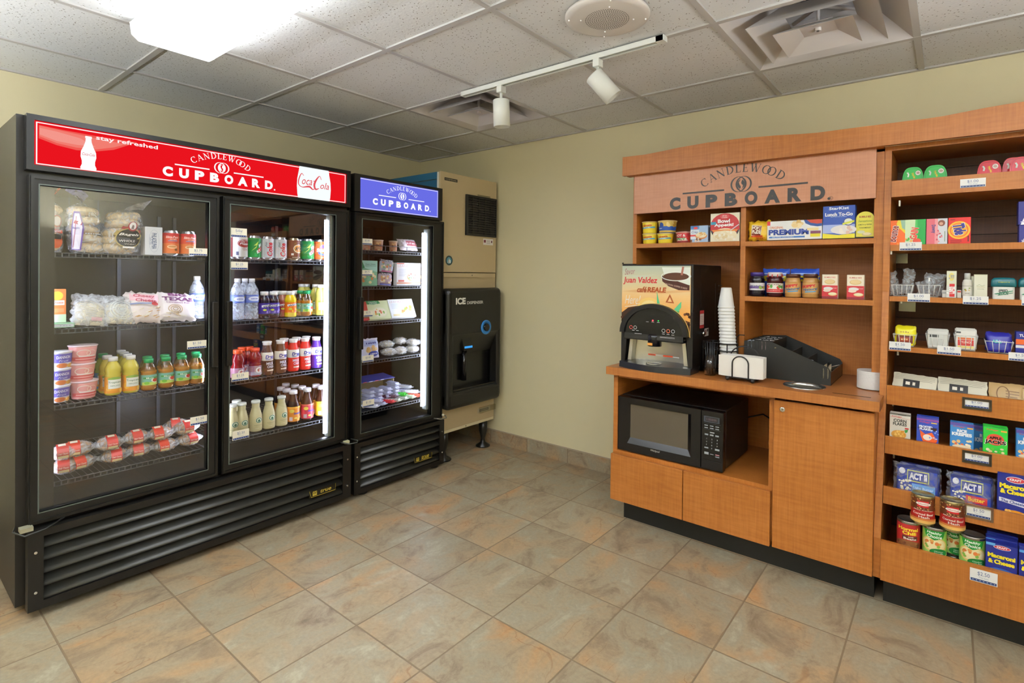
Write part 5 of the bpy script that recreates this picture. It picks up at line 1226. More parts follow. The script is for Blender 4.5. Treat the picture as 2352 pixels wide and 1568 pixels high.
def art(n): n.text('LEAN', .22, .86, .10, '#e8b8b0', .34, bold=-.01).text('CUISINE', .66, .86, .12, '#c86a80', .52, bold=-.01).ell(.62, .42, .32, .26, '#e8ecd0').blobs(14, .4, .28, .85, .56, .06, ['#9ac04a', '#e8d870', '#e0903a', '#f2f0d8'], 11).lines(4, .08, .72, .4, .07, .02, '#c8d0dc').rect(.08, .1, .35, .2, '#e8d8a0')
carton('frozen_meal_box', 'tilted white frozen meal box with a green pasta dish', 'box', (XP-.045, y, F3+.004), w, .03, .13, '#eef2f4', art, R90, -.42, 'frozen meal boxes')
carton('frozen_meal_box', 'red-topped frozen meal box standing behind the tilted white one', 'box', (XP-.145, y-.02, F3), w*.95, .03, .118, '#c8343c', None, R90, -.2, 'frozen meal boxes')
def art(n): n.rect(.1, .62, .9, .9, '#aab8e0').text('~5', .5, .76, .15, '#3a4a9a', .6).blobs(5, .15, .35, .85, .55, .12, ['#d8b070', '#e8c890'], 3).ell(.6, .22, .3, .14, '#4a5ab0').text('~4', .6, .22, .1, '#f2f2fa', .4)
y, w = spanx(838, 876, 800, 0, XP)
pouch('frozen_bag', 'upright bag of frozen biscuits with a blue oval, fourth freezer shelf', 'frozen food', (XP-.03, y, F4+.002), w*1.05, .125, .045, '#d8d8ea', art, R90, -.15, seed=70, jag=.008)
for i, (u, x, z, lab) in enumerate(((893, XP-.06, 0, 'lower wrapped white bun next to the biscuit bag'), (888, XP-.09, .045, 'upper wrapped tan bun next to the biscuit bag'), (918, XP-.05, 0, 'lower wrapped white bun in the middle'), (919, XP-.13, .05, 'wrapped bun on top at the back, in the middle'), (947, XP-.05, 0, 'lower wrapped white bun by the light tube'), (948, XP-.06, .042, 'upper wrapped white bun by the light tube'))):
    t = thing('wrapped_bun', 'clear-wrapped frozen bun: '+lab, 'frozen food', (x, cy_(u, 805, x), F4+.004+z), R90+.3*i, 'wrapped frozen buns')
    MB().sphere((0, 0, .022), .048, M('#cfc6a8', .6), 10, (1, .85, .42), .1, i).build('bun', t)
    MB().sphere((0, 0, .022), .054, CLEARB, 12, (1.08, .9, .46), .25, i+4).build('wrapper', t)
# ice cream bars and their open carton
y, w = spanx(826, 905, 870, 0, XP-.14)
t = thing('open_carton', 'open blue and red ice cream carton at the back of the lowest freezer shelf', 'box', (XP-.16, y, F5), R90)
pw = w/2
b = MB(); cc = M('#c9b98a', .6); b.box(-pw, -pw+.004, -.02, .10, 0, .13, cc).box(pw-.004, pw, -.02, .10, 0, .13, cc).box(-pw, pw, .096, .10, 0, .135, cc).box(-pw, pw, -.02, .1, 0, .003, cc); b.build('carton', t)
b = MB(); b.add([(-pw, -.03, .135), (pw, -.03, .135), (pw, .1, .15), (-pw, .1, .15), (-pw, -.03, .138), (pw, -.03, .138), (pw, .1, .153), (-pw, .1, .153)], [(0, 1, 2, 3), (4, 5, 6, 7), (0, 1, 5, 4), (1, 2, 6, 5), (2, 3, 7, 6), (3, 0, 4, 7)], M('#4a55b0', .4))
for k in range(4): b.box(-pw+.02+k*.045, -pw+.045+k*.045, -.032, -.0295, .1345, .139, M(['#c85a6a', '#dfe2f4'][k % 2], .4))
b.build('flap', t)
BAR = {}
def bar(x, y, z, lab, c, grp, rz, l=.12, w_=.034, h_=.022, prints='#5a6ab8'):
    k = (c, prints)
    if k in BAR:
        o = dup(BAR[k], (x, y, z), lab, rz=R90+rz, group=grp)
        return o
    t = thing('ice_cream_bar', lab, 'ice cream bar', (x, y, z), R90+rz, grp)
    b = MB(); b.bbox(-w_/2, w_/2, -l/2+.012, l/2-.012, 0, h_, M(c, .32), .006, 2); b.build('bar', t)
    for s_ in (-1, 1): MB().box(-w_*.55, w_*.55, s_*(l/2-.013), s_*(l/2), h_*.4, h_*.55, M(c, .32)).build('crimped_end', t)
    A = Art(lambda a, q_, lf: (a, q_, h_+.0004+lf)); 
    for q_ in range(4): A.rect(-w_*.36, -l*.32+q_*l*.17, w_*.36, -l*.32+q_*l*.17+l*.05, prints, 2)
    A.build(t); BAR[k] = t; return t
G = 'white wrapped ice cream bars stacked in rows'
for j, u in enumerate((845, 864, 884, 902)):
    for k in range(4 if j < 2 else 4+(j == 3)):
        x = XP-.11; bar(x, cy_(u, 915, x), F5+.0+k*.0235, 'white wrapped ice cream bar stacked in front of the open carton', '#d5d9f0', G, 0, prints='#9aa4d8')
for i, (u, x, z, c, pr_, lab, rz) in enumerate(((850, XP-.03, 0, '#e8eaf6', '#8a94d0', 'loose white ice cream bar lying under the $1.50 tag', .5), (868, XP-.045, .0, '#cdd0ea', '#5a6ac0', 'loose blue-patterned ice cream bar beside the red one', .45), (858, XP-.055, .022, '#cdd0ea', '#5a6ac0', 'blue-patterned ice cream bar crossing over another', .5),
    (888, XP-.05, 0, '#d83038', '#f2e8e8', 'red ice cream bar at the shelf edge', .45), (902, XP-.05, 0, '#d8dcd2', '#7a8a7a', 'grey-white ice cream bar between the red and green ones', .5), (893, XP-.075, .022, '#6a4258', '#c8b8c8', 'dark plum ice cream bar lying across the others', .6),
    (918, XP-.06, 0, '#d9ded8', '#48a060', 'pale ice cream bar under the green one', .45), (915, XP-.075, .024, '#3fcf3a', '#c8f0c0', 'bright green ice cream bar', .55), (935, XP-.055, 0, '#dcead0', '#7ab860', 'pale green ice cream bar by the end', .5), (948, XP-.06, .0, '#e8604a', '#f6e0d8', 'orange-red ice cream bar at the end by the light tube', .5), (945, XP-.075, .023, '#eef0f4', '#b8c0d0', 'white ice cream bar on top at the end by the light tube', .5),
    (922, XP-.16, .02, '#ccd0ee', '#4a5ac0', 'blue-dotted ice cream bar propped beside the open carton', .4), (930, XP-.15, .045, '#e9ebf4', '#98a2d6', 'white ice cream bar with a raised end beside the carton', .2))):
    bar(x, cy_(u, 930, x), F5+z, lab, c, None, rz, prints=pr_)
# ---- price tags on the glass
def tag_card(name, lab, u1, u2, v1, v2, ax, val, price, sub='This item', frame=None, col='#ece6d2', grp=None):
    a, b_ = at(u1, v1, ax, val), at(u2, v2, ax, val)
    c0 = at((u1+u2)/2, (v1+v2)/2, ax, val)
    k = 1-ax; w = abs(at(u2, (v1+v2)/2, ax, val)[k]-at(u1, (v1+v2)/2, ax, val)[k]); um = (u1+u2)/2; h = at(um, v1, ax, val)[2]-at(um, v2, ax, val)[2]
    rz = R90 if ax == 0 else 0
    o = MB().box(-w/2, w/2, -.002, .0, -h/2, h/2, M(col, .35)).build(name); o.location = c0; o.rotation_euler = (0, 0, rz); tag(o, lab, 'price tag', grp)
    A = Art(flat(-.0022)); n = NA(A, w, h, -h/2)
    n.rect(.03, .04, .97, .24, '#2f4478')
    for i in range(7): n.rect(.1+.13*i, .11, .135+.13*i, .17, '#c8d0e0'); A.n -= 1
    A.n += 1; n.text(price, .5, .68, .34, '#5f6f98', .44, bold=0).text(sub, .5, .40, .12, '#9aa2b8', .36, bold=0); A.build(o)
    if frame:
        b = MB(); m = M(frame, .35, .7) if frame != 'clear' else pane('clear_holder', '#d8ccb0', 1.4, .1, .12)
        for q in ((-w/2-.007, -w/2+.001, -h/2-.007, h/2+.007), (w/2-.001, w/2+.007, -h/2-.007, h/2+.007), (-w/2, w/2, -h/2-.007, -h/2+.001), (-w/2, w/2, h/2-.001, h/2+.007)): b.box(q[0], q[1], -.006, .0, q[2], q[3], m)
        b.build('holder_frame', o)
    return o
XG = XF-.010
for u1, u2, v1, v2, p_, lab in ((434, 476, 570, 587, '$2.75', '$2.75 price tag on the cooler glass, below the shake cans'), (430, 474, 782, 800, '$1.50', '$1.50 price tag on the cooler glass, above the apple juice'), (437, 480, 955, 974, '$1.50', '$1.50 price tag on the cooler glass, over the sandwiches'),
    (530, 567, 524, 545, '50¢', '50 cent price tag on the glass over the white soda can'), (530, 569, 601, 619, '$1.25', '$1.25 price tag on the glass above the water bottles'), (532, 571, 856, 874, '$1.25', '$1.25 price tag on the glass over the sports drinks'), (534, 572, 987, 1008, '$2.50', '$2.50 price tag on the glass over the coffee drinks'),
    (831, 855, 548, 562, '$2.00', '$2.00 price tag on the freezer glass, topmost, over the snack tubs'), (831, 855, 620, 633, '$4.75', '$4.75 price tag on the freezer glass over the upright green meal box'), (835, 856, 713, 727, '$2.75', '$2.75 price tag on the freezer glass over the leaning red box'), (832, 858, 816, 831, '$3.00', '$3.00 price tag on the freezer glass below the biscuit bag'), (833, 859, 918, 934, '$1.50', '$1.50 price tag on the freezer glass by the ice cream bars')):
    tag_card('price_tag', lab, u1, u2, v1, v2, 0, XG, p_)

# ================================================================== goods on the hutch
YH = -.352
HZ, HZ2, CZ = 1.4855, 1.2125, .8255
def art_v(n): n.poly([(.30, .05), (.72, .05), (.72, .35), (.30, .25)], '#f0d832').text('Velveeta', .49, .72, .2, '#c8202c', .24, bold=.03, rot=.08).poly([(.33, .38), (.70, .48), (.68, .62), (.36, .52)], '#5aa8d0').text('Shells', .5, .5, .1, '#f0f4f8', .16)
def cup_at(u1, u2, vb, vt, name, lab, cat, body, lid, art, grp, z=HZ, y=YH, ratio=.82, spin=0, rz=0):
    x, w = spanx(u1, u2, (vb+vt)/2, 1, y); h = at((u1+u2)/2, vt, 1, y)[2]-at((u1+u2)/2, vb, 1, y)[2]
    return tub(name, lab, cat, (x, y+w/2, z), w*ratio/2, w/2*.96, h, body, lid, art, rz, spin, grp), h
t, hc = cup_at(1469, 1502, 558, 534, 'pasta_cup', 'yellow cheese pasta cup, bottom of the pair by the hutch side', 'cup', '#ecd23a', '#e2cf9a', art_v, 'yellow and blue pasta cups')
cup_at(1503, 1539, 557, 533, 'pasta_cup', 'yellow cheese pasta cup under the blue one', 'cup', '#ecd23a', '#e2cf9a', art_v, 'yellow and blue pasta cups')
t, h2 = cup_at(1468, 1502, 533, 506, 'pasta_cup', 'yellow cheese pasta cup on top of its twin', 'cup', '#ecd23a', '#d8b878', art_v, 'yellow and blue pasta cups', HZ+hc+.001)
def art(n): n.rect(.0, .55, 1, 1, '#d9b860').ell(.44, .66, .05, .26, '#274f9e').rect(.0, .22, 1, .52, '#2a5cb8').blobs(8, .5, .6, .8, .95, .03, ['#e8cf8a', '#c89a3a'], 3).rect(0, 0, 1, .16, '#e2c25a').text('~3', .42, .36, .14, '#e8f0fa', .08)
cup_at(1504, 1545, 532, 504, 'pasta_cup', 'blue and yellow pasta cup, topmost beside the yellow ones', 'cup', '#2f62b8', '#e0c78a', art, 'yellow and blue pasta cups', HZ+hc+.001)
def art(n): n.rect(.30, .30, .66, .92, '#c8303a').text('HOT &', .46, .72, .24, '#f2e8e0', .24, bold=.04).rect(.32, .2, .62, .48, '#f0e0d8').text('SPICY', .46, .36, .24, '#1e9a44', .24, bold=.05).blobs(7, .62, .1, .8, .9, .03, ['#e0b03a', '#e8402e'], 4).rect(.3, .02, .64, .14, '#8a2430')
cup_at(1546, 1584, 557, 531, 'noodle_cup', 'red and green hot and spicy noodle bowl', 'cup', '#d86a5a', '#d8a49a', art, None, y=-.345)
def boxp(name, lab, u1, u2, vt, y, z, d, col, art, cat='box', rz=0, grp=None, side=None, vb=None, hs=1.0, rx=0):
    x, w = spanx(u1, u2, (vt+(vb or vt+30))/2, 1, y); h = (at((u1+u2)/2, vt, 1, y)[2]-z)*hs
    return carton(name, lab, cat, (x, y+d/2, z), w, d, h, col, art, rz, rx, grp, side)
def art(n): n.rect(0, .8, .5, 1, '#4a7ab8').rect(0, .2, .5, .75, '#e8eef6').text('Crisp', .25, .60, .18, '#3a5a9a', .36, shear=.2).rect(0, .36, .34, .46, '#d83a3a').ell(.62, .38, .34, .2, '#d88a4a').ell(.62, .44, .3, .17, '#f2e6c8').blobs(10, .4, .34, .85, .56, .06, ['#d8a458', '#e8c890'], 2).blobs(6, .05, .05, .6, .22, .07, ['#7a4a2a', '#e8d8c8'], 5).ell(.3, .86, .12, .07, '#d8342e')
boxp('cereal_bar_box', 'small blue and white cereal box with a bowl, between the noodle bowl and red box', 1586, 1626, 518, -.348, HZ, .04, '#a8c4e4', art, side=lambda n: n.rect(.1, .1, .9, .9, '#6a6a8a'))
def art(n):
    n.ell(.5, .50, .50, .495, '#2a2326').ell(.5, .57, .495, .42, '#c42a2e').poly([(0, .4), (1, .4), (1, .5), (0, .56)], '#c42a2e').ell(.5, .22, .42, .25, '#efe2c0').poly([(.05, .42), (.95, .42), (.9, .35), (.5, .39), (.1, .35)], '#e88a3a')
    n.blobs(26, .16, .06, .84, .34, .05, ['#f4ecd4', '#e2cfa0', '#f8f2e2'], 7).ell(.5, .88, .16, .09, '#d8484a').text('Betty', .5, .90, .05, '#f4e0d8', .16, shear=.2).text('Crocker', .5, .85, .05, '#f4e0d8', .2, shear=.2).text('Bowl', .47, .72, .13, '#ffffff', .42, bold=.04).text('Appetit!', .47, .57, .14, '#ffffff', .66, bold=.04).line([(.70, .38), (.98, .58)], .03, '#d8dade').rect(.02, .60, .2, .70, '#3a9ab8')
boxp('meal_bowl_box', 'square cream box with a red disc and pasta bowl on the hutch shelf', 1632, 1699, 489, -.352, HZ, .045, '#f0ead2', art)
def art(n):
    n.poly([(.18, .25), (.62, .18), (.66, .72), (.22, .78)], '#f4ecd0').poly([(.2, .27), (.60, .2), (.64, .70), (.24, .75)], '#7c3424').text('HOME', .42, .62, .19, '#f4ead8', .36, rot=-.08, bold=.05).text('PRIDE', .43, .42, .19, '#f4ead8', .38, rot=-.08, bold=.05).rect(.2, .16, .7, .24, '#d8502e').text('WHEAT', .6, .1, .10, '#c85a2a', .4, bold=.03)
x, w = spanx(1714, 1766, 535, 1, YH-.01); pouch('bread_bag', 'small yellow bread bag with a brown label, in front of the hutch divider', 'bread', (x, YH+.03, HZ), w, .098, .06, '#e8be2e', art, 0, -.05, seed=81, jag=.01, k=1.5)
def art(n):
    n.poly([(0, 1), (0, .78), (.06, .78), (.06, 1)], '#d8303a').poly([(.68, 1), (1, 1), (1, .66), (.92, .64), (.8, .70), (.71, .82)], '#27509a').poly([(.73, 1), (1, 1), (1, .80), (.92, .78), (.8, .84)], '#c8452e').blobs(7, .46, .72, .66, .92, .05, ['#ecd094', '#e2bc74', '#f4dfb0'], 3)
    n.text('ORIGINAL', .18, .66, .12, '#d87a3a', .26, bold=.02).text('PREMIUM', .40, .40, .30, '#22409a', .74, bold=.05).rect(.04, .10, .70, .18, '#3a7ac8').text('SALTINE CRACKERS', .3, .14, .05, '#e8f0fa', .4).rect(.80, .28, .98, .42, '#7a3a5a').rect(.80, .12, .97, .28, '#e8dc3a').rect(.74, .45, .94, .58, '#ecd8a0')
boxp('cracker_box', 'long white cracker box with dark blue lettering', 1762, 1888, 506, -.352, HZ, .05, '#f2f2f0', art, vb=552)
def art(n):
    n.poly([(0, 0), (1, 0), (1, .14), (.5, .1), (0, .16)], '#e8dc3a').rect(0, .16, 1, .42, '#a8b8e8').ell(.65, .26, .4, .14, '#e8e4e4').blobs(8, .45, .16, .95, .34, .06, ['#f2ece4', '#e0c0b4'], 3).text('StarKist', .5, .92, .09, '#e8f0ff', .62, bold=.03).text('Lunch To-Go', .5, .735, .11, '#f2f2f6', .86, bold=.04).text('EASY ON-THE-GO MEAL', .5, .66, .025, '#c8d8f4', .5).ell(.8, .50, .16, .12, '#2a3f8a').ell(.8, .50, .13, .095, '#e8ece0').poly([(.62, .46), (.98, .54), (.98, .48), (.62, .40)], '#d8dc4a')
boxp('lunch_kit_box', 'tall blue tuna lunch kit box on the hutch shelf', 1890, 1964, 472, -.352, HZ, .05, '#2f52ae', art, vb=551)
x, w = spanx(1964, 2009, 515, 1, YH); h = at(1986, 485, 1, YH)[2]-HZ
b = MB(); n_ = 16; P = [(-w/2, 0), (w/2, 0), (w/2, h*.72)]+[(w/2*cos(pi*i/n_), h*.72+h*.28*sin(pi*i/n_)) for i in range(1, n_)]+[(-w/2, h*.72)]
b.prism(P, -.02, .02, M('#2a2a28', .4)); o = b.build('tuna_kit_box'); o.location = (x, YH+.03, HZ); tag(o, 'yellow arch-topped tuna kit box beside the tall blue box', 'box')
A = Art(flat(-.02)); A.poly([(a*.93, .004+c*.965) for a, c in P], '#e6dc52'); n = NA(A, w, h); n.text('BUMBLE BEE', .5, .80, .07, '#a83a2a', .6, bold=.03).text('Sensations', .5, .64, .09, '#6a8a2a', .7, shear=.3).text('LEMON & PEPPER', .5, .5, .05, '#3a4a2a', .7).text('TUNA MEDLEY', .5, .38, .05, '#3a4a2a', .6).ell(.3, .22, .2, .06, '#d8dcb8').ell(.6, .13, .26, .07, '#cfc08a').ell(.6, .15, .2, .05, '#e8dcb0'); A.build(o)
# second shelf of the bay
def jar(u1, u2, vb, vt, lab, body, lidc, art, grp, name='jar', cat='jar', squat=1, y=YH, wrap=None, spin=0):
    x, w = spanx(u1, u2, (vb+vt)/2, 1, y); R = w/2; h = at((u1+u2)/2, vt, 1, y)[2]-HZ2
    P = [(R*.88, 0), (R, .006), (R*.98, h*.2), (R*.96, h*.6), (R, h*.68), (R*.86, h*.78), (R*.80, h*.82), (R*.80, h-.018)]
    return bottle(name, lab, cat, (x, y+R, HZ2), P, body, (R*.88, h*.84, h, lidc), wrap, art, 0, grp, spin)
def art(n): n.rect(.28, .25, .72, .55, '#5a3a8a').text('Welch', .5, .62, .14, '#3a3f6a', .26, bold=.03).blobs(5, .6, .3, .72, .5, .03, ['#a8b83a', '#8ab04a'], 4).text('Concord Grape', .47, .42, .07, '#e8e0f4', .22)
jar(1717, 1752, 680, 625, 'dark grape jelly jar with a purple lid, at the hutch divider', '#16101e', '#3f2c7a', art, None, 'jelly_jar', 'jar', wrap=(.03, .066, '#e6e4ea'))
def art(n): n.text('SMUCKERS', .5, .86, .12, '#6a3a3a', .3, bold=.02).blobs(9, .32, .42, .7, .75, .035, ['#d8302e', '#e86a5a', '#5aa04a'], 6).rect(.28, .06, .72, .38, '#cf2c30').text('Strawberry', .5, .22, .12, '#f6e4e0', .28)
t = jar(1757, 1795, 682, 625, 'strawberry preserve jar with a red checked lid', '#3f0f14', '#e8e0e0', art, None, 'jam_jar', 'jar', wrap=(.02, .066, '#f0ece4'))
b = MB(); R = .0255
for i in range(18):
    if i % 2: a = 2*pi*i/18; b.box(-.002, .002, -.0015, .0, -.007, .007, M('#c8302e', .4)); 
    if i % 2:
        for j in range(8):
            k = len(b.v)-8+j; x_, y_, z_ = b.v[k]; r_ = .0335-y_; b.v[k] = (r_*cos(a)-x_*sin(a), r_*sin(a)+x_*cos(a), z_+.102)
b.build('lid_pattern', t)
def art(n): n.text('SKIPPY', .48, .70, .24, '#c8222a', .30, bold=.06, rot=.12).text('Natural', .52, .42, .22, '#2f6a9a', .30, bold=.03, rot=.12, shear=.1).poly([(.42, .2), (.64, .28), (.62, .18), (.42, .1)], '#4a9ad0')
SKM = ((1799, 1837, 684, 629, 'peanut butter jar with a brown lid beside the preserve jar'), (1839, 1878, 686, 629, 'peanut butter jar with a brown lid beside the small red boxes'))
for u1, u2, vb, vt, lab in SKM: jar(u1, u2, vb, vt, lab, '#b98a4e', '#4e2a1c', art, 'peanut butter jars', 'peanut_butter_jar', wrap=(.02, .07, '#c89a5a'), spin=.0)
for u1, u2, c, lab in ((1750, 1812, 1, 'shiny blue snack bag behind the jars, nearer the divider'), (1814, 1880, 2, 'shiny blue snack bag behind the peanut butter')):
    x, w = spanx(u1, u2, 650, 1, -.27)
    def art(n): n.rect(0, .55, 1, .75, '#e0d840').text('~4', .5, .65, .12, '#1a2a8a', .7, bold=.05).rect(0, .8, .9, .84, '#a8c4f4').rect(.3, .1, .9, .3, '#4a9ae0')
    pouch('snack_pouch', lab, 'snack bag', (x, -.25, HZ2), w, at((u1+u2)/2, 617, 1, -.26)[2]-HZ2, .045, '#2f55c0', art, 0, 0, seed=90+c, group='shiny blue snack bags')
def art(n): n.rect(.06, .55, .94, .97, '#efe6d0').text('BUMBLE BEE', .5, .88, .06, '#c8504a', .7).ell(.5, .70, .34, .1, '#d8b878').ell(.5, .71, .3, .08, '#e8d09a').rect(.0, .10, 1, .55, '#c8303a').ell(.4, .42, .3, .07, '#e8e8e8').ell(.32, .34, .24, .06, '#e8d8c8').ell(.68, .2, .28, .07, '#e8d89a').ell(.68, .22, .22, .05, '#f2ecc8').rect(0, 0, 1, .1, '#8a2430').text('READY TO EAT', .74, .44, .04, '#f6e0dc', .4)
boxp('tuna_box', 'small cream and red tuna box beside the peanut butter', 1888, 1924, 630, -.352, HZ2, .03, '#e8dcc8', art, grp='small tuna boxes', vb=687)
boxp('tuna_box', 'small cream and red tuna box standing alone near the hutch side', 1945, 1985, 631, -.352, HZ2, .03, '#e8dcc8', art, grp='small tuna boxes', vb=689)

# ================================================================== on the countertop
# ---- coffee machine
x0, x1 = 2.284, 2.674; zt = 1.366; yf = -.56; yb = -.14
xm = (x0+x1)/2; w = x1-x0
t = CM = thing('coffee_machine', 'black countertop coffee machine with a sunset picture front and steel back plate', 'coffee machine', (xm, (yf+yb)/2, CZ), 0)
OX = Vector((xm, (yf+yb)/2, CZ))
def cmb(b, name, par=None): o = b.build(name); o.parent = par or t; o.location = -OX if not par else (0, 0, 0); return o
KB = M('#15120f', .38); KG = M('#101114', .2)
b = MB(); b.bbox(x0, x1, yf+.11, yb, CZ+.004, zt, KB, .006, 2); b.bbox(x0, x1, yf+.01, yf+.12, 1.125, zt, KB, .006, 2)
for i in range(10):
    z = 1.255-.0215*i
    for yy in (-.175, -.145): b.box(x1-.001, x1+.003, yy-.010, yy+.010, z, z+.006, M('#2a2724', .3))
b.box(x1, x1+.002, -.235, -.231, 1.03, 1.27, M('#24211e', .3)); b.tube([(x0+.003, yf+.015, zt), (x0+.003, yf+.015, zt+.01)], .004, KB); b.box(x0, x0+.06, yf+.02, yf+.06, zt-.003, zt+.004, KB)
cmb(b, 'cabinet')
# bowed cheeks beside the dispensing bay
for s_, xa_, xb2 in ((-1, x0, x0+.042), (1, x1-.042, x1)):
    P = [(xa_, 1.13), (xb2, 1.13), (xb2-.02 if s_ < 0 else xb2, CZ+.03), (xa_+.0 if s_ < 0 else xa_+.02, CZ+.03)]
    cmb(MB().prism(P, yf+.012, yf+.12, KB), 'cheek_panel')
# picture front
pf = MB().box(x0+.006, x1-.012, yf+.004, yf+.011, 1.005, zt-.008, M('#f0c890', .25)); 
A = Art(lambda x, z, l: (x, yf+.003-l, z), rough=.25, step=.00004); n = NA(A, w-.018, zt-.008-1.005, 1.005); n.X = lambda f: x0+.006+f*(w-.018)
n.grad(.0, .30, '#e8963f', '#f0aa55', 8); n.grad(.30, .58, '#f0aa55', '#f2c98c', 10); n.grad(.58, .78, '#f2c98c', '#d9d2ac', 9); n.grad(.78, 1, '#d9d2ac', '#b9c4b2', 8)
n.poly([(0, .62), (.3, .66), (.6, .63), (.9, .67), (1, .66), (1, .64), (.6, .60), (.2, .61)], '#e2b27c').poly([(0, .86), (.3, .82), (.52, .88), (.3, .86)], '#cdd2bc')
n.ell(.42, .38, .18, .16, '#f6cf7a').ell(.42, .38, .13, .12, '#f9e09a').poly([(0, .30), (.1, .38), (.3, .42), (.55, .42), (.7, .30), (1, .22), (1, 0), (0, 0)], '#3f2418')
n.blobs(70, .0, .0, 1, .34, .022, ['#5a3420', '#2f1a10', '#6a3f28', '#3a2014'], 5)
n.poly([(.6, .98), (1, .98), (1, .74), (.92, .70), (.78, .72), (.66, .80)], '#eaf0e4').poly([(.60, .86), (.99, .73), (.99, .66), (.84, .66), (.7, .71), (.61, .78)], '#4a2320').ell(.80, .85, .18, .055, '#5a3426').ring(.80, .855, .21, .07, .012, '#eef2ea').line([(.90, .99), (.88, .87)], .03, '#a86a5a').text('CAUTION: COFFEE IS HOT!', .80, .715, .022, '#d8b8a8', .32, rot=-.2)
n.poly([(.53, .64), (.58, .44), (.74, .34), (.88, .5), (.88, .42), (.8, .28), (.62, .26), (.54, .34)], '#5fc08a').poly([(.55, .40), (.6, .44), (.72, .36), (.86, .36), (.8, .29), (.62, .28)], '#3f9f5f')
n.poly([(.66, .48), (.78, .47), (.72, .6)], '#a8562a').poly([(.69, .49), (.75, .49), (.72, .56)], '#f0c48a')
n.text('Savor', .12, .92, .09, '#a8506a', .16, bold=-.01, shear=.3, rot=.08).text('Juan Valdez', .28, .78, .115, '#cf2f3a', .52, bold=.02, shear=.15).text('café', .31, .655, .085, '#a8502a', .15, bold=.03, shear=.3).text('REALE', .53, .655, .075, '#b0542a', .28, bold=.05, shear=.15).text('Here!', .17, .50, .13, '#f6eee4', .24, bold=-.005, shear=.3).line([(.05, .39), (.24, .42)], .008, '#f6eee4')
o = cmb(pf, 'picture_panel'); a2 = A.build(None); a2.parent = o
# arch with control fascia
def arch(b, cx, zc, ro, ri, kz, y0_, y1_, m, n_=28):
    v = []; f = []
    for i in range(n_+1):
        a = pi*i/n_
        for r in (ro, ri):
            for y in (y0_, y1_): v.append((cx+r*cos(a), y, zc+r*kz*sin(a)))
    for i in range(n_):
        a = 4*i; c = 4*(i+1); f += [(a, a+2, c+2, c), (a+1, c+1, c+3, a+3), (a, c, c+1, a+1), (a+2, a+3, c+3, c+2)]
    b.add(v, f, m)
cxm = xm-.004; zc = 1.01; ro = .184; KZ = .84
b = MB(); arch(b, cxm, zc, ro, ro-.026, KZ, yf-.022, yf+.012, KB); arch(b, cxm, zc, ro+.004, ro+.001, KZ, yf+.0, yf+.008, M('#d8b060', .3))
cmb(b, 'arch')
b = MB(); v = [(cxm, yf-.012, zc-.004)]; n_ = 26
for i in range(n_+1): a = pi*i/n_; v.append((cxm+(ro-.024)*cos(a), yf-.012, zc+(ro-.024)*KZ*sin(a)))
v.append((cxm-(ro-.024), yf-.016, zc-.028)); v.append((cxm+(ro-.024), yf-.016, zc-.028))
b.add(v, [(0, i+1, i+2) for i in range(n_)]+[(1, 0, n_+1, n_+2, n_+3)], KG)
b.box(cxm-ro+.024, cxm+ro-.024, yf-.014, yf+.10, zc-.034, zc-.026, KG); cmb(b, 'control_panel')
A = Art(lambda x, z, l: (x, yf-.0128-l, z)); 
for dx, dz, c in ((-.122, .028, '#e0524a'), (-.098, .028, '#a8a8a8'), (.058, .022, '#a8a8a8'), (.083, .022, '#e8744a'), (.108, .022, '#a8a8a8')): A.ring(cxm+dx, zc+dz, .0095, .0095, .0025, c, 20)
for dx, dz in ((-.03, .062), (0.0, .062), (.03, .062), (-.108, .013), (-.085, .013), (.058, .006), (.083, .006), (.108, .004)): A.rect(cxm+dx-.007, zc+dz-.0012, cxm+dx+.007, zc+dz+.0012, '#b8b8b8')
A.rect(cxm-.10, zc-.004, cxm-.06, zc-.001, '#98989a'); A.rect(cxm+.04, zc-.010, cxm+.118, zc-.008, '#98989a'); A.rect(cxm+.04, zc-.014, cxm+.118, zc-.012, '#98989a')
o = A.build(None, 'button_markings'); o.parent = t; o.location = -OX
cmb(MB().sphere((cxm-.0, yf-.0135, zc+.070), .0035, EM('#ff2a34', 6), 6), 'indicator_light'); cmb(MB().sphere((cxm+.03, yf-.0135, zc+.070), .0025, EM('#2aff4a', 3), 6), 'indicator_light')
b = MB(); b.lathe([(.035, .0), (.036, .052), (.03, .062), (.001, .064)], M('#0e0e14', .15), cxm, yf+.012, zc-.062, 28); b.box(cxm-.022, cxm+.004, yf-.026, yf-.022, zc-.056, zc-.044, M('#e8a04a', .4)); cmb(b, 'spout')
BRUSH = M('#dcd9cc', .28, .75)
b = MB(); P = []
for i in range(13):
    u = i/12; P.append((x0+.036+u*(w-.072), yf+.08+.03*sin(pi*u)))
b.add([(x, y, CZ+.03) for x, y in P]+[(x, y, 1.0) for x, y in P], [(i, i+1, i+14, i+13) for i in range(12)], BRUSH, True)
for s_ in (-1, 1): b.prism([(xm+s_*(w/2-.062), .99), (xm+s_*(w/2-.045), .99), (xm+s_*(w/2-.03), CZ+.034), (xm+s_*(w/2-.05), CZ+.034)], yf+.03, yf+.07, BRUSH)
cmb(b, 'back_plate')
A = Art(lambda x, z, l: (x, yf+.078-l, z)); A.rect(xm-.07, .888, xm-.028, .896, '#e8552e'); A.rect(xm-.026, .888, xm+.012, .896, '#dcd8d0'); A.rect(xm+.014, .888, xm+.066, .896, '#e8552e'); A.text('WARNING', xm-.049, .892, .005, '#2a1a14'); A.rect(xm+.068, .888, xm+.10, .892, '#f0f0ee')
o = A.build(None, 'warning_label'); o.parent = t; o.location = -OX
b = MB(); v = []; n_ = 16
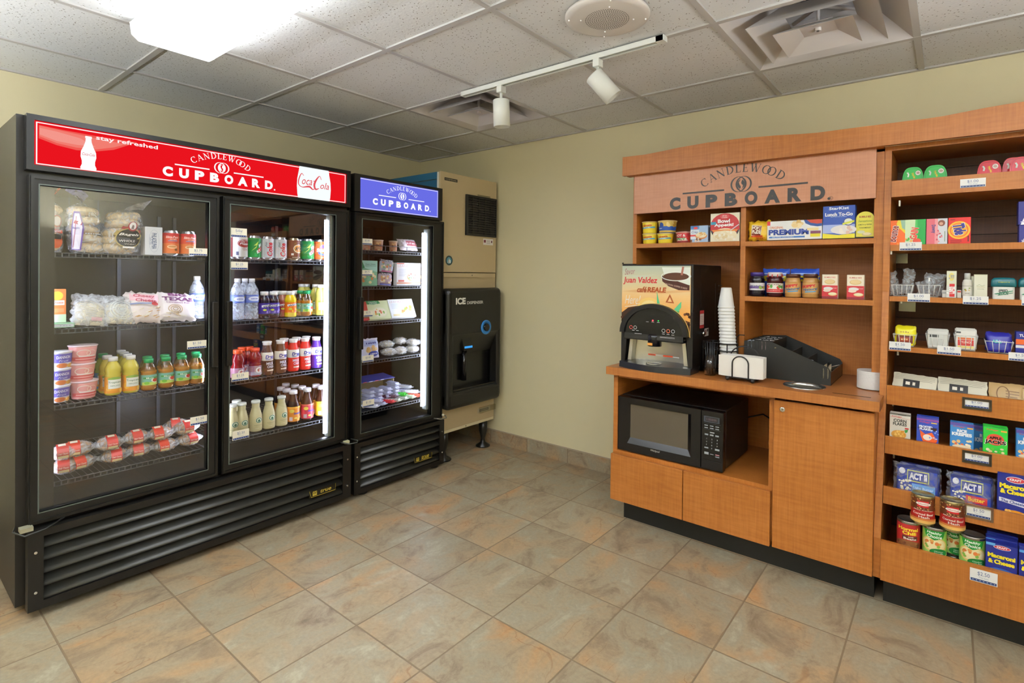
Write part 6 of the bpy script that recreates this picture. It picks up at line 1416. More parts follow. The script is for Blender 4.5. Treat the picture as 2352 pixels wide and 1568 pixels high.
for i in range(n_+1):
    u = i/n_; x = x0+.004+u*(w-.004); y = yf-.015-.045*sin(pi*u)
    v += [(x, y, CZ), (x, y+.004, CZ+.03), (x, yf+.10, CZ+.035), (x, yf+.10, CZ)]
b.add(v, [(4*i+j, 4*i+(j+1) % 4, 4*i+4+(j+1) % 4, 4*i+4+j) for i in range(n_) for j in range(4)]+[(0, 1, 2, 3), (4*n_+3, 4*n_+2, 4*n_+1, 4*n_)], M('#1a1c22', .28))
cmb(b, 'drip_tray')
b = MB(); b.lathe([(.030, 0), (.038, 0), (.038, .002), (.030, .002), (.030, 0)], M('#d8d8cc', .25, .6), cxm+.0, yf+.005, CZ+.0335, 28, caps=False); cmb(b, 'tray_ring')
A = Art(lambda y, z, l: (x1+.001+l, y, z)); A.rect(-.46, 1.045, -.40, 1.135, '#b03030'); A.rect(-.457, 1.062, -.403, 1.118, '#d8ccc4'); A.lines = None
for k in range(5): A.rect(-.452, 1.068+.009*k, -.408, 1.070+.009*k, '#a87a70')
A.rect(-.395, 1.0, -.335, 1.04, '#e2dad4'); A.rect(-.388, 1.006, -.365, 1.034, '#b8847c'); A.rect(-.358, 1.022, -.342, 1.036, '#3a3432')
o = A.build(None, 'side_sticker'); o.parent = t; o.location = -OX
cmb(MB().lathe([(.012, 0), (.012, .012), (.008, .014)], CHROME, x1, -.42, 1.018, 16, ax='x'), 'lock')
# ---- stirrers in a clear cup
p = at(1645, 862, 2, CZ)
p = Vector((2.742, -.495, CZ))
tag(MB().lathe([(.024, 0), (.027, .001), (.028, .10), (.0265, .10), (.0255, .004), (.001, .004)], CLEARP, n=24).build('stirrer_cup', None, p), 'clear plastic cup holding black stirrers, in front of the cup rack', 'cup')
for i in range(14):
    a = i*2.4; r = .017*sqrt((i+.5)/14); tx, ty = r*1.45*cos(a), r*1.45*sin(a)
    tag(MB().tube([(r*.8*cos(a), r*.8*sin(a), .006), (tx*1.05, ty*1.05, .155+.004*(i % 4))], .0022, M('#121214', .35), 6).build('coffee_stirrer', None, p), 'thin black coffee stirrer standing in the clear cup', 'stirrer', 'black coffee stirrers')
# ---- foam cups upside down in a wire rack
FOAM = M('#efefec', .6)
cx_, cy0 = 2.80, -.42
R0, R1, hcup = .0385, .0245, .10
me = MB().lathe([(R0, 0), (R0+.001, .001), (R0+.001, .007), (R0-.001, .008), (R1, hcup-.003), (R1-.003, hcup), (.001, hcup)], FOAM, n=28, caps=False).data('foam_cup')
ncup = 20; base = CZ+.02; step_ = (at(1665, 660, 1, cy0)[2]-hcup-base)/(ncup-1)
for k in range(ncup):
    o = bpy.data.objects.new('foam_cup', me); C.objects.link(o); o.location = (cx_-.0012*(k-10)*.8, cy0, base+k*step_)
    if k == ncup-1: tag(o, 'topmost white foam cup of the tall upside-down stack', 'cup', 'stacked foam cups')
    else: tag(o, 'white foam cup nested below the top of the tall upside-down stack', 'cup', 'stacked foam cups')
t = thing('cup_rack', 'black wire rack holding the tall stack of foam cups', 'rack', (cx_, cy0, CZ))
b = MB(); IR = M('#1c1815', .4)
def circ(b, r, z, cx=0, cy=0, n=24, rr=.0028): b.tube([(cx+r*cos(2*pi*i/n), cy+r*sin(2*pi*i/n), z) for i in range(n)], rr, IR, 6, closed=True)
for z in (.118, .154): circ(b, .047, z)
circ(b, .047, .012); circ(b, .046, .118, -.078, .02); circ(b, .046, .154, -.078, .02); circ(b, .046, .012, -.078, .02)
for cx0 in (0, -.078):
    for a in (.3, 1.8, 3.4, 5): b.tube([(cx0+.047*cos(a), (.02 if cx0 else 0)+.047*sin(a), .008), (cx0+.047*cos(a), (.02 if cx0 else 0)+.047*sin(a), .154)], .0028, IR, 6)
b.tube([(.035, .03, .01), (.035, .03, .185), (.045, .04, .195), (.07, .04, .195)], .003, IR, 6)
b.build('wire_frame', t)
pieces([MB().sphere((sx, sy, .010), .010, IR, 8) for sx, sy in ((-.045, -.05), (.045, -.05), (-.10, .06), (.04, .05))], 'ball_foot', t)
# ---- napkin holder with napkins
nx0, nx1 = 2.755, 2.955; ny = -.535; nxm = (nx0+nx1)/2
p0 = at(1655, 862, 1, ny); p1 = at(1757, 868, 1, ny); nxm = (p0[0]+p1[0])/2; nw = (p1[0]-p0[0])
t = thing('napkin_holder', 'black wire napkin holder with arched ends and ball feet', 'napkin holder', (nxm, ny, CZ))
b = MB()
for yy, hh, ww in ((-.032, .115, .036), (.036, .115, .036), (.0, .155, .066)):
    if ww > .05: pts = [(-ww, .036, .012)]+[(-ww*cos(pi*i/14), .036, .10+.055*sin(pi*i/14)) for i in range(15)]+[(ww, .036, .012)]
    else: pts = [(-ww, yy, .012)]+[(-ww*cos(pi*i/14), yy, hh-.035+.035*sin(pi*i/14)) for i in range(15)]+[(ww, yy, .012)]
    b.tube(pts, .003, IR, 7)
for xx in (-.036, .036, -.05, .05): b.tube([(xx, -.035, .014), (xx, .038, .014)], .003, IR, 7)
for yy in (-.032, .036): b.tube([(-.066, yy, .016), (.066, yy, .016)], .003, IR, 7)
b.build('wire_frame', t)
pieces([MB().sphere((sx, sy, .009), .0095, IR, 8) for sx in (-.056, .056) for sy in (-.036, .038)], 'ball_foot', t)
for k in range(8):
    b = MB(); hh = .098; n_ = 14; v = []; f = []
    yk = -.026+k*.0075; th = .0032
    prof = [(0, yk-th, .0), (0, yk-th, hh), (0, yk+th, hh+.001*(k % 3)), (0, yk+th, .0)]
    for i in range(n_+1):
        u = i/n_; x = (u-.5)*(nw-.004*((k*7) % 3)); lift = .004*abs(2*u-1)**3; wob = .0012*noise.noise(Vector((x*30, k, 0)))
        for q in prof: v.append((x, q[1]+wob, q[2]+lift*(1 if q[2] < .01 else -1)*.6))
    for i in range(n_): f += [(4*i+j, 4*i+(j+1) % 4, 4*i+4+(j+1) % 4, 4*i+4+j) for j in range(4)]
    f += [(0, 1, 2, 3), (4*n_+3, 4*n_+2, 4*n_+1, 4*n_)]
    b.add(v, f, M('#e8e4dc', .8))
    o = b.build('paper_napkin', None, (nxm, ny, CZ+.018))
    tag(o, 'frontmost folded white napkin in the wire holder' if k == 0 else 'folded white paper napkin packed behind the front one in the wire holder', 'napkin', 'folded napkins')
# ---- black condiment organizer
ox0, ox1, oy0, oy1 = 2.872, 3.246, -.392, -.06
t = thing('condiment_organizer', 'black sloping condiment organizer box on the countertop', 'organizer', ((ox0+ox1)/2, (oy0+oy1)/2, CZ))
def omat():
    mt, nt, N, L, b = nodes_mat('speckled_black_board'); n = N('ShaderNodeTexNoise'); n.inputs['Scale'].default_value = 900; n.inputs['Detail'].default_value = 2
    r = ramp(N, [(.4, '#121210'), (.6, '#26251f'), (.75, '#3a3932')]); L(n.outputs[0], r.inputs[0]); L(r.outputs[0], b.inputs['Base Color']); b.inputs['Roughness'].default_value = .5; return mt
OM = omat()
W2 = (ox1-ox0)/2; D2 = (oy1-oy0)/2
sidep = [(-W2, 0), (W2, 0), (W2, .062), (W2-.012, .08), (-W2+.115, .178), (-W2, .170)]
pieces([MB().prism(sidep, -D2, -D2+.005, OM), MB().prism(sidep, D2-.005, D2, OM)], 'side_panel', t)
b = MB(); b.box(-W2, W2, -D2+.005, D2-.005, 0, .004, OM).box(W2-.004, W2, -D2+.005, D2-.005, .004, .058, M('#2a1f18', .3)).box(-W2, -W2+.004, -D2+.005, D2-.005, .004, .168, OM)
for xx, hh in ((-W2+.115, .17), (-W2+.19, .125), (-W2+.26, .10), (W2-.06, .06)): b.box(xx, xx+.004, -D2+.005, D2-.005, .004, hh, OM)
b.box(-W2+.004, -W2+.115, -D2+.005, D2-.005, .135, .139, OM)
for yy in (-.08, 0, .08): b.box(-W2+.004, -W2+.115, yy, yy+.004, .139, .17, OM)
b.build('tray_body', t)
base_ = Vector(((ox0+ox1)/2, (oy0+oy1)/2, CZ))
def packet(x, y, z, c, lab, rx=0, ry=0, rz=0, w=.03, h=.042, grp='sachets in the black organizer'):
    k = ('pk', c, w, h)
    if k not in MC:
        b = MB(); pillow_mesh(b, w, h, .006, 3, M(c, .5), .001, 1, 6); MC[k] = b.data('condiment_sachet')
    o = bpy.data.objects.new('condiment_sachet', MC[k]); C.objects.link(o); o.location = base_+Vector((x, y, z)); o.rotation_euler = (rx, ry, rz); return tag(o, lab, 'sachet', grp)
for i in range(6): packet(-W2+.02+.016*i, -D2+.014, .134, ['#c8d4e4', '#c8d4e4', '#202022', '#202022', '#e8c0c8', '#e8c0c8'][i], ('pale blue', 'pale blue', 'black', 'black', 'pink', 'pink')[i]+' sachet standing in the top front row of the organizer', 0, 0, 1.4, h=.04)
for j in range(3):
    for i in range(3): packet(-W2+.03+.03*i, -.045+.08*j, .128, '#e6e2e4', 'white sachet in the top rear row of the organizer', .2, .1*i, .8)
for i in range(6): packet(W2-.012-.006*i, -D2+.03+.05*(i % 3), .03, '#d8cfb0', 'cream sachet filed in the lowest pocket of the organizer', 0, 0, R90, .07, .045)
for i in range(5): packet(W2-.055+.002*i, -.05+.04*i, .040, '#e0d8c4', 'cream sachet lying on top of the lowest pocket', 1.2, .1, .4*i, .05, .05)
packet(-W2+.14, -D2+.05, .112, '#d9bf8a', 'tan sachet in the second pocket of the organizer', .9, 0, .5, .05, .06); packet(-W2+.21, -D2+.06, .085, '#d9c48e', 'tan sachet in the middle pocket of the organizer', .9, .2, .3, .06, .06); packet(-W2+.275, -D2+.05, .075, '#eef0f4', 'white sachet poking up in the fourth pocket', .3, .3, .3, .02, .03)
# ---- paper plates / bowls
pc = at(1993, 897, 2, CZ); pcx, pcy = 3.395, -.335
Rp = abs(at(1968, 870, 1, pcy)[0]-pcx)
me = MB().lathe([(Rp*.62, 0), (Rp*.66, .001), (Rp*.97, .0022), (Rp, .0028), (Rp, .0058), (Rp*.97, .006), (Rp*.64, .0024), (.001, .0022)], M('#f2f2f0', .45), n=40).data('paper_plate')
npl = 22; ht = at(1968, 847, 1, pcy)[2]-CZ-.006
for k in range(npl):
    o = bpy.data.objects.new('paper_plate', me); C.objects.link(o); o.location = (pcx, pcy-.0, CZ+.0004+k*ht/(npl-1))
    tag(o, 'topmost small white paper plate of the stack at the counter end' if k == npl-1 else 'small white paper plate within the stack at the counter end', 'plate', 'stacked paper plates')

# ================================================================== microwave
mx0, mx1, mz0, mz1, myf, myb = 2.278, 2.832, .380, .669, -.552, -.16
t = thing('microwave_oven', 'black countertop microwave oven in the open bay of the base cabinet', 'microwave', ((mx0+mx1)/2, (myf+myb)/2, mz0))
OX = Vector(t.location)
xs = at(1612, 1000, 1, myf)[0]
b = MB(); b.bbox(mx0, mx1, myf+.03, myb, mz0+.008, mz1, M('#12100e', .4), .004, 1); cmb(b, 'cabinet')
MK = M('#0d0c0e', .16)
d = bpy.data.objects.new('door', None); C.objects.link(d); d.parent = t
w0, w1 = at(1448, 970, 1, myf)[0], at(1580, 1000, 1, myf)[0]; wz0, wz1 = .455, .628
def bezel(b, X0, X1, Z0, Z1, x0_, x1_, z0_, z1_, yo, yi, m):
    v = [(X0, yo, Z0), (X1, yo, Z0), (X1, yo, Z1), (X0, yo, Z1), (x0_-.012, yo, z0_-.03), (x1_+.02, yo, z0_-.03), (x1_+.02, yo, z1_+.006), (x0_-.012, yo, z1_+.006), (x0_, yi, z0_), (x1_, yi, z0_), (x1_, yi, z1_), (x0_, yi, z1_)]
    f = [(i, (i+1) % 4, (i+1) % 4+4, i+4) for i in range(4)]+[(i+4, (i+1) % 4+4, (i+1) % 4+8, i+8) for i in range(4)]
    b.add(v, f, m)
b = MB(); bezel(b, mx0, xs-.001, mz0+.004, mz1-.004, w0, w1, wz0, wz1, myf-.012, myf-.0, MK)
b.add([(mx0, myf-.012, mz0+.004), (mx0, myf+.03, mz0+.004), (mx0, myf+.03, mz1-.002), (mx0, myf-.012, mz1-.004), (xs-.001, myf-.012, mz0+.004), (xs-.001, myf+.03, mz0+.004), (xs-.001, myf+.03, mz1-.002), (xs-.001, myf-.012, mz1-.004)], [(0, 1, 2, 3), (7, 6, 5, 4), (0, 4, 5, 1), (2, 6, 7, 3)], MK)
o = b.build('door_frame'); o.parent = d; o.location = -OX
o = MB().box(w0, w1, myf, myf+.004, wz0, wz1, M('#6e675a', .12, .55)).build('door_window'); o.parent = d; o.location = -OX
A = Art(lambda x, z, l: (x, myf-.0125-l, z)); A.text('Whirlpool', at(1507, 1036, 1, myf)[0], mz0+.034, .013, '#b8b4ac', w=.05, shear=.3); o = A.build(None, 'logo'); o.parent = d; o.location = -OX
b = MB(); b.bbox(xs, mx1, myf-.012, myf+.03, mz0+.004, mz1-.002, MK, .003, 1); cmb(b, 'control_panel')
A = Art(lambda x, z, l: (x, myf-.0125-l, z)); n = NA(A, mx1-xs, mz1-mz0, mz0); n.X = lambda f: xs+f*(mx1-xs)
n.rect(.12, .80, .84, .90, '#3a4048').rect(.2, .815, .76, .885, '#1a1618').text('1:00000', .48, .85, .04, '#6a5a60', .46).rect(.12, .68, .88, .685, '#4a4f54').rect(.12, .78, .88, .784, '#4a4f54')
for j in range(2):
    for i in range(3): n.rect(.16+.25*i, .70+.04*j-.0, .32+.25*i, .715+.04*j, '#8a9094')
for i in range(3): n.rect(.18+.24*i, .585, .34+.24*i, .61, '#9a9ea2')
n.rect(.42, .63, .62, .65, '#9a9ea2')
for j in range(3):
    for i in range(3): n.text('123456789'[j*3+i], .27+.24*i, .53-.05*j, .022, '#c8ccd0')
n.text('0', .51, .38, .022, '#c8ccd0').rect(.18, .37, .36, .39, '#9a9ea2').rect(.66, .36, .86, .39, '#9a9ea2').rect(.18, .27, .38, .31, '#9a9ea2').rect(.44, .28, .6, .29, '#9a9ea2').rect(.68, .28, .86, .30, '#b07a80').rect(.68, .25, .86, .265, '#9a9ea2').rect(.1, .17, .9, .173, '#2a2a2c')
o = A.build(None, 'keypad_markings'); o.parent = t; o.location = -OX
pieces([MB().lathe([(.012, 0), (.012, .010)], DARK, sx, sy, .0, 10) for sx in (-.24, .24) for sy in (-.15, .15)], 'foot', t)
b = MB(); b.tube([(2.80, -.14, .55), (2.88, -.06, .57), (2.97, -.045, .52), (3.02, -.05, .47)], .004, M('#121212', .4)); o = b.build('power_cord'); o.parent = t; o.location = -OX

# ================================================================== goods on the display unit
def zb(i): return SH[i][0]+.0185
TY = [s[2] for s in SH]     # lip planes
# green and red chip tubs, standing on end
def chip_tub(u1, u2, vt, vb_, y, z, col, dk, lab, grp, spin=0):
    x, w = spanx(u1, u2, (vt+vb_)/2, 1, y); h = at((u1+u2)/2, vt, 1, y)[2]-z
    t = thing('chip_tub', lab, 'snack tub', (x, y+.02, z), spin, grp, -.12)
    n_ = 20; P = [(-w*.42, 0), (w*.42, 0), (w*.5, h*.2)]+[(w*.5*abs(cos(pi*i/n_))**.62*(1 if i < n_/2 else -1), h*.42+h*.58*sin(pi*i/n_)**.8) for i in range(0, n_+1)]+[(-w*.5, h*.2)]
    b = MB(); b.prism([(a*.86, c*.93+h*.02) for a, c in P], 0, .07, M(col, .25)); b.build('tub', t)
    MB().prism(P, -.004, .002, M(col, .18)).build('foil_lid', t)
    A = Art(flat(-.0042), rough=.18); nn = NA(A, w, h); nn.A.poly([(a*.9, c*.92+h*.03) for a, c in P], dk); nn.A.poly([(a*.86, c*.88+h*.05) for a, c in P], col)
    nn.blobs(8, .14, .08, .5, .55, .05, [dk, '#ffffff' if False else col], 3).ell(.74, .76, .12, .09, '#f2eee6').ell(.74, .76, .08, .05, '#b89a8a').text('Pringles', .52, .66, .10, '#ecd23a', .34, rot=-1.2, bold=.03).line([(.24, .8), (.30, .72), (.27, .62)], .05, '#dfe8dc').rect(.28, .0, .62, .06, '#f0ece4').lines(3, .2, .4, .5, .07, .02, dk); A.build(t); return t
chip_tub(2072, 2121, 381, 412, -.352, zb(0), '#35b24a', '#1e8a36', 'green foil-topped chip tub nearest the side panel', 'foil-topped chip tubs', .06)
chip_tub(2121, 2176, 376, 410, -.352, zb(0), '#35b24a', '#1e8a36', 'green foil-topped chip tub nearer the price tag', 'foil-topped chip tubs', .04)
chip_tub(2245, 2302, 365, 402, -.352, zb(0), '#cc2a34', '#9e1c28', 'red foil-topped chip tub just beyond the top price tag', 'foil-topped chip tubs')
chip_tub(2303, 2356, 358, 400, -.33, zb(0), '#cc2a34', '#9e1c28', 'red foil-topped chip tub near the photo edge', 'foil-topped chip tubs', .1)
chip_tub(2320, 2380, 356, 400, -.352, zb(0), '#cc2a34', '#9e1c28', 'red foil-topped chip tub cut by the photo edge', 'foil-topped chip tubs', .05)
# detergents
y1_ = -.365
def art(n): n.poly([(0, 0), (1, 0), (1, .35), (.85, .3), (.6, .7), (.5, 1), (0, 1)], '#ea6a22').poly([(.62, 1), (1, 1), (1, .45), (.78, .62), (.62, .7), (.55, .85)], '#e8d23a').poly([(.75, 1), (1, 1), (1, .6), (.84, .68)], '#9ac0a4').blobs(5, .1, .05, .8, .2, .06, ['#f0983a'], 1).text('Bounce', .40, .46, .30, '#ffffff', 1.05, rot=1.42, bold=.10).text('Bounce', .40, .46, .27, '#8a2a24', 1.0, rot=1.42, bold=.03)
boxp('dryer_sheet_box', 'orange and yellow laundry box, first of the laundry row', 2035, 2079, 506, y1_, SH[1][1], .03, '#ea6a22', art, vb=562)
def art(n): n.poly([(0, 1), (.5, 1), (.6, .5), (.4, 0), (0, 0)], '#d4e8c0').rect(.55, 0, 1, 1, '#1fa848').poly([(.45, 0), (.6, 0), (.6, 1), (.5, 1)], '#4aba5a').blobs(5, .05, .05, .4, .3, .07, ['#5ab84a', '#f0b060'], 6).text('GAIN', .44, .45, .26, '#ffffff', .72, rot=1.42, bold=.09).text('GAIN', .44, .45, .24, '#e04a3a', .7, rot=1.42, bold=.05).ell(.58, .15, .2, .1, '#e0503a')
boxp('laundry_box', 'green and white laundry detergent box behind the price tag', 2079, 2126, 504, y1_, SH[1][1], .03, '#1fa848', art, vb=562)
def art(n): n.poly([(0, 0), (.4, 0), (.5, .5), (.4, 1), (0, 1)], '#dc6a78').poly([(.4, 0), (.6, 0), (.55, 1), (.4, 1)], '#e89aa0').rect(.55, 0, 1, 1, '#d8dce4').ell(.72, .82, .17, .12, '#8a5240').ell(.70, .80, .09, .06, '#d8a890').text('Downy', .33, .60, .17, '#4a4f8a', .50, rot=-1.5, bold=.03).blobs(12, .5, .05, .75, .55, .05, ['#c84a5a', '#e0909a'], 8).rect(.86, .1, .9, .5, '#8aa08a')
boxp('softener_box', 'pink and white fabric softener box between the green and red boxes', 2128, 2176, 502, y1_, SH[1][1], .03, '#e2a0a6', art, vb=561)
def art(n): n.ell(.48, .52, .50, .34, '#f0c02e').ell(.48, .52, .42, .28, '#e8702a').ell(.48, .52, .36, .24, '#f0b02e').text('Tide', .50, .55, .40, '#ffffff', .66, rot=-1.35, bold=.12, shear=.2).text('Tide', .50, .55, .36, '#38318e', .62, rot=-1.35, bold=.06, shear=.2).lines(4, .1, .14, .6, .035, .012, '#7a1a1a').rect(.08, .9, .3, .95, '#a02020').rect(.86, .08, .92, .3, '#7a1a1a')
boxp('laundry_box', 'red laundry detergent box with a yellow bullseye', 2178, 2230, 499, y1_, SH[1][1], .03, '#df2a26', art, vb=560)
def art(n): n.poly([(.1, .0), (.5, .9), (.6, .7), (.3, 0)], '#f0f0f8').rect(.1, .1, .9, .14, '#c8c8e8')
xq = spanx(2341, 2400, 500, 1, y1_)
z0_ = SH[1][1]
carton('medicine_box', 'navy box with a white stroke, lower of two at the photo edge', 'box', (xq[0], y1_+.03, z0_), xq[1], .06, .066, '#2c2c82', art)
carton('medicine_box', 'navy box with a white stroke, upper of two at the photo edge', 'box', (xq[0]-.003, y1_+.03, z0_+.067), xq[1], .06, .088, '#2c2c82', art)
# wire baskets
def basket(u1, u2, vt, vb_, y, z, lab):
    x, w = spanx(u1, u2, (vt+vb_)/2, 1, y); h = (at((u1+u2)/2, vt, 1, y)-at((u1+u2)/2, vb_, 1, y))[2]; d = .12
    t = thing('wire_basket', lab, 'basket', (x, y+d/2, z), 0, 'small white wire baskets'); b = MB(); m = M('#eeeeea', .35); r = .0015
    wt, wb_ = w/2, w/2*.78; dt, db = d/2, d/2*.85
    top = [(-wt, -dt, h), (wt, -dt, h), (wt, dt, h), (-wt, dt, h)]; bot = [(-wb_, -db, .002), (wb_, -db, .002), (wb_, db, .002), (-wb_, db, .002)]
    b.tube(top, r*1.2, m, 6, closed=True); b.tube(bot, r, m, 6, closed=True)
    for k in range(5):
        f = k/4
        for s_ in (-1, 1): b.tube([(-wt+2*wt*f, s_*dt, h), (-wb_+2*wb_*f, s_*db, .002)], r*.8, m, 5)
        b.tube([(-wb_+2*wb_*f, -db, .002), (-wb_+2*wb_*f, db, .002)], r*.8, m, 5)
        for s_ in (-1, 1): b.tube([(s_*wt, -dt+2*dt*f, h), (s_*wb_, -db+2*db*f, .002)], r*.8, m, 5)
    b.build('wire_frame', t); return x, w, h, d
y2 = -.37; zz = SH[2][1]
x, w, h, d = basket(2047, 2096, 651, 677, y2, zz, 'white wire basket of clear bags, nearest the side panel')
CB = film('dark_clear_bag', '#cfd4d8', .30, .1)
for i, (dx, hh, rr, lab) in enumerate(((-.022, .10, .25, 'crumpled clear bag leaning out of the first basket toward the panel'), (.016, .11, -.06, 'crumpled clear bag upright in the first basket'), (-.002, .05, .1, 'crumpled clear bag low in the first basket'))):
    pouch('clear_bag', lab, 'bag', (x+dx, y2+.05+.01*i, zz+.006), .042+.02*(i == 2), hh, .022, CB, None, 0, -.1, -rr, seed=100+i, jag=.01, k=2.2)
x, w, h, d = basket(2107, 2160, 652, 679, y2, zz, 'white wire basket of clear bags next to the toothpaste')
for i, (dx, hh, rr, lab) in enumerate(((.008, .092, -.15, 'crumpled clear bag fanned out over the second basket'), (-.012, .06, .2, 'crumpled clear bag low in the second basket'))):
    pouch('clear_bag', lab, 'bag', (x+dx, y2+.05+.012*i, zz+.006), .07-.02*i, hh, .022, CB, None, 0, -.1, -rr, seed=110+i, jag=.012, k=2.2)
tag(MB().box(-.003, .003, -.001, .001, 0, .07, M('#f0f0ee', .4)).build('cotton_stick', None, (x+.0, y2+.045, zz+.01)), 'white strip standing in the second basket', 'strip')
def art(n): n.rect(0, .02, 1, .46, '#d8dcd8').rect(.3, .04, .82, .52, '#cf2a2e').text('Colgate', .56, .28, .34, '#ffffff', .95, rot=R90, bold=.03).ell(.5, .78, .28, .15, '#e0d27a').text('Total', .5, .78, .16, '#7a8ab8', .5, rot=R90)
boxp('toothpaste_box', 'upright toothpaste box with a red lower half', 2174, 2197, 622, y2, zz, .025, '#dedfc8', art, vb=681)
boxp('small_box', 'tiny pale box beside the second basket', 2164, 2174, 666, y2+.01, zz, .03, '#d4d2cc', lambda n: n.rect(.1, .5, .9, .8, '#a8a8a8'), vb=681)
boxp('small_box', 'tiny white and red box beside the toothpaste', 2198, 2208, 666, y2+.01, zz, .03, '#e0dcd4', lambda n: n.rect(.1, .7, .9, .9, '#c8382e'), vb=681)
x, w = spanx(2211, 2233, 650, 1, y2); h = at(2222, 627, 1, y2)[2]-zz; R = w/2
def art(n): n.blobs(5, .42, .35, .6, .6, .03, ['#c8a04a', '#8aa04a', '#d8b87a'], 4).rect(.3, .7, .7, .72, '#4a4a3a').text('~4', .5, .18, .07, '#6a6a62', .15)
bottle('lotion_bottle', 'slim white lotion bottle with a silver cap', 'bottle', (x, y2+R, zz), [(R*.9, 0), (R, .004), (R, h*.66), (R*.9, h*.72), (R*.6, h*.76)], '#e4e2da', (R*.66, h*.75, h, '#c8c8c4'), (.01, h*.64, '#e4e2da'), art)
boxp('soap_box', 'narrow pale box behind the cream one', 2230, 2238, 634, y2+.02, zz, .04, '#cfd0bc', None, vb=681)
def art(n): n.rect(.0, .97, 1, 1, '#c8caa8').line([(.2, .52), (.4, .58), (.6, .52), (.8, .56)], .012, '#8a9a6a').line([(.22, .48), (.8, .48)], .012, '#b09a5a').text('~5', .5, .40, .03, '#8a8a6a', .5).text('~3', .5, .08, .02, '#8a8a7a', .3)
boxp('soap_box', 'plain cream box between the lotion and the deodorant', 2237, 2268, 630, y2, zz, .04, '#dfdfcc', art, vb=682)
def deodorant(u1, u2, lab):
    x, w = spanx(u1, u2, 660, 1, y2); h = at((u1+u2)/2, 638, 1, y2)[2]-zz; d = .032
    t = thing('deodorant_stick', lab, 'deodorant', (x, y2+d/2, zz), 0, 'white deodorants with teal caps')
    def rr(b, ww, dd, z0, z1, m, top=0):
        n_ = 24; v = []
        L_ = [(1, z0), (1, z1)] if not top else [(1, z0), (1.02, z0+(z1-z0)*.3), (.98, z0+(z1-z0)*.75), (.8, z1), (.01, z1+.002)]
        for s_, z in L_:
            for i in range(n_):
                a = 2*pi*i/n_; c, s = cos(a), sin(a); e = .5
                v.append((ww/2*s_*abs(c)**e*(1 if c > 0 else -1), dd/2*s_*abs(s)**e*(1 if s > 0 else -1), z))
        b.add(v, [(k*n_+i, k*n_+(i+1) % n_, (k+1)*n_+(i+1) % n_, (k+1)*n_+i) for k in range(len(L_)-1) for i in range(n_)]+[tuple(range(n_)), tuple(range((len(L_)-1)*n_, len(L_)*n_))], m, bool(top))
    b = MB(); rr(b, w*.86, d, 0, h*.64, M('#e6e8e4', .3)); b.build('body', t)
    b = MB(); rr(b, w, d*1.1, h*.58, h, M('#14646e', .25), 1); b.build('cap', t)
    A = Art(flat(-d/2-.0005)); nn = NA(A, w, h); nn.text('SPEED', .47, .40, .12, '#1f2a2a', .36, bold=.04, shear=.3).text('STICK', .5, .27, .12, '#1f2a2a', .40, bold=.04, shear=.3).poly([(.12, .25), (.85, .42), (.85, .38), (.2, .22)], '#2f8a6a').poly([(.25, .2), (.85, .32), (.85, .29), (.3, .17)], '#2f8a6a'); A.build(t)
    A = Art(flat(-d*.55-.0012)); NA(A, w, h).text('~6', .5, .80, .05, '#d8d84a', .45); A.build(t)
deodorant(2276, 2336, 'white deodorant with a rounded teal cap beside the cream box'); deodorant(2339, 2398, 'white deodorant with a teal cap, cut by the photo edge')
# next shelf: baskets of sachets
y3 = TY[3]+.006; zz = SH[3][1]
def filled(u1, u2, vt, vb_, lab, n_, col, name, slab, grp, art, hh, w_k=.84, mat_=None):
    x, w, h, d = basket(u1, u2, vt, vb_, y3, zz, lab)
    k0 = None
    for i in range(n_):
        yy = y3+.016+(d-.03)*i/max(1, n_-1)
        s_ = slab[0] if i == 0 else slab[1]
        if k0 is None:
            if mat_ == 'soft': k0 = pouch(name, s_, 'packet', (x, yy, zz+.004), w*w_k, hh, .014, col, art, 0, -.16, seed=130+i, group=grp, jag=.004)
            else: k0 = carton(name, s_, 'packet', (x, yy, zz+.004), w*w_k, .008, hh, col, art, 0, -.10, grp)
        else: dup(k0, (x+.003*((i*5) % 3-1), yy, zz+.004+.002*(i % 3)), s_, group=grp)
def art(n): n.rect(.08, .10, .92, .55, '#6a2a1e').rect(.2, .2, .8, .45, '#a8402a').text('~4', .5, .75, .12, '#b8901e', .5).text('~3', .5, .33, .16, '#f0d8a0', .4)
filled(2051, 2104, 765, 792, 'white wire basket of yellow packets', 6, '#e8e022', 'yellow_packet', ('front yellow packet with a brown window in the basket', 'yellow packet filed behind the front one in the basket'), 'yellow packets in the wire basket', art, .072, mat_='soft')
def art(n): n.rect(.05, .1, .95, .9, '#d4d6d0').rect(.1, .62, .55, .8, '#4a4c4a').lines(5, .12, .5, .8, .08, .02, '#8a8e8c')
filled(2126, 2181, 766, 799, 'white wire basket of pale grey packets', 6, '#dcdcd6', 'pale_packet', ('front pale grey packet in the middle basket', 'pale grey packet filed behind the front one in the middle basket'), 'pale packets in the wire basket', art, .066)
def art(n): n.rect(.1, .52, .9, .62, '#d8703a').rect(.1, .2, .9, .5, '#c8342e').text('TYLENOL', .5, .38, .12, '#f6e8d8', .62, bold=.02).rect(.1, .08, .9, .18, '#e8d87a').rect(.02, .84, .25, .92, '#2a2a2a')
filled(2191, 2246, 770, 805, 'white wire basket of red and white medicine packets', 7, '#e6e6e0', 'medicine_packet', ('front medicine packet with a red panel in its basket', 'medicine packet filed behind the front red-panel one'), 'medicine packets in the wire basket', art, .076)
def art(n): n.text('Alka', .4, .60, .2, '#4ad0c0', .4, bold=.03).text('seltzer', .6, .62, .14, '#dfe8ff', .5, bold=.02).lines(4, .2, .4, .8, .08, .02, '#7a8ae0')
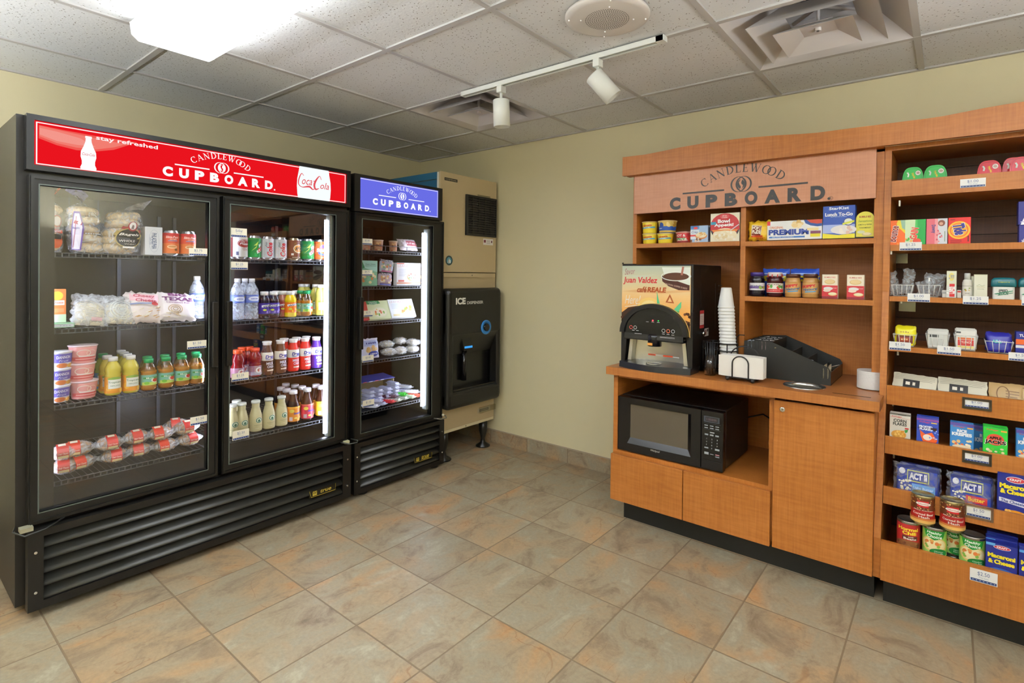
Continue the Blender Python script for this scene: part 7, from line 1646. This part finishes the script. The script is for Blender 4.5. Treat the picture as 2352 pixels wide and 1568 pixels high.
filled(2263, 2328, 783, 810, 'white wire basket of shiny blue packets', 6, '#2b2a9a', 'blue_packet', ('front shiny blue packet in its basket', 'shiny blue packet behind the front one in its basket'), 'blue packets in the wire basket', art, .066, .86, 'soft')
def art(n): n.rect(0, .45, 1, .68, '#e0642a').rect(0, .3, 1, .42, '#e8e8ee').text('TUMS', .4, .85, .12, '#e8eaf4', .5, bold=.04).text('~3', .6, .15, .12, '#e8eaf4', .4)
boxp('medicine_box', 'blue and orange medicine box beside the blue packets', 2333, 2385, 763, y3+.01, zz, .05, '#27308a', art, vb=810)
# fifth shelf: paper-wrapped goods behind the lip
def art_n(n): n.rect(.24, .45, .62, .76, '#1c1814').rect(.3, .54, .4, .66, '#e8e0d0').rect(.46, .54, .52, .66, '#e8e0d0').lines(4, .04, .92, .96, .06, .012, '#8a867a').rect(.7, .3, .95, .34, '#b8b4a4')
def art_k(n): n.ring(.42, .6, .2, .28, .03, '#7a5a3a').rect(.2, .2, .6, .26, '#7a5a3a').line([(.2, .4), (.8, .45)], .03, '#8a6a4a').lines(3, .5, .7, .9, .1, .03, '#8a6a4a')
for i, (u1, u2, vt, c, a, lab, ry_, yy) in enumerate(((2046, 2148, 862, '#d2cdb8', art_n, 'flat pale paper packet with a black patch, behind the lip nearest the side panel', .06, .02), (2152, 2268, 884, '#d2cdb8', art_n, 'flat pale paper packet with a black patch, above the $1.00 holder', .03, .02),
     (2140, 2215, 880, '#c8c2ae', None, 'pale paper packet underneath the others, middle of the lipped shelf', .02, .06), (2272, 2352, 884, '#b89a6a', art_k, 'brown paper packet with dark print behind the lip', .02, .02), (2322, 2400, 886, '#b89a6a', art_k, 'brown paper packet overlapping at the photo edge', .02, .03))):
    yp = TY[4]+.006; x, w = spanx(u1, u2, vt+20, 1, yp)
    pouch('paper_packet', lab, 'packet', (x, yp+yy, zb(4)+.002), w, .115 if i != 2 else .10, .014, c, a, 0, -.55, ry_, seed=140+i, jag=.003, k=.5)
# sixth shelf: cereal boxes
def kel(n, dx=.5, z=.87): n.text('Kelloggs', dx-.08, z, .07, '#d83a44', .5, shear=.35, bold=.01)
def art(n): n.rect(0, .93, 1, 1, '#7a7a72').rect(.4, .935, .8, .96, '#2a2a28').line([(0, .84), (1, .80)], .008, '#d05a5a'); kel(n, .42, .86); n.text('CORN', .5, .70, .13, '#26302a', .62, bold=.03).text('FLAKES', .5, .56, .13, '#26302a', .66, bold=.03).ell(.45, .12, .36, .18, '#d8a048').blobs(14, .15, .05, .75, .28, .06, ['#e8b858', '#d09030', '#f0cc78'], 3).poly([(.72, .34), (.9, .38), (.86, .26), (.76, .22)], '#2f8a3e').rect(.74, .38, .92, .44, '#c8303a')
yq = TY[5]+.006; zc6 = zb(5)
def cer(u1, u2, vt, lab, c, a, sc_, grp='small cereal boxes'): 
    x, w = spanx(u1, u2, vt+30, 1, yq); h = at((u1+u2)/2, vt, 1, yq)[2]-zc6
    return carton('cereal_box', lab, 'cereal box', (x, yq+.02, zc6), w, .035, h, c, lambda n: a(NA(n.A, w, h*.66, h*.34)), 0, 0, grp, side=lambda n: n.rect(.1, .1, .9, .9, sc_))
cer(2043, 2091, 950, 'small white corn flakes cereal box', '#e4e2da', art, '#c8c6be')
def art(n): n.rect(0, .93, 1, 1, '#3a3f9a').rect(0, .84, 1, .92, '#8a4a9a'); kel(n, .45, .78); n.rect(.66, .76, .92, .80, '#e8c23a'); n.poly([(.04, .5), (.9, .50), (.95, .60), (.08, .60)], '#27337e').text('FROSTED', .42, .60, .09, '#f0f4ff', .6, bold=.06).text('FLAKES', .42, .50, .09, '#f0f4ff', .56, bold=.06).rect(.64, .47, .9, .58, '#3a1a14').poly([(.15, .45), (.4, .3), (.7, .4), (.95, .1), (.9, 0), (.3, 0), (.2, .2)], '#e8602a').ell(.5, .18, .2, .12, '#f4ece4').blobs(10, .6, .1, 1, .5, .04, ['#7aa0f0', '#d8e4ff'], 5)
cer(2105, 2156, 958, 'small blue frosted flakes cereal box', '#3450b8', art, '#27337e')
def art_rk(n): n.rect(0, .88, 1, 1, '#5a4a9a'); kel(n, .45, .84); n.rect(.72, .80, .96, .85, '#e8a03a'); n.text('RICE', .5, .68, .12, '#f4f8ff', .42, bold=.06).text('KRISPIES', .5, .54, .14, '#f4f8ff', .84, bold=.06).blobs(9, .12, .1, .9, .34, .08, ['#f0d8a8', '#e8c080', '#f4e8d0', '#d8683a'], 4).ell(.5, .04, .4, .08, '#e8d8b8')
cer(2182, 2237, 972, 'small light blue rice cereal box in the middle of its shelf', '#3a84c4', art_rk, '#2a5a9a')
def art_aj(n): n.rect(0, .95, 1, 1, '#1e9a3a'); kel(n, .45, .86); n.rect(.72, .82, .96, .88, '#e8a03a'); n.ell(.5, .50, .36, .22, '#d8503a').text('APPLE', .5, .56, .11, '#1a1a1a', .5, bold=.05).text('JACKS', .5, .39, .20, '#f4f4f0', .92, bold=.13).text('JACKS', .5, .39, .18, '#141414', .86, bold=.05).blobs(8, .15, .02, .9, .2, .07, ['#e8d8a0', '#f0e8c8', '#5ac03a'], 4)
cer(2258, 2315, 980, 'small bright green cereal box', '#2ec43e', art_aj, '#1e8a30')
cer(2334, 2390, 990, 'small light blue rice cereal box cut by the photo edge', '#3a84c4', art_rk, '#2a5a9a')
x, w = spanx(2236, 2290, 985, 1, yq+.08)
carton('cereal_box', 'dim light blue rice cereal box standing behind the green one', 'cereal box', (x, yq+.13, zc6), w, .035, .12, '#3a84c4', art_rk, 0, 0, 'small cereal boxes')
# seventh shelf: popcorn and macaroni
def pop(butter):
    def art(n):
        n.rect(0, .9, 1, 1, '#1f2a6a').poly([(.26, .42), (.80, .42), (.80, .86), (.26, .86)], '#d8dc6a').poly([(.28, .46), (.78, .46), (.78, .82), (.28, .82)], '#2a3a8e').text('ACT II', .53, .64, .26, '#eef0fa', .44, bold=.09).ell(.13, .78, .08, .12, '#e0e4f0').blobs(20, .04, .08, .38, .46, .035, ['#f0ecd8', '#e4dcb8', '#fbf8ec'], 3)
        if butter: n.rect(.38, .08, .9, .34, '#c8303a').text('Butter', .64, .22, .16, '#f0c83a', .4, bold=.03); 
        else: n.rect(.38, .06, .95, .36, '#6aa0e0').text('Light Butter', .66, .2, .13, '#d0e4fa', .5, bold=.02)
        if butter:
            for i in range(6): n.rect(.06+.055*i, .0, .085+.055*i, .14, '#d84a4a')
    return art
yr = TY[6]+.006; zr = zb(6)
for i, (u1, u2, vt, bt, lab) in enumerate(((2056, 2156, 1078, False, 'blue popcorn bag with a pale blue panel, near the side panel'), (2180, 2282, 1102, True, 'blue popcorn bag with a red panel, above the $1.50 holder'))):
    x, w = spanx(u1, u2, vt+30, 1, yr); h = at((u1+u2)/2, vt, 1, yr)[2]-zr
    t = thing('popcorn_bag', lab, 'popcorn', (x, yr+.03, zr), 0, 'blue microwave popcorn bags', -.1)
    MB().bbox(-w*.48, w*.48, -.016, .016, .002, h, M('#2a3f9e', .3), .01, 2).build('bag', t)
    b = MB(); pillow_mesh(b, w*1.12, h*1.06, .045, 150+i, film('popcorn_overwrap', '#c8ccd8', .14, .1), .008, 1); b.build('overwrap', t)
    A = Art(flat(-.0162)); pop(bt)(NA(A, w*.94, h*.74, h*.26)); A.build(t)
    t = thing('popcorn_bag', 'blue popcorn bag filed behind the '+('red' if bt else 'pale blue')+'-panel one', 'popcorn', (x+.006, yr+.075, zr), 0, 'blue microwave popcorn bags', -.1)
    MB().bbox(-w*.48, w*.48, -.016, .016, .002, h, M('#2a3f9e', .3), .01, 2).build('bag', t)
def art_mc(big):
    def art(n):
        n.rect(0, .0, 1, 1, '#1e2a86').ell(.52, .90, .28, .065, '#e8e8ee').ell(.52, .90, .26, .052, '#c83440').text('KRAFT', .52, .90, .05, '#f6f0f0', .34, bold=.05)
        k = .62 if big else .45
        n.text('Macaroni', .5, .76 if big else .62, .10 if big else .14, '#f0dc2a', .88, bold=.06).text('& Cheese', .5, .655 if big else .44, .10 if big else .14, '#f0dc2a', .84, bold=.06)
        if big: n.poly([(.05, .52), (.95, .46), (.95, .37), (.05, .44)], '#e8eaf6').text('The Cheesiest', .5, .45, .06, '#27408a', .8, rot=-.08, bold=.03).ell(.52, .14, .44, .16, '#e89a2e'); n.blobs(22, .12, .02, .92, .28, .06, ['#f0a83a', '#e08a1e', '#f8c060'], 5)
        else: n.rect(0, .92, .3, 1, '#5aa0dc').ell(.5, .1, .5, .16, '#3a6ac0').blobs(8, .1, 0, .9, .18, .05, ['#f0a83a', '#e8c83a'], 4)
    return art
x, w = spanx(2291, 2372, 1130, 1, yr); h = at(2331, 1092, 1, yr)[2]-zr
carton('macaroni_box', 'tall blue macaroni box with an orange dish picture, on the popcorn shelf', 'box', (x, yr+.022, zr), w, .034, h, '#1e2a86', art_mc(True), 0, 0, None, lambda n: n.rect(.1, .1, .9, .9, '#c8b84a'))
# bottom bay: cans and macaroni boxes
ZB = .1385; Rc = .0375; hcn = .112
def art_chili(n): n.rect(0, .72, 1, 1, '#b8282a').text('Hormel', .5, .80, .14, '#f0d83a', .30, bold=.04).text('Chili', .52, .64, .14, '#f0d83a', .20, bold=.04).rect(.42, .36, .64, .53, '#5a2a1c').text('with', .54, .49, .06, '#f6f0e8', .08).text('Beans', .53, .41, .09, '#f6f0e8', .18, bold=.03).ell(.5, .14, .2, .2, '#8a5a34').blobs(16, .34, .02, .68, .28, .022, ['#6a3a22', '#9a6a42', '#7a4a2e'], 4)
def art_soup(word2):
    def f(n): n.rect(0, 0, 1, 1, '#9ccf5a').rect(.0, .0, 1, .18, '#a8d468').ell(.5, .42, .19, .32, '#e8c87a').ell(.5, .44, .16, .26, '#efe0ae').blobs(12, .38, .22, .62, .6, .025, ['#f4e8c0', '#e0a050', '#d8783a', '#8ab84a'], 6).poly([(.35, 1), (.65, 1), (.62, .74), (.5, .62), (.38, .74)], '#1f8f34').text('Healthy', .5, .90, .13, '#f4faf0', .20, bold=.03, shear=.2).text('Choice', .5, .77, .13, '#f4faf0', .20, bold=.03, shear=.2).ell(.56, .14, .12, .16, '#1f8038').text('Chicken', .56, .18, .05, '#f0f8ec', .12).text(word2, .56, .11, .05, '#f0f8ec', .12)
    return f
def art_hash(n): n.rect(0, .52, 1, 1, '#6a3418').blobs(60, .25, .55, .8, 1, .012, ['#c89a5a', '#8a4a24', '#e0b878', '#5a2a14'], 6).rect(.43, .66, .58, .92, '#c8242a').ell(.51, .80, .1, .07, '#f0ece4').text('Hormel', .51, .80, .06, '#b82028', .13).rect(0, .0, 1, .14, '#e0b060').rect(0, .12, 1, .2, '#cf7a3a').text('Mary Kitchen', .51, .53, .05, '#f6efe4', .26, shear=.2).text('Corned Beef', .51, .38, .09, '#f6efe4', .28, bold=.02).text('Hash', .52, .26, .09, '#f6efe4', .14, bold=.02)
yc_ = -.525
def cn(u, y, lvl, col, art, lab, spin=0, grp='food cans in the bottom bay'):
    x = at(u, 1200, 1, y)[0]; return can('food_can', lab, 'can', (x, y, ZB+lvl*(hcn+.001)), Rc, hcn, col, art, 0, spin, grp, '#b8a878' if lvl == 2 else '#a8a49c', True)
cn(2087, yc_, 0, '#b8282a', art_chili, 'red chili can hidden low behind the bottom board, under its twin'); cn(2087, yc_, 1, '#b8282a', art_chili, 'red chili can with yellow lettering, second in its pile')
cn(2147, yc_-.0, 0, '#9ccf5a', art_soup('Noodle'), 'green soup can low behind the board, nearer the chili'); cn(2147, yc_, 1, '#9ccf5a', art_soup('Noodle'), 'green chicken noodle soup can beside the chili can')
cn(2234, yc_, 0, '#9ccf5a', art_soup('with Rice'), 'green soup can low behind the board, nearer the blue boxes'); cn(2234, yc_, 1, '#9ccf5a', art_soup('with Rice'), 'green chicken and rice soup can beside the blue boxes')
cn(2191, yc_+.06, 0, '#9ccf5a', art_soup('Noodle'), 'soup can low at the back between the green ones'); cn(2191, yc_+.06, 1, '#9ccf5a', art_soup('Noodle'), 'soup can at the back holding up the corned beef can')
cn(2119, yc_-.005, 2, '#b02420', art_hash, 'corned beef can on top, bridging the chili and soup cans'); cn(2187, yc_-.0, 2, '#b02420', art_hash, 'corned beef can on top, nearer the $1.50 holder')
for i, (u1, u2, vt, yy, lab) in enumerate(((2264, 2337, 1252, -.565, 'front blue macaroni box beside the soup can'), (2264, 2337, 1240, -.525, 'blue macaroni box second in its file'), (2266, 2338, 1226, -.48, 'blue macaroni box third in its file'), (2341, 2412, 1270, -.565, 'blue macaroni box cut by the photo edge'))):
    x, w = spanx(u1, u2, 1280, 1, yy)
    h = .205
    carton('macaroni_box', lab, 'box', (x, yy+.017, ZB+.02), w, .032, h+.004*i, '#1e2a86', (lambda w_, h_: lambda n: art_mc(False)(NA(n.A, w_, h_*.56, h_*.44)))(w, h), 0, 0, 'blue macaroni boxes in the bottom bay')
# ---- price tags and holders on the shelf edges
def lipy(i): return SH[i][2]-.0145
for u1, u2, v1, v2, i, p_, lab, fr in ((2205, 2264, 410, 430, 0, '$1.00', '$1.00 price tag on the lip of the top shelf', None), (2066, 2117, 556, 575, 1, '$1.25', '$1.25 price tag in front of the laundry boxes', None),
    (2084, 2136, 674, 693, 2, '$1.00', '$1.00 price tag below the baskets of clear bags', None), (2211, 2270, 680, 699, 2, '$1.25', '$1.25 price tag below the lotion bottle', None), (2346, 2400, 681, 702, 2, '$1.25', 'price tag below the deodorants, cut by the photo edge', None),
    (2042, 2092, 785, 804, 3, '$1.50', '$1.50 price tag under the basket of yellow packets', None), (2152, 2207, 795, 814, 3, '$1.50', '$1.50 price tag between the two white-packet baskets', None), (2316, 2372, 810, 829, 3, '$1.50', '$1.50 price tag under the blue packets', None),
    (2215, 2272, 919, 936, 4, '$1.00', '$1.00 card in a dark metal holder below the paper packets', '#4a4438'), (2215, 2272, 1042, 1061, 5, '$1.00', '$1.00 card in a dark metal holder below the cereal boxes', '#4a4438'),
    (2219, 2276, 1165, 1188, 6, '$1.50', '$1.50 card in a clear holder below the popcorn', 'clear')):
    tag_card('price_tag', lab, u1, u2, v1, v2, 1, lipy(i), p_, 'This shelf' if i in (0, 4, 5) else 'This item', fr, '#ececea')
tag_card('price_tag', '$2.50 price tag on the bottom board of the display unit', 2227, 2291, 1310, 1339, 1, -.5925, '$2.50', 'This item', None, '#ececea')
